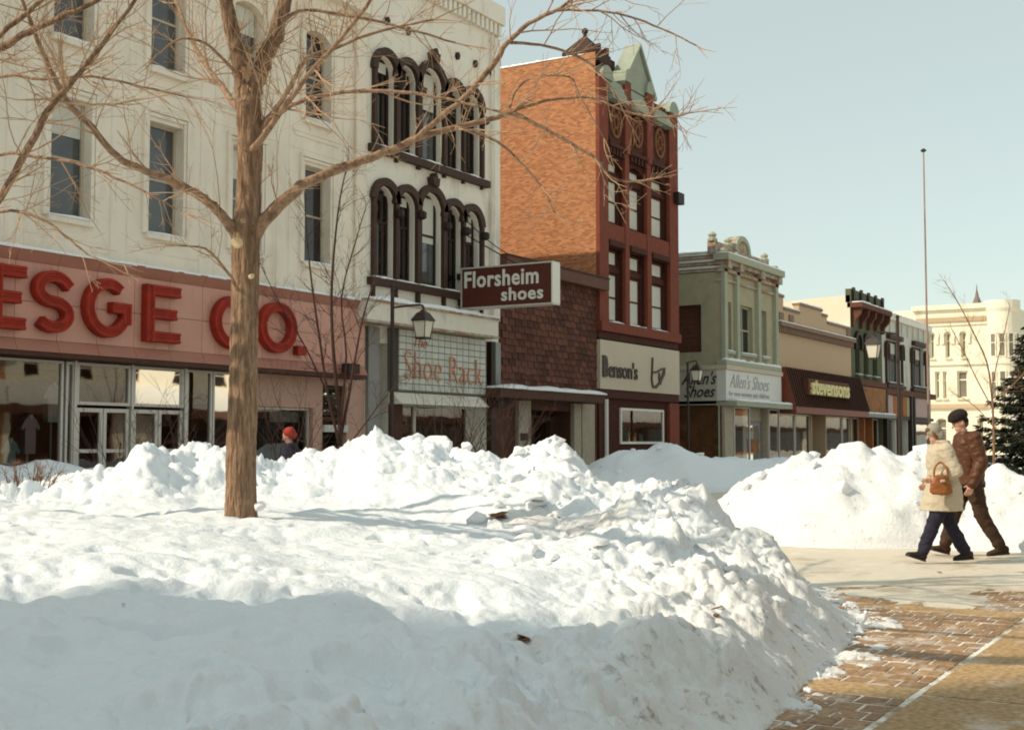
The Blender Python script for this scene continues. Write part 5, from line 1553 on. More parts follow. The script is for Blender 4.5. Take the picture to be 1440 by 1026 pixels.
# ------------------------------------------------------------------ dark green building with brackets
X0G, X1G = X1T + .004, X_at(1240, 480)
bg_ = thing('green_bracket_building', 'narrow olive green building with a heavy bracketed cornice and sunlit cream flank', 'building', ((X0G + X1G) / 2, YF, 0), 'shop buildings in the row')
def gx(px, py=500): return X_at(px, py)
gw = [hole(gx(a), gx(b), 5.8, 8.3, .35) for a, b in ((1202.5, 1209), (1214.5, 1221), (1227, 1233.5))]
mb = facade(MB(), FRONT, X0G, X1G, 0, 10.0, gw + [hole(X0G + .3, X1G - .3, .1, 3.1) | {'rec': .4}], .3)
mb.build('wall', M['dark_green'], bg_)
mb = MB(); shell(mb, FRONT, X0G, X1G, 0, 10.8, 22, zr=9.9, n=-.01); mb.build('side_wall', M['cream_warm'], bg_)
for h in gw:
    w = window(FRONT, h, bg_, .3, 'black_trim', 'pane_dark', .1, .5, 0, 0, 'dark_green', True, .2)
    hm = MB(); arched_strip(hm, FRONT, h, .05, .3, .001, .18, 8, legs=7.4); hm.build('hood_mould', M['black_trim'], w)
MB().box(FRONT, X0G, X1G, 10.0, 10.32, -.2, .75).build('cornice', M['rust_brown'], bg_)
snow_strip(FRONT, X0G, X1G, 10.322, .1, .75, .14, bg_)
MB().box(FRONT, X0G, X1G, 10.33, 11.2, -.3, .05).build('cresting', M['dark_green'], bg_)
for i in range(5):
    u = X0G + .2 + i * (X1G - X0G - .5) / 4
    MB().prism(Fr((u, YF, 0), (0, -1, 0), (1, 0, 0)), [(.002, 9.98), (.65, 9.98), (.6, 9.6), (.25, 9.2), (.2, 8.8), (.002, 8.8)], 0, .3).build('bracket', M['rust_brown'], bg_)
    MB().box(FRONT, u, u + .35, 10.34, 11.3, .055, .2).build('cresting_post', M['black_trim'], bg_)
MB().box(FRONT, X0G, X1G, 5.1, 5.45, .002, .3).build('ledge', M['rust_brown'], bg_)
MB().box(FRONT, X0G + .1, X1G - .1, 3.3, 5.05, .002, .25).build('sign_board', M['orange_panel'], bg_)
MB().box(FRONT, X0G, X1G, 3.05, 3.28, .002, .9).build('canopy', M['gray_wall'], bg_); snow_strip(FRONT, X0G, X1G, 3.282, .26, .9, .1, bg_)
interior_box(FRONT, X0G + .3, X1G - .3, .1, 3.1, 4, bg_, 'interior_dark', n=-.42)
e = [X0G + .35, X0G + 2.4, X0G + 4.6, X1G - .35]
shop_pane(FRONT, e[0], e[1], .15, 3.0, -.3, bg_); shop_door(FRONT, e[1] + .3, e[2] - .3, .12, 2.4, -.35, bg_, 'black_trim'); shop_pane(FRONT, e[2], e[3], .15, 3.0, -.3, bg_)
for u in (e[1], e[2] - .25): MB().box(FRONT, u + .01, u + .27, .1, 3.0, -.38, .1).build('pier', M['orange_brick'], bg_)

# ------------------------------------------------------------------ white brick building with dark window hoods
X0W, X1W = X1G + .004, X_at(1307.5, 500)
bw = thing('hooded_window_building', 'off white two storey building with paired windows under heavy dark hoods', 'building', ((X0W + X1W) / 2, YF, 0), 'shop buildings in the row')
def wx(px, py=510): return X_at(px, py)
ww = [hole(wx(1247), wx(1265), 5.6, 8.6), hole(wx(1282.5), wx(1299), 5.6, 8.6)]
gf = [hole(wx(1241.5), wx(1257), .1, 3.1), hole(wx(1259), wx(1274), .1, 3.1) | {'rec': 1.0}, hole(wx(1284), wx(1303), .6, 3.0)]
mb = facade(MB(), FRONT, X0W, X1W, 0, 10.4, ww + gf, .3)
shell(mb, FRONT, X0W, X1W, 0, 10.4, 22, zr=10.0)
mb.build('wall', M['cream_dull'], bw)
for h in ww:
    c = (h['u0'] + h['u1']) / 2
    w = window(FRONT, h, bw, .3, 'black_trim', 'pane_gray', .14, .55, 1, .25, 'dark_trim', True, .2)
    for u, s in ((h['u0'], -1), (h['u1'], 1)):
        side = hole(u - .55 if s < 0 else u + .05, u - .05 if s < 0 else u + .55, 5.6, 8.3, .24)
        k = MB(); arched_strip(k, FRONT, side, -.05, .14, .002, .25, 8, legs=7.3); k.box(FRONT, u - .5 if s < 0 else u + .3, u - .3 if s < 0 else u + .5, 5.5, 8.0, .002, .16)
        k.build('hood_mould', M['dark_trim'], w)
    MB().box(FRONT, h['u0'] - .1, h['u1'] + .1, 8.62, 8.95, .002, .3).build('lintel_hood', M['dark_trim'], w)
    MB().box(FRONT, h['u0'] - .7, h['u1'] + .7, 5.2, 5.44, .002, .28).build('sill_course', M['dark_trim'], w)
for i in range(9):
    u = X0W + .3 + i * (X1W - X0W - .8) / 8
    MB().box(FRONT, u, u + .22, 9.1, 9.9, .002, .1).build('corbel', M['cream_dull'], bw)
MB().box(FRONT, X0W, X1W, 10.0, 10.38, .002, .22).build('cornice', M['white_paint'], bw)
snow_strip(FRONT, X0W, X1W, 10.405, -.4, .24, .15, bw)
MB().box(FRONT, X0W, X1W + .5, 4.75, 5.15, .002, .3).build('ledge', M['rust_brown'], bw)
for k, (a, b, m) in enumerate(((1242, 1252, 'pink_sign'), (1252.5, 1259, 'orange_brick'), (1266, 1271, 'orange_brick'), (1271.5, 1275, 'sage'), (1281, 1305, 'pink_sign'))):
    MB().box(FRONT, wx(a), wx(b) - .01, 3.3, 4.7, .002, .15).build('sign_board', M[m], bw)
MB().box(FRONT, X0W, X1W, 3.05, 3.27, .002, .2).build('lower_ledge', M['black_trim'], bw)
for px in (1241, 1260, 1276, 1280): MB().box(FRONT, wx(px) - .2, wx(px) + .2, .1, 4.74, .003, .3).build('pier', M['black_trim'], bw)
interior_box(FRONT, X0W + .1, X1W - .3, .05, 3.12, 5, bw, 'interior_dark', n=-.35)
shop_pane(FRONT, wx(1241.5) + .05, wx(1257) - .05, .12, 3.08, -.2, bw); shop_door(FRONT, wx(1259) + .3, wx(1274) - .3, .12, 2.5, -.9, bw, 'black_trim')
shop_pane(FRONT, wx(1284) + .03, wx(1303) - .03, .63, 2.97, .02, bw, 'rust_brown', .2)
MB().box(FRONT, wx(1285) , wx(1302), .64, 2.6, -1.2, -1.0).build('display_back', M['cream_warm'], bw)
for u in (wx(1289), wx(1297)): MB().lathe(FRONT.P(u, .64, -.6), [(.5, 0), (.55, .6), (.35, 1.0), (.2, 1.1), (.24, 1.35), (.1, 1.5)], 8).build('dummy', M['interior_dark'], bw)

# ------------------------------------------------------------------ pale stone civic building closing the street
XC = 150.0
bc = thing('civic_building', 'pale stone civic building with a round corner turret at the far end of the street', 'building', (XC, 30, 0))
FCv = Fr((XC, 0, 0), (0, -1, 0), (-1, 0, 0))
cy = lambda px, py=500: -on_x(px, py, XC).y
zt_ = on_x(1350, 429, XC).z
yR = cy(1393)
yL = cy(1284)
up = [hole(cy(a), cy(b), 11.0, 13.9, .45) for a, b in ((1288, 1294), (1307.5, 1314.5), (1329.5, 1337), (1351.5, 1359))]
lo = [hole(cy(a), cy(b), 6.4, 9.5) for a, b in ((1290, 1297), (1314, 1321), (1325, 1331), (1345, 1360))]
gd = [hole(cy(a), cy(b), .6, 4.2, .5) for a, b in ((1290, 1300), (1314, 1330), (1345, 1360), (1372, 1382))]
mb = facade(MB(), FCv, yL, yR, 0, zt_, up + lo + gd, .4)
mb.box(FCv, yL, yR - .5, 0, zt_ - .3, -25, -1.0)
mb.build('wall', M['civic_stone'], bc)
for h in up + lo + gd:
    w = window(FCv, h, bc, .4, 'civic_stone', 'civic_window', .18, .68, 0, 0, 'civic_stone', False, .25)
for h in up:
    k = MB(); arched_strip(k, FCv, h, .1, .5, .002, .2, 10, legs=12.6); k.build('hood_mould', M['civic_stone'], bc)
for z0, z1, n1 in ((10.2, 10.5, .25), (5.3, 5.75, .35), (14.7, 14.9, .2), (zt_ - .45, zt_ + .1, .4)):
    MB().box(FCv, yL, yR - .01, z0, z1, .002, n1).build('string_course', M['civic_stone'] if z0 != 5.3 else M['tan_brick'], bc)
for i in range(30):
    u = yL + .4 + i * (yR - yL - 1) / 29.5
    MB().box(FCv, u, u + .28, 15.1, 15.6, .002, .22).build('dentil', M['tan_brick'], bc)
tR = 1.75
tc = Vector((XC + 1.0, on_x(1408, 500, XC).y, 0))
tw_ = MB()
tw_.lathe(tc, [(tR, 0), (tR, 5.2), (tR + .2, 5.25), (tR + .2, 5.7), (tR, 5.75), (tR, 10.1), (tR + .15, 10.15), (tR + .15, 10.45), (tR, 10.5), (tR, zt_ - 1.0), (tR + .2, zt_ - .6), (tR + .2, zt_ + .3), (tR - .1, zt_ + .32), (tR - .1, zt_ - .2)], 28)
tw_.build('turret', M['civic_stone'], bc, smooth=False)
for ang in (-24, 8, 40, 72):
    a = math.radians(180 + ang)
    n = Vector((math.cos(a), math.sin(a), 0)); u = Vector((n.y, -n.x, 0)) * 1
    Fw = Fr(tc + n * (tR - .02), u, n)
    for z0, z1 in ((10.9, 13.6), (6.3, 9.4), (1.5, 4.4)):
        w = window(Fw, hole(-.38, .38, z0, z1), bc, -.03, 'civic_stone', 'civic_window', .12, .6)
MB().cube(XC + 1.2, XC + 20, tc.y - 1.2, 40, 0, zt_ - .2).build('side_block', M['civic_stone'], bc)
sr = on_x(1374, 428, XC + 8)
MB().lathe((XC + 8, sr.y, zt_ - .4), [(1.5, 0), (1.4, .4), (.6, 1.2), (.22, 2.2), (.07, 3.0), (.03, 3.6)], 8).build('spire', M['slate'], bc)
# red brick house far off at the frame edge
hx = 175.0
bhp = on_x(1432, 560, hx)
bh = thing('brick_house', 'small red brick house with snowy roof behind the dark evergreen', 'building', (hx, bhp.y, 0))
FH = Fr((hx, 0, 0), (0, -1, 0), (-1, 0, 0))
hy = lambda px: -on_x(px, 500, hx).y
hh = [hole(hy(1430) + i * 3.0, hy(1430) + i * 3.0 + 1.1, 10.3, 12.4) for i in range(3)]
mb = facade(MB(), FH, hy(1424), hy(1424) + 12, 0, 13.6, hh, .2); mb.box(FH, hy(1424), hy(1424) + 12, 0, 13.2, -10, -.6); mb.build('wall', M['orange_brick'], bh)
for h in hh: window(FH, h, bh, .2, 'sign_white', 'pane_dark', .1, .5)
MB().prism(Fr((0, 0, 0), (0, -1, 0), (-1, 0, 0)), [(hy(1424) - .4, 13.62), (hy(1424) + 12.4, 13.62), (hy(1424) + 9, 15.2), (hy(1424) + 3, 15.2)], -hx - 8, -hx + .5).build('roof', M['snow_far'], bh)

# ------------------------------------------------------------------ the rest of the block, beyond the frame to the left
def plain_block(name, label, x0, x1, z1, m, F=FRONT, depth=22, floors=3, group='other buildings round the square'):
    t = thing(name, label, 'building', F.P((x0 + x1) / 2, 0, 0), group)
    k = max(2, int((x1 - x0) / 3.2)); fh = (z1 - 5) / floors
    hs = [hole(x0 + (i + .5) * (x1 - x0) / k - .6, x0 + (i + .5) * (x1 - x0) / k + .6, 4.9 + f * fh, 4.9 + f * fh + min(fh * .62, z1 - 5.6)) for i in range(k) for f in range(floors)]
    sh = [hole(x0 + .4, x0 + (x1 - x0) * .42, .3, 3.0), hole(x0 + (x1 - x0) * .58, x1 - .4, .3, 3.0)]
    mb = facade(MB(), F, x0, x1, 0, z1, hs + sh, .25); shell(mb, F, x0, x1, 0, z1, depth); mb.build('wall', M[m], t)
    for h in hs: window(F, h, t, .25, 'wood_frame', 'pane_dark', .09, .5)
    for h in sh: window(F, h, t, .25, 'brown_board', 'pane_dark', .12, 0)
    MB().box(F, x0, x1, z1 - .5, z1 + .1, .002, .4).build('cornice', M['cream_warm'], t)
    MB().box(F, x0 + .1, x1 - .1, 3.5, 4.7, .002, .2).build('sign_band', M['sign_white'], t)
    MB().box(F, x0 + .1, x1 - .1, 3.0, 3.45, .002, .9).build('canopy', M['brown_board'], t)
    return t
plain_block('shop_block', 'tan brick shop block beside the cream variety store, past the frame', -21, 3.59, 12.5, 'tan_brick', floors=2)
plain_block('shading_block', 'tall tan block out of view, placed and sized to shade the near snow', -62, -25.9, 38, 'tan_brick', depth=7, floors=7)  # unseen building, its place, depth and height set by the shade it casts
OPP = Fr((0, -11.0, 0), (1, 0, 0), (0, 1, 0))
for (x0, x1, z, m, l) in ((-20, 8, 6.6, 'opposite_brick', 'orange brick shop facing the cream variety store'), (8.01, 24, 7.2, 'opposite_brick', 'tall orange brick shop facing the cream variety store'), (24.01, 44, 6.4, 'opposite_brick', 'orange brick shop facing the white arched building'),
                     (44.01, 62, 7.2, 'cream_warm', 'cream rendered shop facing the tower'), (62.01, 92, 6.2, 'opposite_brick', 'orange brick shop facing the corner shoe shop'), (92.01, 120, 7.0, 'cream_warm', 'cream rendered shop facing the rust awning'), (120.01, 160, 6.4, 'opposite_brick', 'orange brick shop across from the far end of the row'), (160.01, 200, 7.0, 'cream_warm', 'cream rendered shop facing the civic building'), (200.01, 260, 6.2, 'opposite_brick', 'long orange brick shop past the civic building')):
    plain_block('opposite_shop', l + ', seen only as a reflection', x0, x1, z, m, OPP, 14, 1)
# ------------------------------------------------------------------ trees
def jit(rg, v, a): return v + Vector((rg.uniform(-a, a), rg.uniform(-a, a), rg.uniform(-a, a)))
def smooth_path(pts, k=4):
    P = [Vector(p) for p in pts]
    if len(P) < 3: return P
    out = []
    for i in range(len(P) - 1):
        p0, p1, p2, p3 = P[max(i - 1, 0)], P[i], P[i + 1], P[min(i + 2, len(P) - 1)]
        for j in range(k):
            t = j / k
            out.append(0.5 * ((2 * p1) + (p2 - p0) * t + (2 * p0 - 5 * p1 + 4 * p2 - p3) * t * t + (3 * p1 - p0 - 3 * p2 + p3) * t ** 3))
    out.append(P[-1])
    return out
class TreeB:
    def __init__(self, root, seed, twig_mat='twig', limb_mat='bark_branch', tw=1.0):
        self.root, self.rg = root, random.Random(seed)
        self.tw = MB(); self.limb_mat = limb_mat; self.twig_mat = twig_mat; self.ts = tw
    def limb(self, spec, name='branch', m=None, sides=8, twigs=1.0, k=4, rough=.08, tmin=.15):
        """spec: (photo column, row, distance, width in photo pixels at that distance)"""
        pts = [at_d(px, py, d) for px, py, d, w in spec]
        rad = [w / FOC * d / 2 for px, py, d, w in spec]
        P = smooth_path(pts, k)
        R = [float(np.interp(i, np.arange(len(rad)) * k, rad)) for i in range(len(P))]
        if name == 'branch' : P = [P[0]] + [jit(self.rg, p, .12 * r + .004) for p, r in zip(P[1:], R[1:])]
        MB().tube(P, R, sides, True, rough, self.rg.randrange(9999)).build(name, M[m or self.limb_mat], self.root, smooth=True, fix=False)
        if twigs: self.shoots(P, R, twigs, tmin)
        return P, R
    def shoots(self, P, R, density, tmin=.15):
        L = sum((b - a).length for a, b in zip(P, P[1:]))
        n = int(L * 10.5 * density) + 1
        for i in range(n):
            t = self.rg.uniform(tmin, 1.0) ** .8
            x = t * (len(P) - 1); j = min(int(x), len(P) - 2)
            p = P[j].lerp(P[j + 1], x - j)
            d = (P[j + 1] - P[j]).normalized()
            side = d.orthogonal().normalized(); side = Quaternion(d, self.rg.uniform(0, 6.283)) @ side
            dr = (d * self.rg.uniform(.3, 1.0) + side * self.rg.uniform(.5, 1.0) + ZU * self.rg.uniform(-.1, .45)).normalized()
            r0 = min(R[j] * .55, self.rg.uniform(.0045, .010)) * self.ts
            self.twig(p, dr, self.rg.uniform(.3, 1.1) * (1.1 - .45 * t) * min(1.0, .45 + R[j] / .028), r0, 2)
        # the tip
        d = (P[-1] - P[-2]).normalized()
        for q in range(2): self.twig(P[-1], (d + jit(self.rg, Vector(), .5)).normalized(), self.rg.uniform(.2, .45), max(.004, R[-1] * .9) * self.ts, 2)
    def twig(self, p, d, L, r, lev):
        k = max(3, int(L / .11))
        pts, rs = [p], [r]
        dd = d.copy()
        for i in range(k):
            dd = (dd + jit(self.rg, Vector(), .20) + ZU * .035).normalized()
            pts.append(pts[-1] + dd * (L / k)); rs.append(max(.0018, r * (1 - .75 * (i + 1) / k)))
        self.tw.tube(pts, rs, 4 if r > .004 else 3, False)
        if lev > 0:
            for q in range(self.rg.randint(2, 4) if L > .3 else self.rg.randint(0, 2)):
                j = self.rg.randint(1, k - 1) if k > 1 else 0
                s = dd.orthogonal().normalized(); s = Quaternion(dd, self.rg.uniform(0, 6.283)) @ s
                self.twig(pts[j], ((pts[j + 1] - pts[j]).normalized() * .8 + s * self.rg.uniform(.4, .9)).normalized(), L * self.rg.uniform(.25, .55), max(.002, rs[j] * .75), lev - 1)
    def done(self):
        self.tw.build('twigs', M[self.twig_mat], self.root, fix=False, kind='stuff')
tr = thing('bare_tree', 'big bare tree with stout grey brown trunk standing in the heaped snow', 'tree', at_d(340, 730, 11), 'bare trees')
T = TreeB(tr, 11)
T.limb([(338, 770, 11, 66), (338, 745, 11, 54), (339, 722, 11, 45.5), (339, 690, 11, 42.5), (339, 640, 11, 42), (341, 590, 11, 41), (342, 540, 11, 40), (343, 490, 11, 39), (344, 440, 11, 38.5), (345, 390, 11, 39), (346, 340, 11, 40), (349, 290, 11, 36), (350, 250, 11, 35), (352, 200, 11, 36), (350, 165, 11, 36), (349, 145, 11, 34), (349, 128, 11, 24)],
       'trunk', 'bark', 26, 0.12, 8, .035, .6)
T.limb([(348, 170, 11, 26), (344, 140, 11, 28), (341, 110, 11, 27), (336, 82, 10.95, 25), (326, 40, 10.9, 22), (318, 0, 10.85, 20), (308, -60, 10.8, 16), (300, -140, 10.7, 10)], m='bark', twigs=.6)
T.limb([(351, 170, 11, 26), (354, 140, 11, 28), (359, 116, 11.02, 27), (370, 90, 11.05, 25), (386, 50, 11.1, 22), (402, 0, 11.15, 19), (416, -60, 11.2, 15), (430, -140, 11.3, 9)], m='bark', twigs=.6)
T.limb([(346, 356, 11, 22), (336, 336, 11, 20), (325, 319, 10.95, 17), (312, 303, 10.9, 14), (295, 286, 10.8, 13), (275, 272, 10.7, 12.5), (235, 252, 10.55, 11), (200, 238, 10.4, 10), (165, 220, 10.3, 9.5), (130, 180, 10.2, 9), (100, 150, 10.1, 8.5), (75, 108, 10.0, 7.5), (55, 62, 9.9, 6.5), (36, 12, 9.8, 5.5), (20, -40, 9.7, 4)], twigs=.75)
T.limb([(346, 352, 11, 26), (358, 330, 11, 24), (372, 310, 11.0, 20), (400, 280, 11.0, 17.5), (430, 258, 11.0, 15), (470, 240, 11.05, 14), (520, 222, 11.1, 12), (560, 206, 11.1, 11), (600, 190, 11.1, 10), (650, 178, 11.15, 8.5), (700, 165, 11.2, 7.5), (722, 157, 11.2, 6.5)], twigs=.45)
T.limb([(575, 203, 11.1, 8), (620, 165, 11.0, 8.5), (660, 130, 10.9, 8.5), (690, 95, 10.8, 8.5), (715, 60, 10.7, 7.5), (745, 33, 10.6, 6), (790, 10, 10.5, 5), (830, -25, 10.4, 4)], twigs=.5)
T.limb([(715, 60, 10.7, 5), (760, 63, 10.7, 4.2), (800, 75, 10.7, 3.8), (835, 94, 10.7, 3.2), (870, 140, 10.7, 2.2)], twigs=.5, sides=6)
T.limb([(725, 50, 10.7, 4.5), (770, 18, 10.6, 4), (830, 15, 10.6, 3.6), (880, 22, 10.5, 3.4), (930, 40, 10.5, 3), (980, 64, 10.4, 2)], twigs=.5, sides=6)
T.limb([(720, 157, 11.2, 5.5), (755, 175, 11.2, 5), (800, 200, 11.2, 4.6), (838, 224, 11.2, 4.2), (860, 250, 11.2, 3.6), (895, 256, 11.2, 2.6)], twigs=.6, sides=6)
T.limb([(716, 152, 11.2, 4.5), (728, 125, 11.15, 4), (752, 108, 11.1, 3.6), (800, 108, 11.1, 3.2), (815, 135, 11.05, 2.6), (850, 195, 11, 2)], twigs=.6, sides=6)
T.limb([(720, 156, 11.2, 5), (770, 142, 11.2, 4.2), (830, 138, 11.2, 3.6), (890, 160, 11.2, 3.2), (940, 165, 11.2, 2.8), (975, 158, 11.2, 2)], twigs=.75, sides=6)
T.limb([(640, 178, 11.1, 4), (700, 200, 11.1, 3.6), (760, 260, 11.1, 3), (780, 300, 11.1, 2)], twigs=.5, sides=6)
T.limb([(348, 205, 11, 13), (356, 193, 11, 12), (366, 178, 11, 11), (385, 157, 11, 8), (402, 132, 11, 7), (418, 105, 11, 6.5), (432, 82, 11, 5.5), (470, 68, 11, 5), (540, 42, 11, 4), (610, 28, 11, 3)], twigs=.7)
T.limb([(364, 184, 11, 8), (385, 165, 10.9, 7), (410, 148, 10.8, 6.5), (450, 135, 10.7, 6), (510, 128, 10.6, 5.5), (580, 131, 10.5, 5), (640, 142, 10.4, 4.2), (700, 156, 10.3, 3)], twigs=.6)
T.limb([(345, 118, 11, 6), (322, 92, 10.8, 5), (290, 62, 10.6, 4.5), (255, 55, 10.5, 3.5), (220, 78, 10.4, 2.6)], twigs=.7, sides=6)
T.limb([(388, 42, 11.1, 6), (420, 16, 11.2, 5), (480, 20, 11.2, 4.4), (560, 38, 11.3, 3.6), (640, 60, 11.3, 2.6)], twigs=.7, sides=6)
T.limb([(340, 420, 11, 6), (318, 380, 10.7, 4), (288, 350, 10.5, 3.2), (250, 345, 10.4, 2.4)], twigs=.5, sides=6)
# limbs toward and away from the camera
T.limb([(352, 215, 11, 11), (380, 180, 10.5, 9), (430, 110, 9.9, 7), (500, 30, 9.2, 6), (560, -60, 8.6, 4.5), (640, -170, 8.0, 3)], twigs=.8)
T.limb([(340, 160, 11, 10), (310, 120, 11.6, 8), (270, 60, 12.3, 6), (240, -20, 13, 4)], twigs=.7)
T.limb([(322, 20, 10.9, 9), (280, -60, 10.3, 8), (200, -160, 9.6, 6), (120, -260, 9, 4)], twigs=1.0)
T.limb([(410, -30, 11.1, 9), (470, -110, 11, 8), (560, -200, 10.8, 6), (660, -280, 10.6, 4)], twigs=1.0)
p = at_d(333, 341, 11 - .23)
MB().tube([p + FW * .03, p - FW * .035], [.048, .042], 9).build('pruning_scar', M['cut_wood'], tr)
p = at_d(351, 388, 11 - .22)
MB().tube([p + FW * .05, p - FW * .03 + RT * .03], [.022, .018], 8).build('pruning_scar', M['cut_wood'], tr)
T.done()
t2 = thing('bare_tree', 'second bare tree just past the frame, its long bare boughs reaching in from the left', 'tree', rd(-6.2, 10.6, .6), 'bare trees')
T = TreeB(t2, 23)
T.limb([(-330, 760, 10.6, 42), (-330, 560, 10.6, 38), (-325, 400, 10.6, 36), (-318, 200, 10.6, 30), (-315, 0, 10.6, 22), (-310, -200, 10.6, 12)], 'trunk', 'bark', 12, .2, 3, .04, .5)
T.limb([(-325, 480, 10.6, 22), (-230, 430, 10.2, 18), (-110, 370, 9.9, 14), (-40, 320, 9.7, 12), (0, 281, 9.6, 10.5), (39, 207, 9.5, 10), (74, 147, 9.4, 9), (112, 102, 9.3, 8), (151, 53, 9.2, 6.5), (189, 0, 9.1, 5), (215, -60, 9.0, 3.5)], m='bark', twigs=.55)
T.limb([(-318, 220, 10.6, 20), (-200, 150, 10.2, 16), (-80, 105, 9.9, 12), (0, 68, 9.7, 10.5), (40, 45, 9.6, 9.5), (81, 27, 9.5, 8.5), (130, 5, 9.4, 7), (190, -30, 9.3, 5)], m='bark', twigs=.5)
T.limb([(-60, 115, 9.8, 8), (0, 50, 9.7, 7), (40, 18, 9.7, 6.5), (70, -12, 9.6, 5)], m='bark', twigs=.4)
T.limb([(-120, 150, 10, 6), (0, 108, 9.6, 4.6), (60, 112, 9.5, 4.2), (130, 108, 9.4, 3.8), (200, 122, 9.3, 3.2), (262, 136, 9.3, 2.2)], twigs=.7, sides=6)
T.limb([(-110, 260, 10, 7), (0, 218, 9.7, 5), (50, 220, 9.6, 4.6), (100, 228, 9.5, 4.2), (150, 245, 9.4, 3.6), (200, 268, 9.3, 3), (260, 300, 9.3, 2)], twigs=.75, sides=6)
T.limb([(-130, 330, 10, 6), (0, 299, 9.7, 4.6), (35, 300, 9.6, 4.2), (70, 315, 9.5, 3.8), (100, 338, 9.4, 3), (125, 358, 9.4, 2)], twigs=.5, sides=6)
T.limb([(-318, 100, 10.6, 16), (-180, -20, 9.6, 12), (-40, -120, 8.8, 9), (120, -200, 8.2, 6), (260, -250, 7.8, 4)], m='bark', twigs=1.0)
T.limb([(-316, 140, 10.6, 22), (-260, -80, 9.0, 19), (-120, -175, 8.2, 17), (0, -182, 7.8, 19), (130, -180, 7.55, 18), (270, -170, 7.4, 16), (420, -160, 7.2, 12), (560, -160, 7.0, 5)], m='bark', twigs=.35)  # bough above the view, added for the thin shade line across the paving
T.limb([(-320, 180, 10.6, 40), (-270, -60, 8.6, 44), (-150, -190, 7.2, 44), (-20, -215, 6.7, 60), (90, -215, 6.55, 78), (190, -205, 6.5, 52), (240, -200, 6.45, 8)], m='bark', twigs=.6)  # unseen bough, added and thickened midway to cast a broad shade patch
T.limb([(-316, 60, 10.6, 14), (-220, -120, 10, 10), (-60, -260, 9.4, 7), (80, -330, 9, 4)], m='bark', twigs=1.0)
T.done()
def sapling(label, base, dist, stems, seed, m='twig_red', tw=.8, ws=1.0):
    t = thing('young_tree', label, 'tree', at_d(base[0], base[1], dist), 'young trees and bushes')
    T = TreeB(t, seed, m, m, tw)
    for s in stems:
        T.limb([(px, py, dist + dd, w * ws) for px, py, dd, w in s], 'stem', m, 6, .55, 3, .05)
    T.done()
sapling('many stemmed young tree in front of the pink sign band', (478, 660), 20, [
    [(478, 660, 0, 10), (478, 600, 0, 9), (473, 540, 0, 8), (468, 480, 0, 7), (466, 420, .1, 6), (470, 350, .1, 4.5), (478, 280, .2, 3.2), (490, 225, .3, 2)],
    [(479, 630, 0, 7), (462, 560, -.2, 5.5), (450, 480, -.4, 5), (440, 410, -.5, 4), (432, 340, -.6, 3), (428, 270, -.7, 2)],
    [(478, 620, 0, 7), (490, 560, .2, 5.5), (500, 500, .3, 4.5), (512, 440, .5, 3.6), (528, 390, .7, 2)],
    [(478, 590, 0, 5), (450, 530, .2, 3.6), (425, 480, .4, 3), (395, 430, .6, 2.2), (370, 380, .7, 1.5)],
    [(478, 600, 0, 5), (487, 500, -.3, 4), (480, 420, -.5, 3.4), (500, 340, -.7, 2.6), (515, 290, -.9, 1.8)],
    [(479, 640, 0, 4), (510, 600, -.2, 3), (540, 560, -.4, 2.2), (562, 535, -.5, 1.5)]], 5, 'twig_red', .8, .72)
sapling('slender leafless tree before the pale civic building', (1398, 660), 34, [
    [(1398, 665, 0, 6), (1397, 600, 0, 5.5), (1395, 560, 0, 5), (1388, 510, 0, 4), (1370, 470, 0, 3.2), (1350, 430, .2, 2.4), (1328, 395, .4, 1.6)],
    [(1396, 575, 0, 3), (1372, 530, .2, 2.6), (1358, 500, .4, 2.2), (1338, 462, .6, 1.6)],
    [(1394, 550, 0, 3), (1402, 510, -.2, 2.6), (1412, 470, -.4, 2), (1420, 430, -.5, 1.4)],
    [(1396, 560, 0, 3.2), (1420, 545, -.3, 2.8), (1445, 520, -.6, 2.2), (1470, 500, -.8, 1.5)],
    [(1397, 600, 0, 2.4), (1370, 570, .3, 2), (1340, 552, .6, 1.4)]], 6, 'bark', .6, .62)
def bush(label, base, dist, w, h, n, seed, m='twig_red'):
    t = thing('bush', label, 'bush', at_d(base[0], base[1], dist), 'young trees and bushes')
    rg = random.Random(seed); T = TreeB(t, seed, m, m, .8)
    for i in range(n):
        x = rg.uniform(-1, 1)
        p = at_d(base[0] + x * w * .5, base[1], dist + rg.uniform(-.4, .4))
        d = (RT * x * .6 + ZU + jit(rg, Vector(), .25)).normalized()
        T.twig(p, d, h * rg.uniform(.6, 1.1), .008, 2)
    T.done()
bush('low russet bush poking from the snow by the shop window with shirts', (40, 690), 15.4, 75, .38, 30, 3, 'dry_leaf')
bush('tall wispy bush before the white framed shop doors', (170, 690), 17.5, 45, 1.5, 9, 4)
bush('dry bush under the trunk side of the doors', (245, 680), 18, 60, 1.4, 12, 14)
bush('thicket of dark stems before the small shop window of the pink front', (395, 670), 19, 60, 1.6, 14, 15)
bush('thicket of dark stems below the tile sign', (640, 660), 21, 60, 1.7, 16, 16)
bush('dark leafless bush below the hanging brown sign', (704, 668), 22, 36, 1.9, 16, 17)
bush('leafless bush beside the stone piers', (735, 665), 24, 30, 1.2, 8, 18)
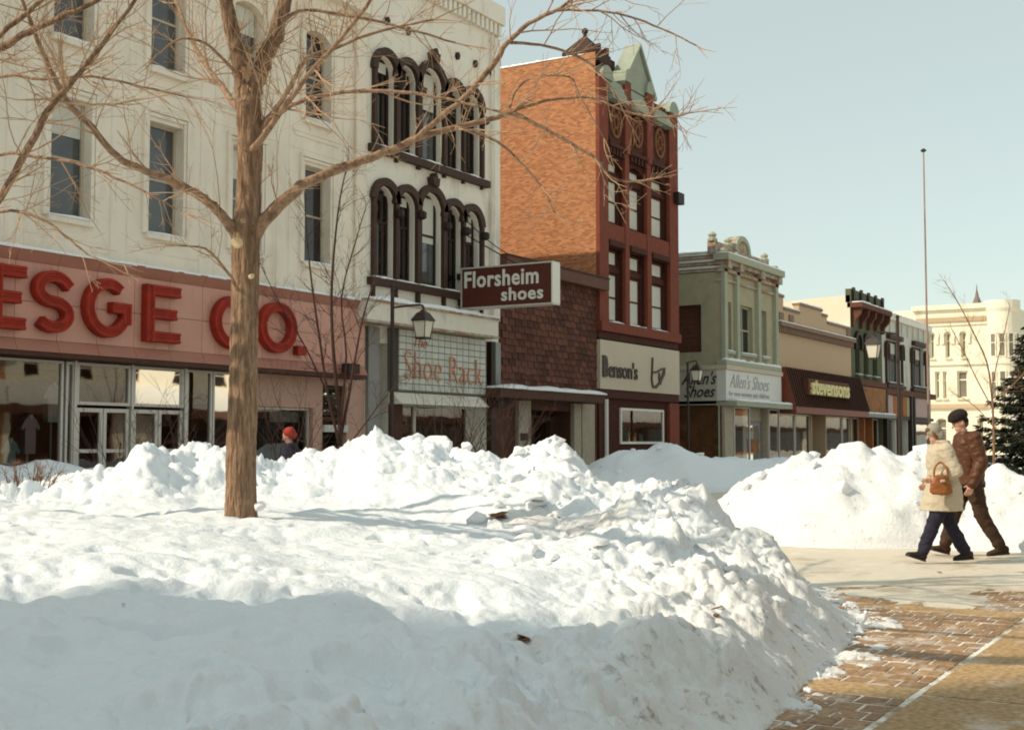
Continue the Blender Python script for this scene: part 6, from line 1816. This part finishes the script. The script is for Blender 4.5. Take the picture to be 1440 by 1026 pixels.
# evergreen at the right edge
ev_d = 45.0
eb = at_d(1478, 655, ev_d); eb.z = 0
ev = thing('evergreen_tree', 'dark evergreen with drooping snow-flecked boughs at the picture edge', 'tree', eb)
MB().tube([eb, eb + ZU * 6.9], [.2, .03], 8).build('trunk', M['bark'], ev)
def evergreen():
    rg = random.Random(77); mb = MB(); sn = MB(); wood = MB()
    for i in range(150):
        t = (i / 150) ** .9
        z = .4 + 6.0 * t
        L = 2.75 * (1 - t) ** .8 + .15
        L *= rg.uniform(.72, 1.12)
        a = i * 2.4 + rg.uniform(-.3, .3)
        o = Vector((math.cos(a), math.sin(a), 0)); s = Vector((-o.y, o.x, 0))
        p0 = eb + ZU * z
        pts = [p0 + o * (L * q) + ZU * (L * (-.32 * q + .22 * q * q * q)) for q in (0, .25, .5, .75, 1)]
        wood.tube(pts, [.03, .024, .018, .012, .005], 4, False)
        for k in range(int(75 * L)):
            q = rg.uniform(.1, 1.0) ** .7
            x = q * 4; j = min(3, int(x)); p = pts[j].lerp(pts[j + 1], x - j)
            wd = .42 * (1 - q * .6) * L * .55 + .08
            side = rg.choice((-1, 1)); l = rg.uniform(.12, .34)
            p = p + s * (side * rg.uniform(0, wd)) + ZU * rg.uniform(-.1, .04)
            d = (o * rg.uniform(.2, 1) + s * side * rg.uniform(.2, 1) + ZU * rg.uniform(-.7, .1)).normalized() * l
            n = d.cross(Vector((rg.uniform(-1, 1), rg.uniform(-1, 1), rg.uniform(.2, 1)))).normalized() * rg.uniform(.018, .045)
            mb.add([p - n, p + n, p + d * .6 + n * .9, p + d, p + d * .6 - n * .9], [(0, 1, 2, 3, 4)])
            if rg.random() < .012 and z > .8:
                sn.lathe(p, [(.02, -.02), (.10, 0), (.07, .05), (.01, .07)], 6)
    mb.build('crown', M['needles'], ev, fix=False, kind='stuff'); wood.build('branches', M['bark'], ev, fix=False, kind='stuff'); sn.build('snow_clumps', M['snow_far'], ev, kind='stuff')
evergreen()

# ------------------------------------------------------------------ street lamps, flag pole, wire
def lamp(label, px, ptop, dist, lx_, lz):
    """post at photo column px; the lantern hangs from an arm"""
    top = at_d(px, ptop, dist)
    base = Vector((top.x, top.y, 0))
    lt = at_d(lx_, lz, dist)
    t = thing('street_lamp', label, 'street lamp', base, 'street lamps along the mall')
    MB().tube([base, base + ZU * .5, base + ZU * .55, Vector((base.x, base.y, top.z))], [.11, .1, .06, .05], 10).build('post', M['lamp_metal'], t)
    MB().lathe(Vector((base.x, base.y, top.z)), [(.06, -.02), (.07, .02), (.03, .08)], 8).build('post_cap', M['lamp_metal'], t)
    arm = Vector((lt.x, lt.y, lt.z + .50))
    s = Vector((base.x, base.y, arm.z - .03))
    MB().tube(smooth_path([s, s.lerp(arm, .8) + ZU * .05, arm + ZU * .0, arm - ZU * .14]), [.028] * 13, 6).build('arm', M['lamp_metal'], t)
    # hood and tapered four sided lantern
    c = Vector((lt.x, lt.y, lt.z))
    MB().lathe(c, [(.325, .12), (.315, .16), (.18, .33), (.09, .37), (.05, .42)], 4).build('hood', M['lamp_metal'], t)
    lan = MB().lathe(c, [(.18, -.30), (.27, .115)], 4).build('lantern', M['lamp_glass'], t)
    ed = MB()
    for k in range(4):
        a = 2 * math.pi * (k + .5) / 4
        ed.tube([c + Vector((.185 * math.cos(a), .185 * math.sin(a), -.3)), c + Vector((.275 * math.cos(a), .275 * math.sin(a), .11))], [.014, .014], 4)
    ed.lathe(c, [(.15, -.35), (.22, -.33), (.22, -.295)], 4)
    ed.build('lantern_frame', M['lamp_metal'], lan)
    return t
lamp('street lamp with lantern hanging before the tiled shop sign', 552, 403, 33, 595, 458)
lamp('farthest street lamp, its lantern against the slanting shoe shop sign', 967, 511, 55, 980, 525)
lamp('street lamp with a lantern in front of the olive green building', 1262, 446, 41, 1228, 490)
fp = at_d(1307, 640, 72); fp.z = 0
ft = at_d(1304, 214, 72)
fl = thing('flagpole', 'tall thin flagpole without a flag, rust stained, rising far above the roofs', 'flagpole', fp)
MB().tube([fp, fp + ZU * 1.2, fp + ZU * 1.25, Vector((fp.x, fp.y, ft.z))], [.13, .13, .07, .04], 8).build('pole', M['pole_rust'], fl)
MB().lathe(Vector((fp.x, fp.y, ft.z)), [(.06, 0), (.16, .05), (.16, .12), (.05, .2)], 8).build('truck', M['lamp_metal'], fl)
c1 = thing('pole_tall', None, None) if False else None
w0 = FRONT.P(on_y(652, 310, YF).x, on_y(652, 310, YF).z, .1); w1 = FRONT.P(on_y(752, 372, YF - .4).x, on_y(752, 372, YF - .4).z, .4)
o = MB().tube([w0.lerp(w1, i / 8) - ZU * (.25 * math.sin(math.pi * i / 8)) for i in range(9)], [.018] * 9, 5).build('overhead_wire', M['black_trim'])
tag(o, 'thin black overhead wire strung from the white wall to the shingled roof', 'wire')
# brown leaves lying on the snow
def leaf(label, px, py, d, s=.05):
    p = at_d(px, py, d)
    z = snow_h(p.dot(RT), d)
    mb = MB()
    rg = random.Random(px)
    for q in range(3):
        c = Vector((p.x, p.y, z + .02 + .012 * q)) + jit(rg, Vector(), s * .5)
        a = rg.uniform(0, 6.28); u = Vector((math.cos(a), math.sin(a), rg.uniform(-.3, .6))).normalized() * s; v = u.cross(Vector((rg.uniform(-.4, .4), rg.uniform(-.4, .4), 1))).normalized() * s * .55
        for dz in (0, .003):
            e = ZU * dz
            mb.add([c - u + e, c - u * .3 + v + e, c + u * .5 + v * .8 + e, c + u + e, c + u * .4 - v + e, c - u * .4 - v * .8 + e], [(0, 1, 2, 3, 4, 5)])
    o = mb.build('dead_leaf', M['dry_leaf']); tag(o, label, 'leaf', 'dead leaves on the snow')
leaf('curled brown leaf lying alone in the shaded near snow', 737, 916, 6.25, .045)
leaf('brown leaf scrap on the rough snow right of the trunk, left of the other scraps', 700, 741, 11.8, .09)
leaf('brown leaf scraps by the broken snow blocks under the ridge', 760, 733, 12.0, .08)
leaf('small dark leaf at the dirty foot of the snow bank by the bricks', 1010, 935, 7.5, .04)
# ------------------------------------------------------------------ people
class Flesh:
    """overlapping tapered limbs fused into one skin"""
    def __init__(self): self.mb = MB()
    def cap(self, p0, r0, p1, r1, k=12):
        p0, p1 = Vector(p0), Vector(p1)
        d = (p1 - p0); L = d.length
        if L < 1e-6: d = ZU.copy()
        d.normalize()
        pts, rs = [], []
        for a in (80, 55, 30): pts.append(p0 - d * (r0 * math.sin(math.radians(a)))); rs.append(r0 * math.cos(math.radians(a)))
        pts += [p0, p1]; rs += [r0, r1]
        for a in (30, 55, 80): pts.append(p1 + d * (r1 * math.sin(math.radians(a)))); rs.append(r1 * math.cos(math.radians(a)))
        self.mb.tube(pts, rs, k)
        return self
    def ell(self, c, r, ax=(Vector((1, 0, 0)), Vector((0, 1, 0)), Vector((0, 0, 1))), k=14):
        c = Vector(c); b = len(self.mb.v)
        for i in range(k - 1):
            th = math.pi * (i + 1) / k
            for j in range(k):
                ph = 2 * math.pi * j / k
                self.mb.v.append(tuple(c + ax[0] * (r[0] * math.sin(th) * math.cos(ph)) + ax[1] * (r[1] * math.sin(th) * math.sin(ph)) + ax[2] * (r[2] * math.cos(th))))
        for i in range(k - 2):
            for j in range(k):
                j2 = (j + 1) % k
                self.mb.f.append((b + i * k + j, b + i * k + j2, b + (i + 1) * k + j2, b + (i + 1) * k + j))
        self.mb.f.append(tuple(b + j for j in range(k))[::-1]); e = b + (k - 2) * k
        self.mb.f.append(tuple(e + j for j in range(k)))
        return self
    def loft(self, rings, k=20):
        """rings: (centre, semi axis a, semi axis b) given as vectors"""
        b = len(self.mb.v)
        for c, A, B in rings:
            for j in range(k):
                t = 2 * math.pi * j / k
                self.mb.v.append(tuple(Vector(c) + A * math.cos(t) + B * math.sin(t)))
        for i in range(len(rings) - 1):
            for j in range(k):
                j2 = (j + 1) % k
                self.mb.f.append((b + i * k + j, b + i * k + j2, b + (i + 1) * k + j2, b + (i + 1) * k + j))
        self.mb.f.append(tuple(b + j for j in range(k))[::-1]); e = b + (len(rings) - 1) * k
        self.mb.f.append(tuple(e + j for j in range(k)))
        return self
    def build(self, name, m, parent, voxel=.011, smooth=3, wrinkle=0.0, seed=0, **kw):
        me = self.mb.mesh(name)
        b = bmesh.new(); b.from_mesh(me); bmesh.ops.recalc_face_normals(b, faces=b.faces); b.to_mesh(me); b.free()
        ob = bpy.data.objects.new('tmp_flesh', me)
        r = ob.modifiers.new('r', 'REMESH'); r.mode = 'VOXEL'; r.voxel_size = voxel; r.use_smooth_shade = True
        if smooth:
            s = ob.modifiers.new('s', 'SMOOTH'); s.factor = .5; s.iterations = smooth
        out = evaluated_mesh(ob)
        off = root_loc(parent)
        if wrinkle:
            N3 = [v.normal.copy() for v in out.vertices]
            for v, nv3 in zip(out.vertices, N3):
                n = noise.noise(Vector((v.co.x * 9, v.co.y * 9, v.co.z * 16 + seed))) + .5 * noise.noise(Vector((v.co.x * 22, v.co.y * 22, v.co.z * 34 + seed)))
                v.co += nv3 * (wrinkle * n)
        out.transform(Matrix.Translation(-off))
        out.polygons.foreach_set('use_smooth', [True] * len(out.polygons))
        out.name = name
        out.materials.clear()
        return link(name, out, M[m], parent, **kw)
def person(label, base, fwd, H, J, style):
    """J: joints as (forward, left, up) in shares of the height"""
    f = fwd.normalized(); l = ZU.cross(f)
    t = thing('person', label, 'person', base)
    W = lambda q: Vector(base) + f * (q[0] * H) + l * (q[1] * H) + ZU * (q[2] * H)
    j = {k: W(v) for k, v in J.items()}
    B = Flesh()
    s = H
    # one continuous body: trunk, neck, head, limbs, hands
    pel, ch, nk, hd = j['pelvis'], j['chest'], j['neck'], j['head']
    B.loft([(pel - ZU * .05 * s, f * .055 * s, l * .085 * s), (pel + ZU * .03 * s, f * .062 * s, l * .09 * s), (pel.lerp(ch, .5), f * .055 * s, l * .078 * s), (ch, f * .065 * s, l * .095 * s), (ch.lerp(nk, .7), f * .05 * s, l * .085 * s), (nk, f * .035 * s, l * .035 * s)])
    B.cap(nk - ZU * .02 * s, .032 * s, hd - f * .008 * s - ZU * .03 * s, .031 * s)
    up = (hd - nk).normalized(); fu = (f - up * f.dot(up)).normalized()
    B.ell(hd + up * .012 * s, (.050 * s, .042 * s, .058 * s), (fu, l, up))
    B.ell(hd + fu * .017 * s - up * .030 * s, (.030 * s, .030 * s, .034 * s), (fu, l, up))
    B.cap(hd + fu * .046 * s + up * .008 * s, .006 * s, hd + fu * .061 * s - up * .012 * s, .0085 * s, 8)      # nose
    B.cap(hd + fu * .045 * s - up * .030 * s + l * .010 * s, .006 * s, hd + fu * .045 * s - up * .030 * s - l * .010 * s, .006 * s, 8)   # lips
    B.ell(hd + fu * .040 * s - up * .052 * s, (.012 * s, .013 * s, .011 * s), (fu, l, up))                      # chin
    for q in (1, -1): B.ell(hd - fu * .004 * s + l * (q * .043 * s) - up * .004 * s, (.011 * s, .006 * s, .018 * s), (fu, l, up))   # ears
    for q in ('l', 'r'):
        B.cap(ch.lerp(nk, .6), .04 * s, j[q + 'sh'], .034 * s)
        B.cap(j[q + 'sh'], .032 * s, j[q + 'el'], .024 * s); B.cap(j[q + 'el'], .024 * s, j[q + 'wr'], .016 * s)
        B.cap(pel, .05 * s, j[q + 'hip'], .05 * s); B.cap(j[q + 'hip'], .05 * s, j[q + 'kn'], .034 * s); B.cap(j[q + 'kn'], .033 * s, j[q + 'an'], .022 * s)
        B.cap(j[q + 'an'], .020 * s, j[q + 'an'].lerp(j[q + 'toe'], .45), .014 * s)
        # hand: palm, four fingers curled a little, thumb
        wr = j[q + 'wr']; d = (wr - j[q + 'el']).normalized()
        side = f - d * f.dot(d)
        if side.length < .2: side = ZU - d * ZU.dot(d)
        side.normalize(); pn = d.cross(side)
        palm = wr + d * .05 * s
        B.loft([(wr - d * .005, side * .016 * s, pn * .012 * s), (wr + d * .02 * s, side * .022 * s, pn * .011 * s), (palm, side * .025 * s, pn * .010 * s)], 12)
        cur = pn * (-1 if q == 'l' else 1) * (1 if l.dot(pn) > 0 else -1)
        for k in range(4):
            b0 = palm + side * ((k - 1.5) * .0125 * s) * -1
            L = (.046, .052, .048, .036)[k] * s
            m1 = b0 + (d + cur * .35).normalized() * L * .5; m2 = m1 + (d + cur * 1.1).normalized() * L * .5
            B.cap(b0 - d * .01 * s, .0055 * s, m1, .0052 * s, 7); B.cap(m1, .0052 * s, m2, .0045 * s, 7)
        th = wr + d * .018 * s + side * .018 * s
        B.cap(th, .0075 * s, th + (d * .7 + side * .6 + cur * .3).normalized() * .034 * s, .0055 * s, 7)
    B.build('body', 'skin', t, .0075, 2)
    for q in (1, -1):
        MB().lathe(hd + fu * .0445 * s + l * (q * .017 * s) + up * .012 * s - ZU * .004, [(.001, -.007), (.007, -.004), (.007, .004), (.001, .007)], 8).build('eye', M['boot_black'], t)
    style(t, j, f, l, fu, up, s, H)
    return t
def trousers(t, j, f, l, s, m, wide=1.0, seed=1):
    C = Flesh()
    C.loft([(j['pelvis'] - ZU * .06 * s, f * .066 * s, l * .10 * s), (j['pelvis'] + ZU * .06 * s, f * .066 * s, l * .095 * s)])
    for q in ('l', 'r'):
        C.cap(j['pelvis'], .06 * s, j[q + 'hip'], .062 * s); C.cap(j[q + 'hip'], .062 * s * wide, j[q + 'kn'], .046 * s * wide)
        a = j[q + 'an'] + (j[q + 'kn'] - j[q + 'an']).normalized() * .03 * s
        C.cap(j[q + 'kn'], .045 * s * wide, a, .040 * s * wide)
    C.build('trousers', m, t, .010, 2, .013, seed)
def shoe(t, j, q, s, f, m, heel=.0):
    an, toe = j[q + 'an'], j[q + 'toe']
    d = (toe - an); d = Vector((d.x, d.y, 0)).normalized()
    fd = (toe - an).normalized()
    dn = Vector((fd.x, fd.y, fd.z)); u = (ZU - fd * fd.z).normalized(); sd = u.cross(fd)
    foot = Flesh()
    hl = j[q + 'heel']; 
    dv = (toe - hl); dv.normalize(); u = (ZU - dv * dv.z).normalized(); sd = u.cross(dv); L = (toe - hl).length
    foot.loft([(hl + u * .030 * s - dv * .004 * s, u * .018 * s, sd * .012 * s), (hl + dv * L * .1 + u * .030 * s, u * .030 * s, sd * .021 * s), (hl + dv * L * .35 + u * .030 * s, u * .030 * s, sd * .022 * s), (hl + dv * L * .65 + u * .020 * s, u * .020 * s, sd * .026 * s),
               (hl + dv * L * .88 + u * .015 * s, u * .015 * s, sd * .024 * s), (hl + dv * L + u * .012 * s, u * .009 * s, sd * .012 * s)], 14)
    foot.cap(hl + dv * L * .22 + u * .035 * s, .026 * s, an + (j[q + 'kn'] - an).normalized() * .05 * s, .027 * s)
    o = foot.build('boot', m, t, .008, 2)
    sole = MB()
    pr = [(-.02, .012), (0, .02), (.35, .02), (.65, .027), (.88, .025), (1.0, .012)]
    lo = [hl + dv * (L * a) + sd * (w * s) - u * .004 * s for a, w in pr] + [hl + dv * (L * a) - sd * (w * s) - u * .004 * s for a, w in reversed(pr)]
    k = len(lo)
    sole.add(lo + [p + u * .014 * s for p in lo], [tuple(range(k))[::-1], tuple(range(k, 2 * k))] + [(i, (i + 1) % k, k + (i + 1) % k, k + i) for i in range(k)])
    sole.build('sole', M['boot_black'], o)
def sleeve(C, j, q, s, r0, r1, r2):
    C.cap(j['chest'].lerp(j['neck'], .45), .05 * s, j[q + 'sh'], r0 * s); C.cap(j[q + 'sh'], r0 * s, j[q + 'el'], r1 * s); C.cap(j[q + 'el'], r1 * s, j[q + 'wr'], r2 * s)
def woman_style(t, j, f, l, fu, up, s, H):
    trousers(t, j, f, l, s, 'navy', 1.12, 3)
    for q in 'lr': shoe(t, j, q, s, f, 'boot_black')
    C = Flesh()
    hem = (j['pelvis'] + (j['lkn'] + j['rkn']) * .5) * .5 - f * .0 * s
    hem = Vector((j['pelvis'].x, j['pelvis'].y, t.location.z + .365 * H)) + f * .02 * s
    C.loft([(hem, f * .150 * s, l * .140 * s), (hem + ZU * .07 * s - f * .008 * s, f * .142 * s, l * .136 * s), (j['pelvis'] + ZU * .02 * s, f * .122 * s, l * .126 * s), (j['pelvis'].lerp(j['chest'], .5), f * .098 * s, l * .108 * s), (j['chest'], f * .10 * s, l * .112 * s),
            (j['chest'].lerp(j['neck'], .6), f * .082 * s, l * .105 * s), (j['neck'] - ZU * .005 * s, f * .052 * s, l * .055 * s)], 24)
    C.build('coat', 'coat_tan', t, .010, 3, .011, 5)
    for q in 'lr':
        S = Flesh(); sleeve(S, j, q, s, .054, .047, .037); S.build('sleeve', 'coat_tan', t, .009, 2, .012, 15)
    MB().box(Fr(j['pelvis'] + f * .03 * s, f, l), -.045 * s, .045 * s, -.03 * s, .02 * s, .121 * s, .130 * s).build('pocket', M['coat_tan'], t)
    # shoulder cape of the hood, folded down the back
    K = Flesh()
    K.loft([(j['neck'] - f * .055 * s - ZU * .075 * s, f * .03 * s, l * .07 * s), (j['neck'] - f * .05 * s - ZU * .02 * s, f * .045 * s, l * .085 * s), (j['neck'] - f * .018 * s + ZU * .025 * s, f * .058 * s, l * .066 * s)], 18)
    K.build('hood_collar', 'coat_tan', t, .01, 2, .004, 2)
    hd = j['head']
    N = Flesh()
    N.ell(hd - fu * .006 * s + up * .020 * s, (.057 * s, .052 * s, .060 * s), (fu, l, up))
    N.ell(hd - fu * .026 * s - up * .02 * s, (.042 * s, .050 * s, .055 * s), (fu, l, up))
    N.build('knitted_hood', 'hood_gray', t, .009, 2, .003, 8)
    hr = Flesh(); hr.ell(hd + fu * .026 * s + up * .040 * s, (.026 * s, .036 * s, .022 * s), (fu, l, up)); hr.ell(hd + l * .040 * s + fu * .012 * s, (.016 * s, .010 * s, .04 * s), (fu, l, up))
    hr.build('hair', 'hair_brown', t, .007, 1, .004, 3)
    for q in 'lr':
        g = Flesh(); wr = j[q + 'wr']; d = (wr - j[q + 'el']).normalized()
        g.cap(wr - d * .03 * s, .030 * s, wr + d * .01 * s, .030 * s); g.build('cuff', 'glove_white', t, .009, 2)
    c = j['lwr']
def man_style(t, j, f, l, fu, up, s, H):
    trousers(t, j, f, l, s, 'trousers_brown', 1.08, 7)
    for q in 'lr': shoe(t, j, q, s, f, 'trousers_brown')
    C = Flesh()
    hem = j['pelvis'] - ZU * .045 * s
    C.loft([(hem, f * .092 * s, l * .112 * s), (hem + ZU * .03 * s, f * .098 * s, l * .118 * s), (j['pelvis'].lerp(j['chest'], .4), f * .098 * s, l * .115 * s), (j['chest'], f * .102 * s, l * .118 * s), (j['chest'].lerp(j['neck'], .6), f * .08 * s, l * .112 * s), (j['neck'], f * .05 * s, l * .052 * s)], 24)
    C.build('jacket', 'jacket_brown', t, .010, 3, .011, 11)
    for q in 'lr':
        S = Flesh(); sleeve(S, j, q, s, .058, .050, .037); S.build('sleeve', 'jacket_brown', t, .009, 2, .014, 21)
    W_ = Flesh(); W_.loft([(hem - ZU * .012 * s, f * .098 * s, l * .118 * s), (hem + ZU * .014 * s, f * .101 * s, l * .121 * s)], 24); W_.build('waistband', 'fur_black', t, .010, 1)
    K = Flesh(); K.loft([(j['neck'] - ZU * .02 * s, f * .06 * s, l * .062 * s), (j['neck'] + ZU * .018 * s - f * .006 * s, f * .05 * s, l * .052 * s)], 18)
    K.build('collar', 'jacket_brown', t, .009, 2)
    hd = j['head']
    N = Flesh(); N.ell(hd - fu * .004 * s + up * .050 * s, (.073 * s, .060 * s, .049 * s), (fu, l, up)); N.ell(hd + fu * .05 * s + up * .042 * s, (.022 * s, .036 * s, .016 * s), (fu, l, up))
    N.ell(hd - fu * .034 * s + up * .01 * s, (.028 * s, .046 * s, .034 * s), (fu, l, up))
    N.build('fur_hat', 'fur_black', t, .009, 2, .006, 4)
    hr = Flesh(); hr.ell(hd - fu * .03 * s - up * .012 * s, (.026 * s, .040 * s, .030 * s), (fu, l, up)); hr.build('hair', 'hair_brown', t, .008, 1)
wb = on_z(1330, 790, 0.02)
WJ = dict(pelvis=(0.005, 0, .515), chest=(.025, 0, .725), neck=(.035, 0, .835), head=(.062, 0, .905),
          lsh=(.02, .112, .79), rsh=(.02, -.112, .79), lel=(-.035, .15, .64), lwr=(.095, .125, .595), rel=(-.05, -.15, .64), rwr=(.06, -.15, .56),
          lhip=(.005, .055, .50), rhip=(.005, -.055, .50), lkn=(.10, .055, .275), rkn=(-.05, -.06, .275), lan=(.185, .055, .062), ran=(-.165, -.06, .055),
          ltoe=(.300, .06, .055), lheel=(.165, .055, .012), rtoe=(-.075, -.06, .008), rheel=(-.215, -.06, .02))
person('person in a pale tan coat, grey hood and dark slacks, walking by the snow bank', wb, -RT, 1.66, WJ, woman_style)
mb_ = on_z(1362, 781, 0.02)
MJ = dict(pelvis=(-.02, 0, .525), chest=(-.005, 0, .735), neck=(.01, 0, .838), head=(.04, 0, .912),
          lsh=(-.01, .12, .80), rsh=(-.01, -.12, .80), lel=(-.045, .15, .645), lwr=(.015, .15, .50), rel=(-.05, -.15, .64), rwr=(.04, -.14, .50),
          lhip=(-.02, .058, .51), rhip=(-.02, -.058, .51), rkn=(.075, -.058, .285), lkn=(-.075, .058, .28), ran=(.145, -.058, .055), lan=(-.205, .058, .06),
          rtoe=(.25, -.06, .04), rheel=(.115, -.058, .005), ltoe=(-.105, .06, .006), lheel=(-.255, .058, .02))
person('person in a brown leather jacket and dark fur hat, walking by the snow bank', mb_, -RT, 1.80, MJ, man_style)
cb_ = at_d(413, 612, 19.2); hgt = cb_.z; cb_.z = hgt - 1.30
def child_style(t, j, f, l, fu, up, s, H):
    trousers(t, j, f, l, s, 'navy')
    for q in 'lr': shoe(t, j, q, s, f, 'boot_black')
    C = Flesh()
    C.loft([(j['pelvis'] - ZU * .05 * s, f * .10 * s, l * .12 * s), (j['chest'], f * .10 * s, l * .12 * s), (j['neck'], f * .05 * s, l * .055 * s)], 20)
    for q in 'lr': sleeve(C, j, q, s, .052, .046, .036)
    C.build('jacket', 'navy', t, .014, 2)
    N = Flesh(); hd = j['head']; N.ell(hd - fu * .030 * s + up * .032 * s, (.066 * s, .066 * s, .062 * s), (fu, l, up)); N.ell(hd - fu * .05 * s + up * .0 * s, (.05 * s, .06 * s, .05 * s), (fu, l, up))
    N.build('red_cap', 'red_wool', t, .012, 2)
SJ = dict(WJ); SJ.update(lkn=(.02, .055, .27), rkn=(.02, -.06, .27), lan=(0, .055, .055), ran=(0, -.06, .055), ltoe=(.1, .06, .008), lheel=(-.04, .055, .01), rtoe=(.1, -.06, .008), rheel=(-.04, -.06, .01), lwr=(.05, .14, .48), rwr=(.05, -.14, .48))
person('person in a red cap, only the head showing over the snow ridge', cb_, -RT, 1.42, SJ, child_style)
# shoulder bag on the woman's arm
f_ = -RT; l_ = ZU.cross(f_)
bgc = wb + f_ * (.085 * 1.66) + l_ * (.185 * 1.66)
bg = thing('handbag', 'tan leather handbag with a looped strap, held on a forearm', 'handbag', bgc + ZU * .80)
BG = Flesh()
BG.loft([(bgc + ZU * .80, f_ * .10, l_ * .045), (bgc + ZU * .83, f_ * .135, l_ * .055), (bgc + ZU * .93, f_ * .125, l_ * .05), (bgc + ZU * 1.0, f_ * .08, l_ * .035), (bgc + ZU * 1.03, f_ * .04, l_ * .02)], 20)
BG.build('body', 'bag_leather', bg, .010, 2, .008, 6)
st = smooth_path([bgc + f_ * .075 + ZU * .98, bgc + f_ * .07 + ZU * 1.10, bgc - f_ * .015 + ZU * 1.17 - l_ * .05, bgc - f_ * .07 + ZU * 1.10, bgc - f_ * .085 + ZU * .98])
MB().tube(st, [.012] * len(st), 6).build('strap', M['bag_leather'], bg)
MB().tube([bgc + l_ * .058 + ZU * .96 - f_ * .02, bgc + l_ * .066 + ZU * .96 + f_ * .02], [.016, .016], 8).build('clasp', M['aluminium'], bg)

bpy.data.scenes.remove(EVAL)
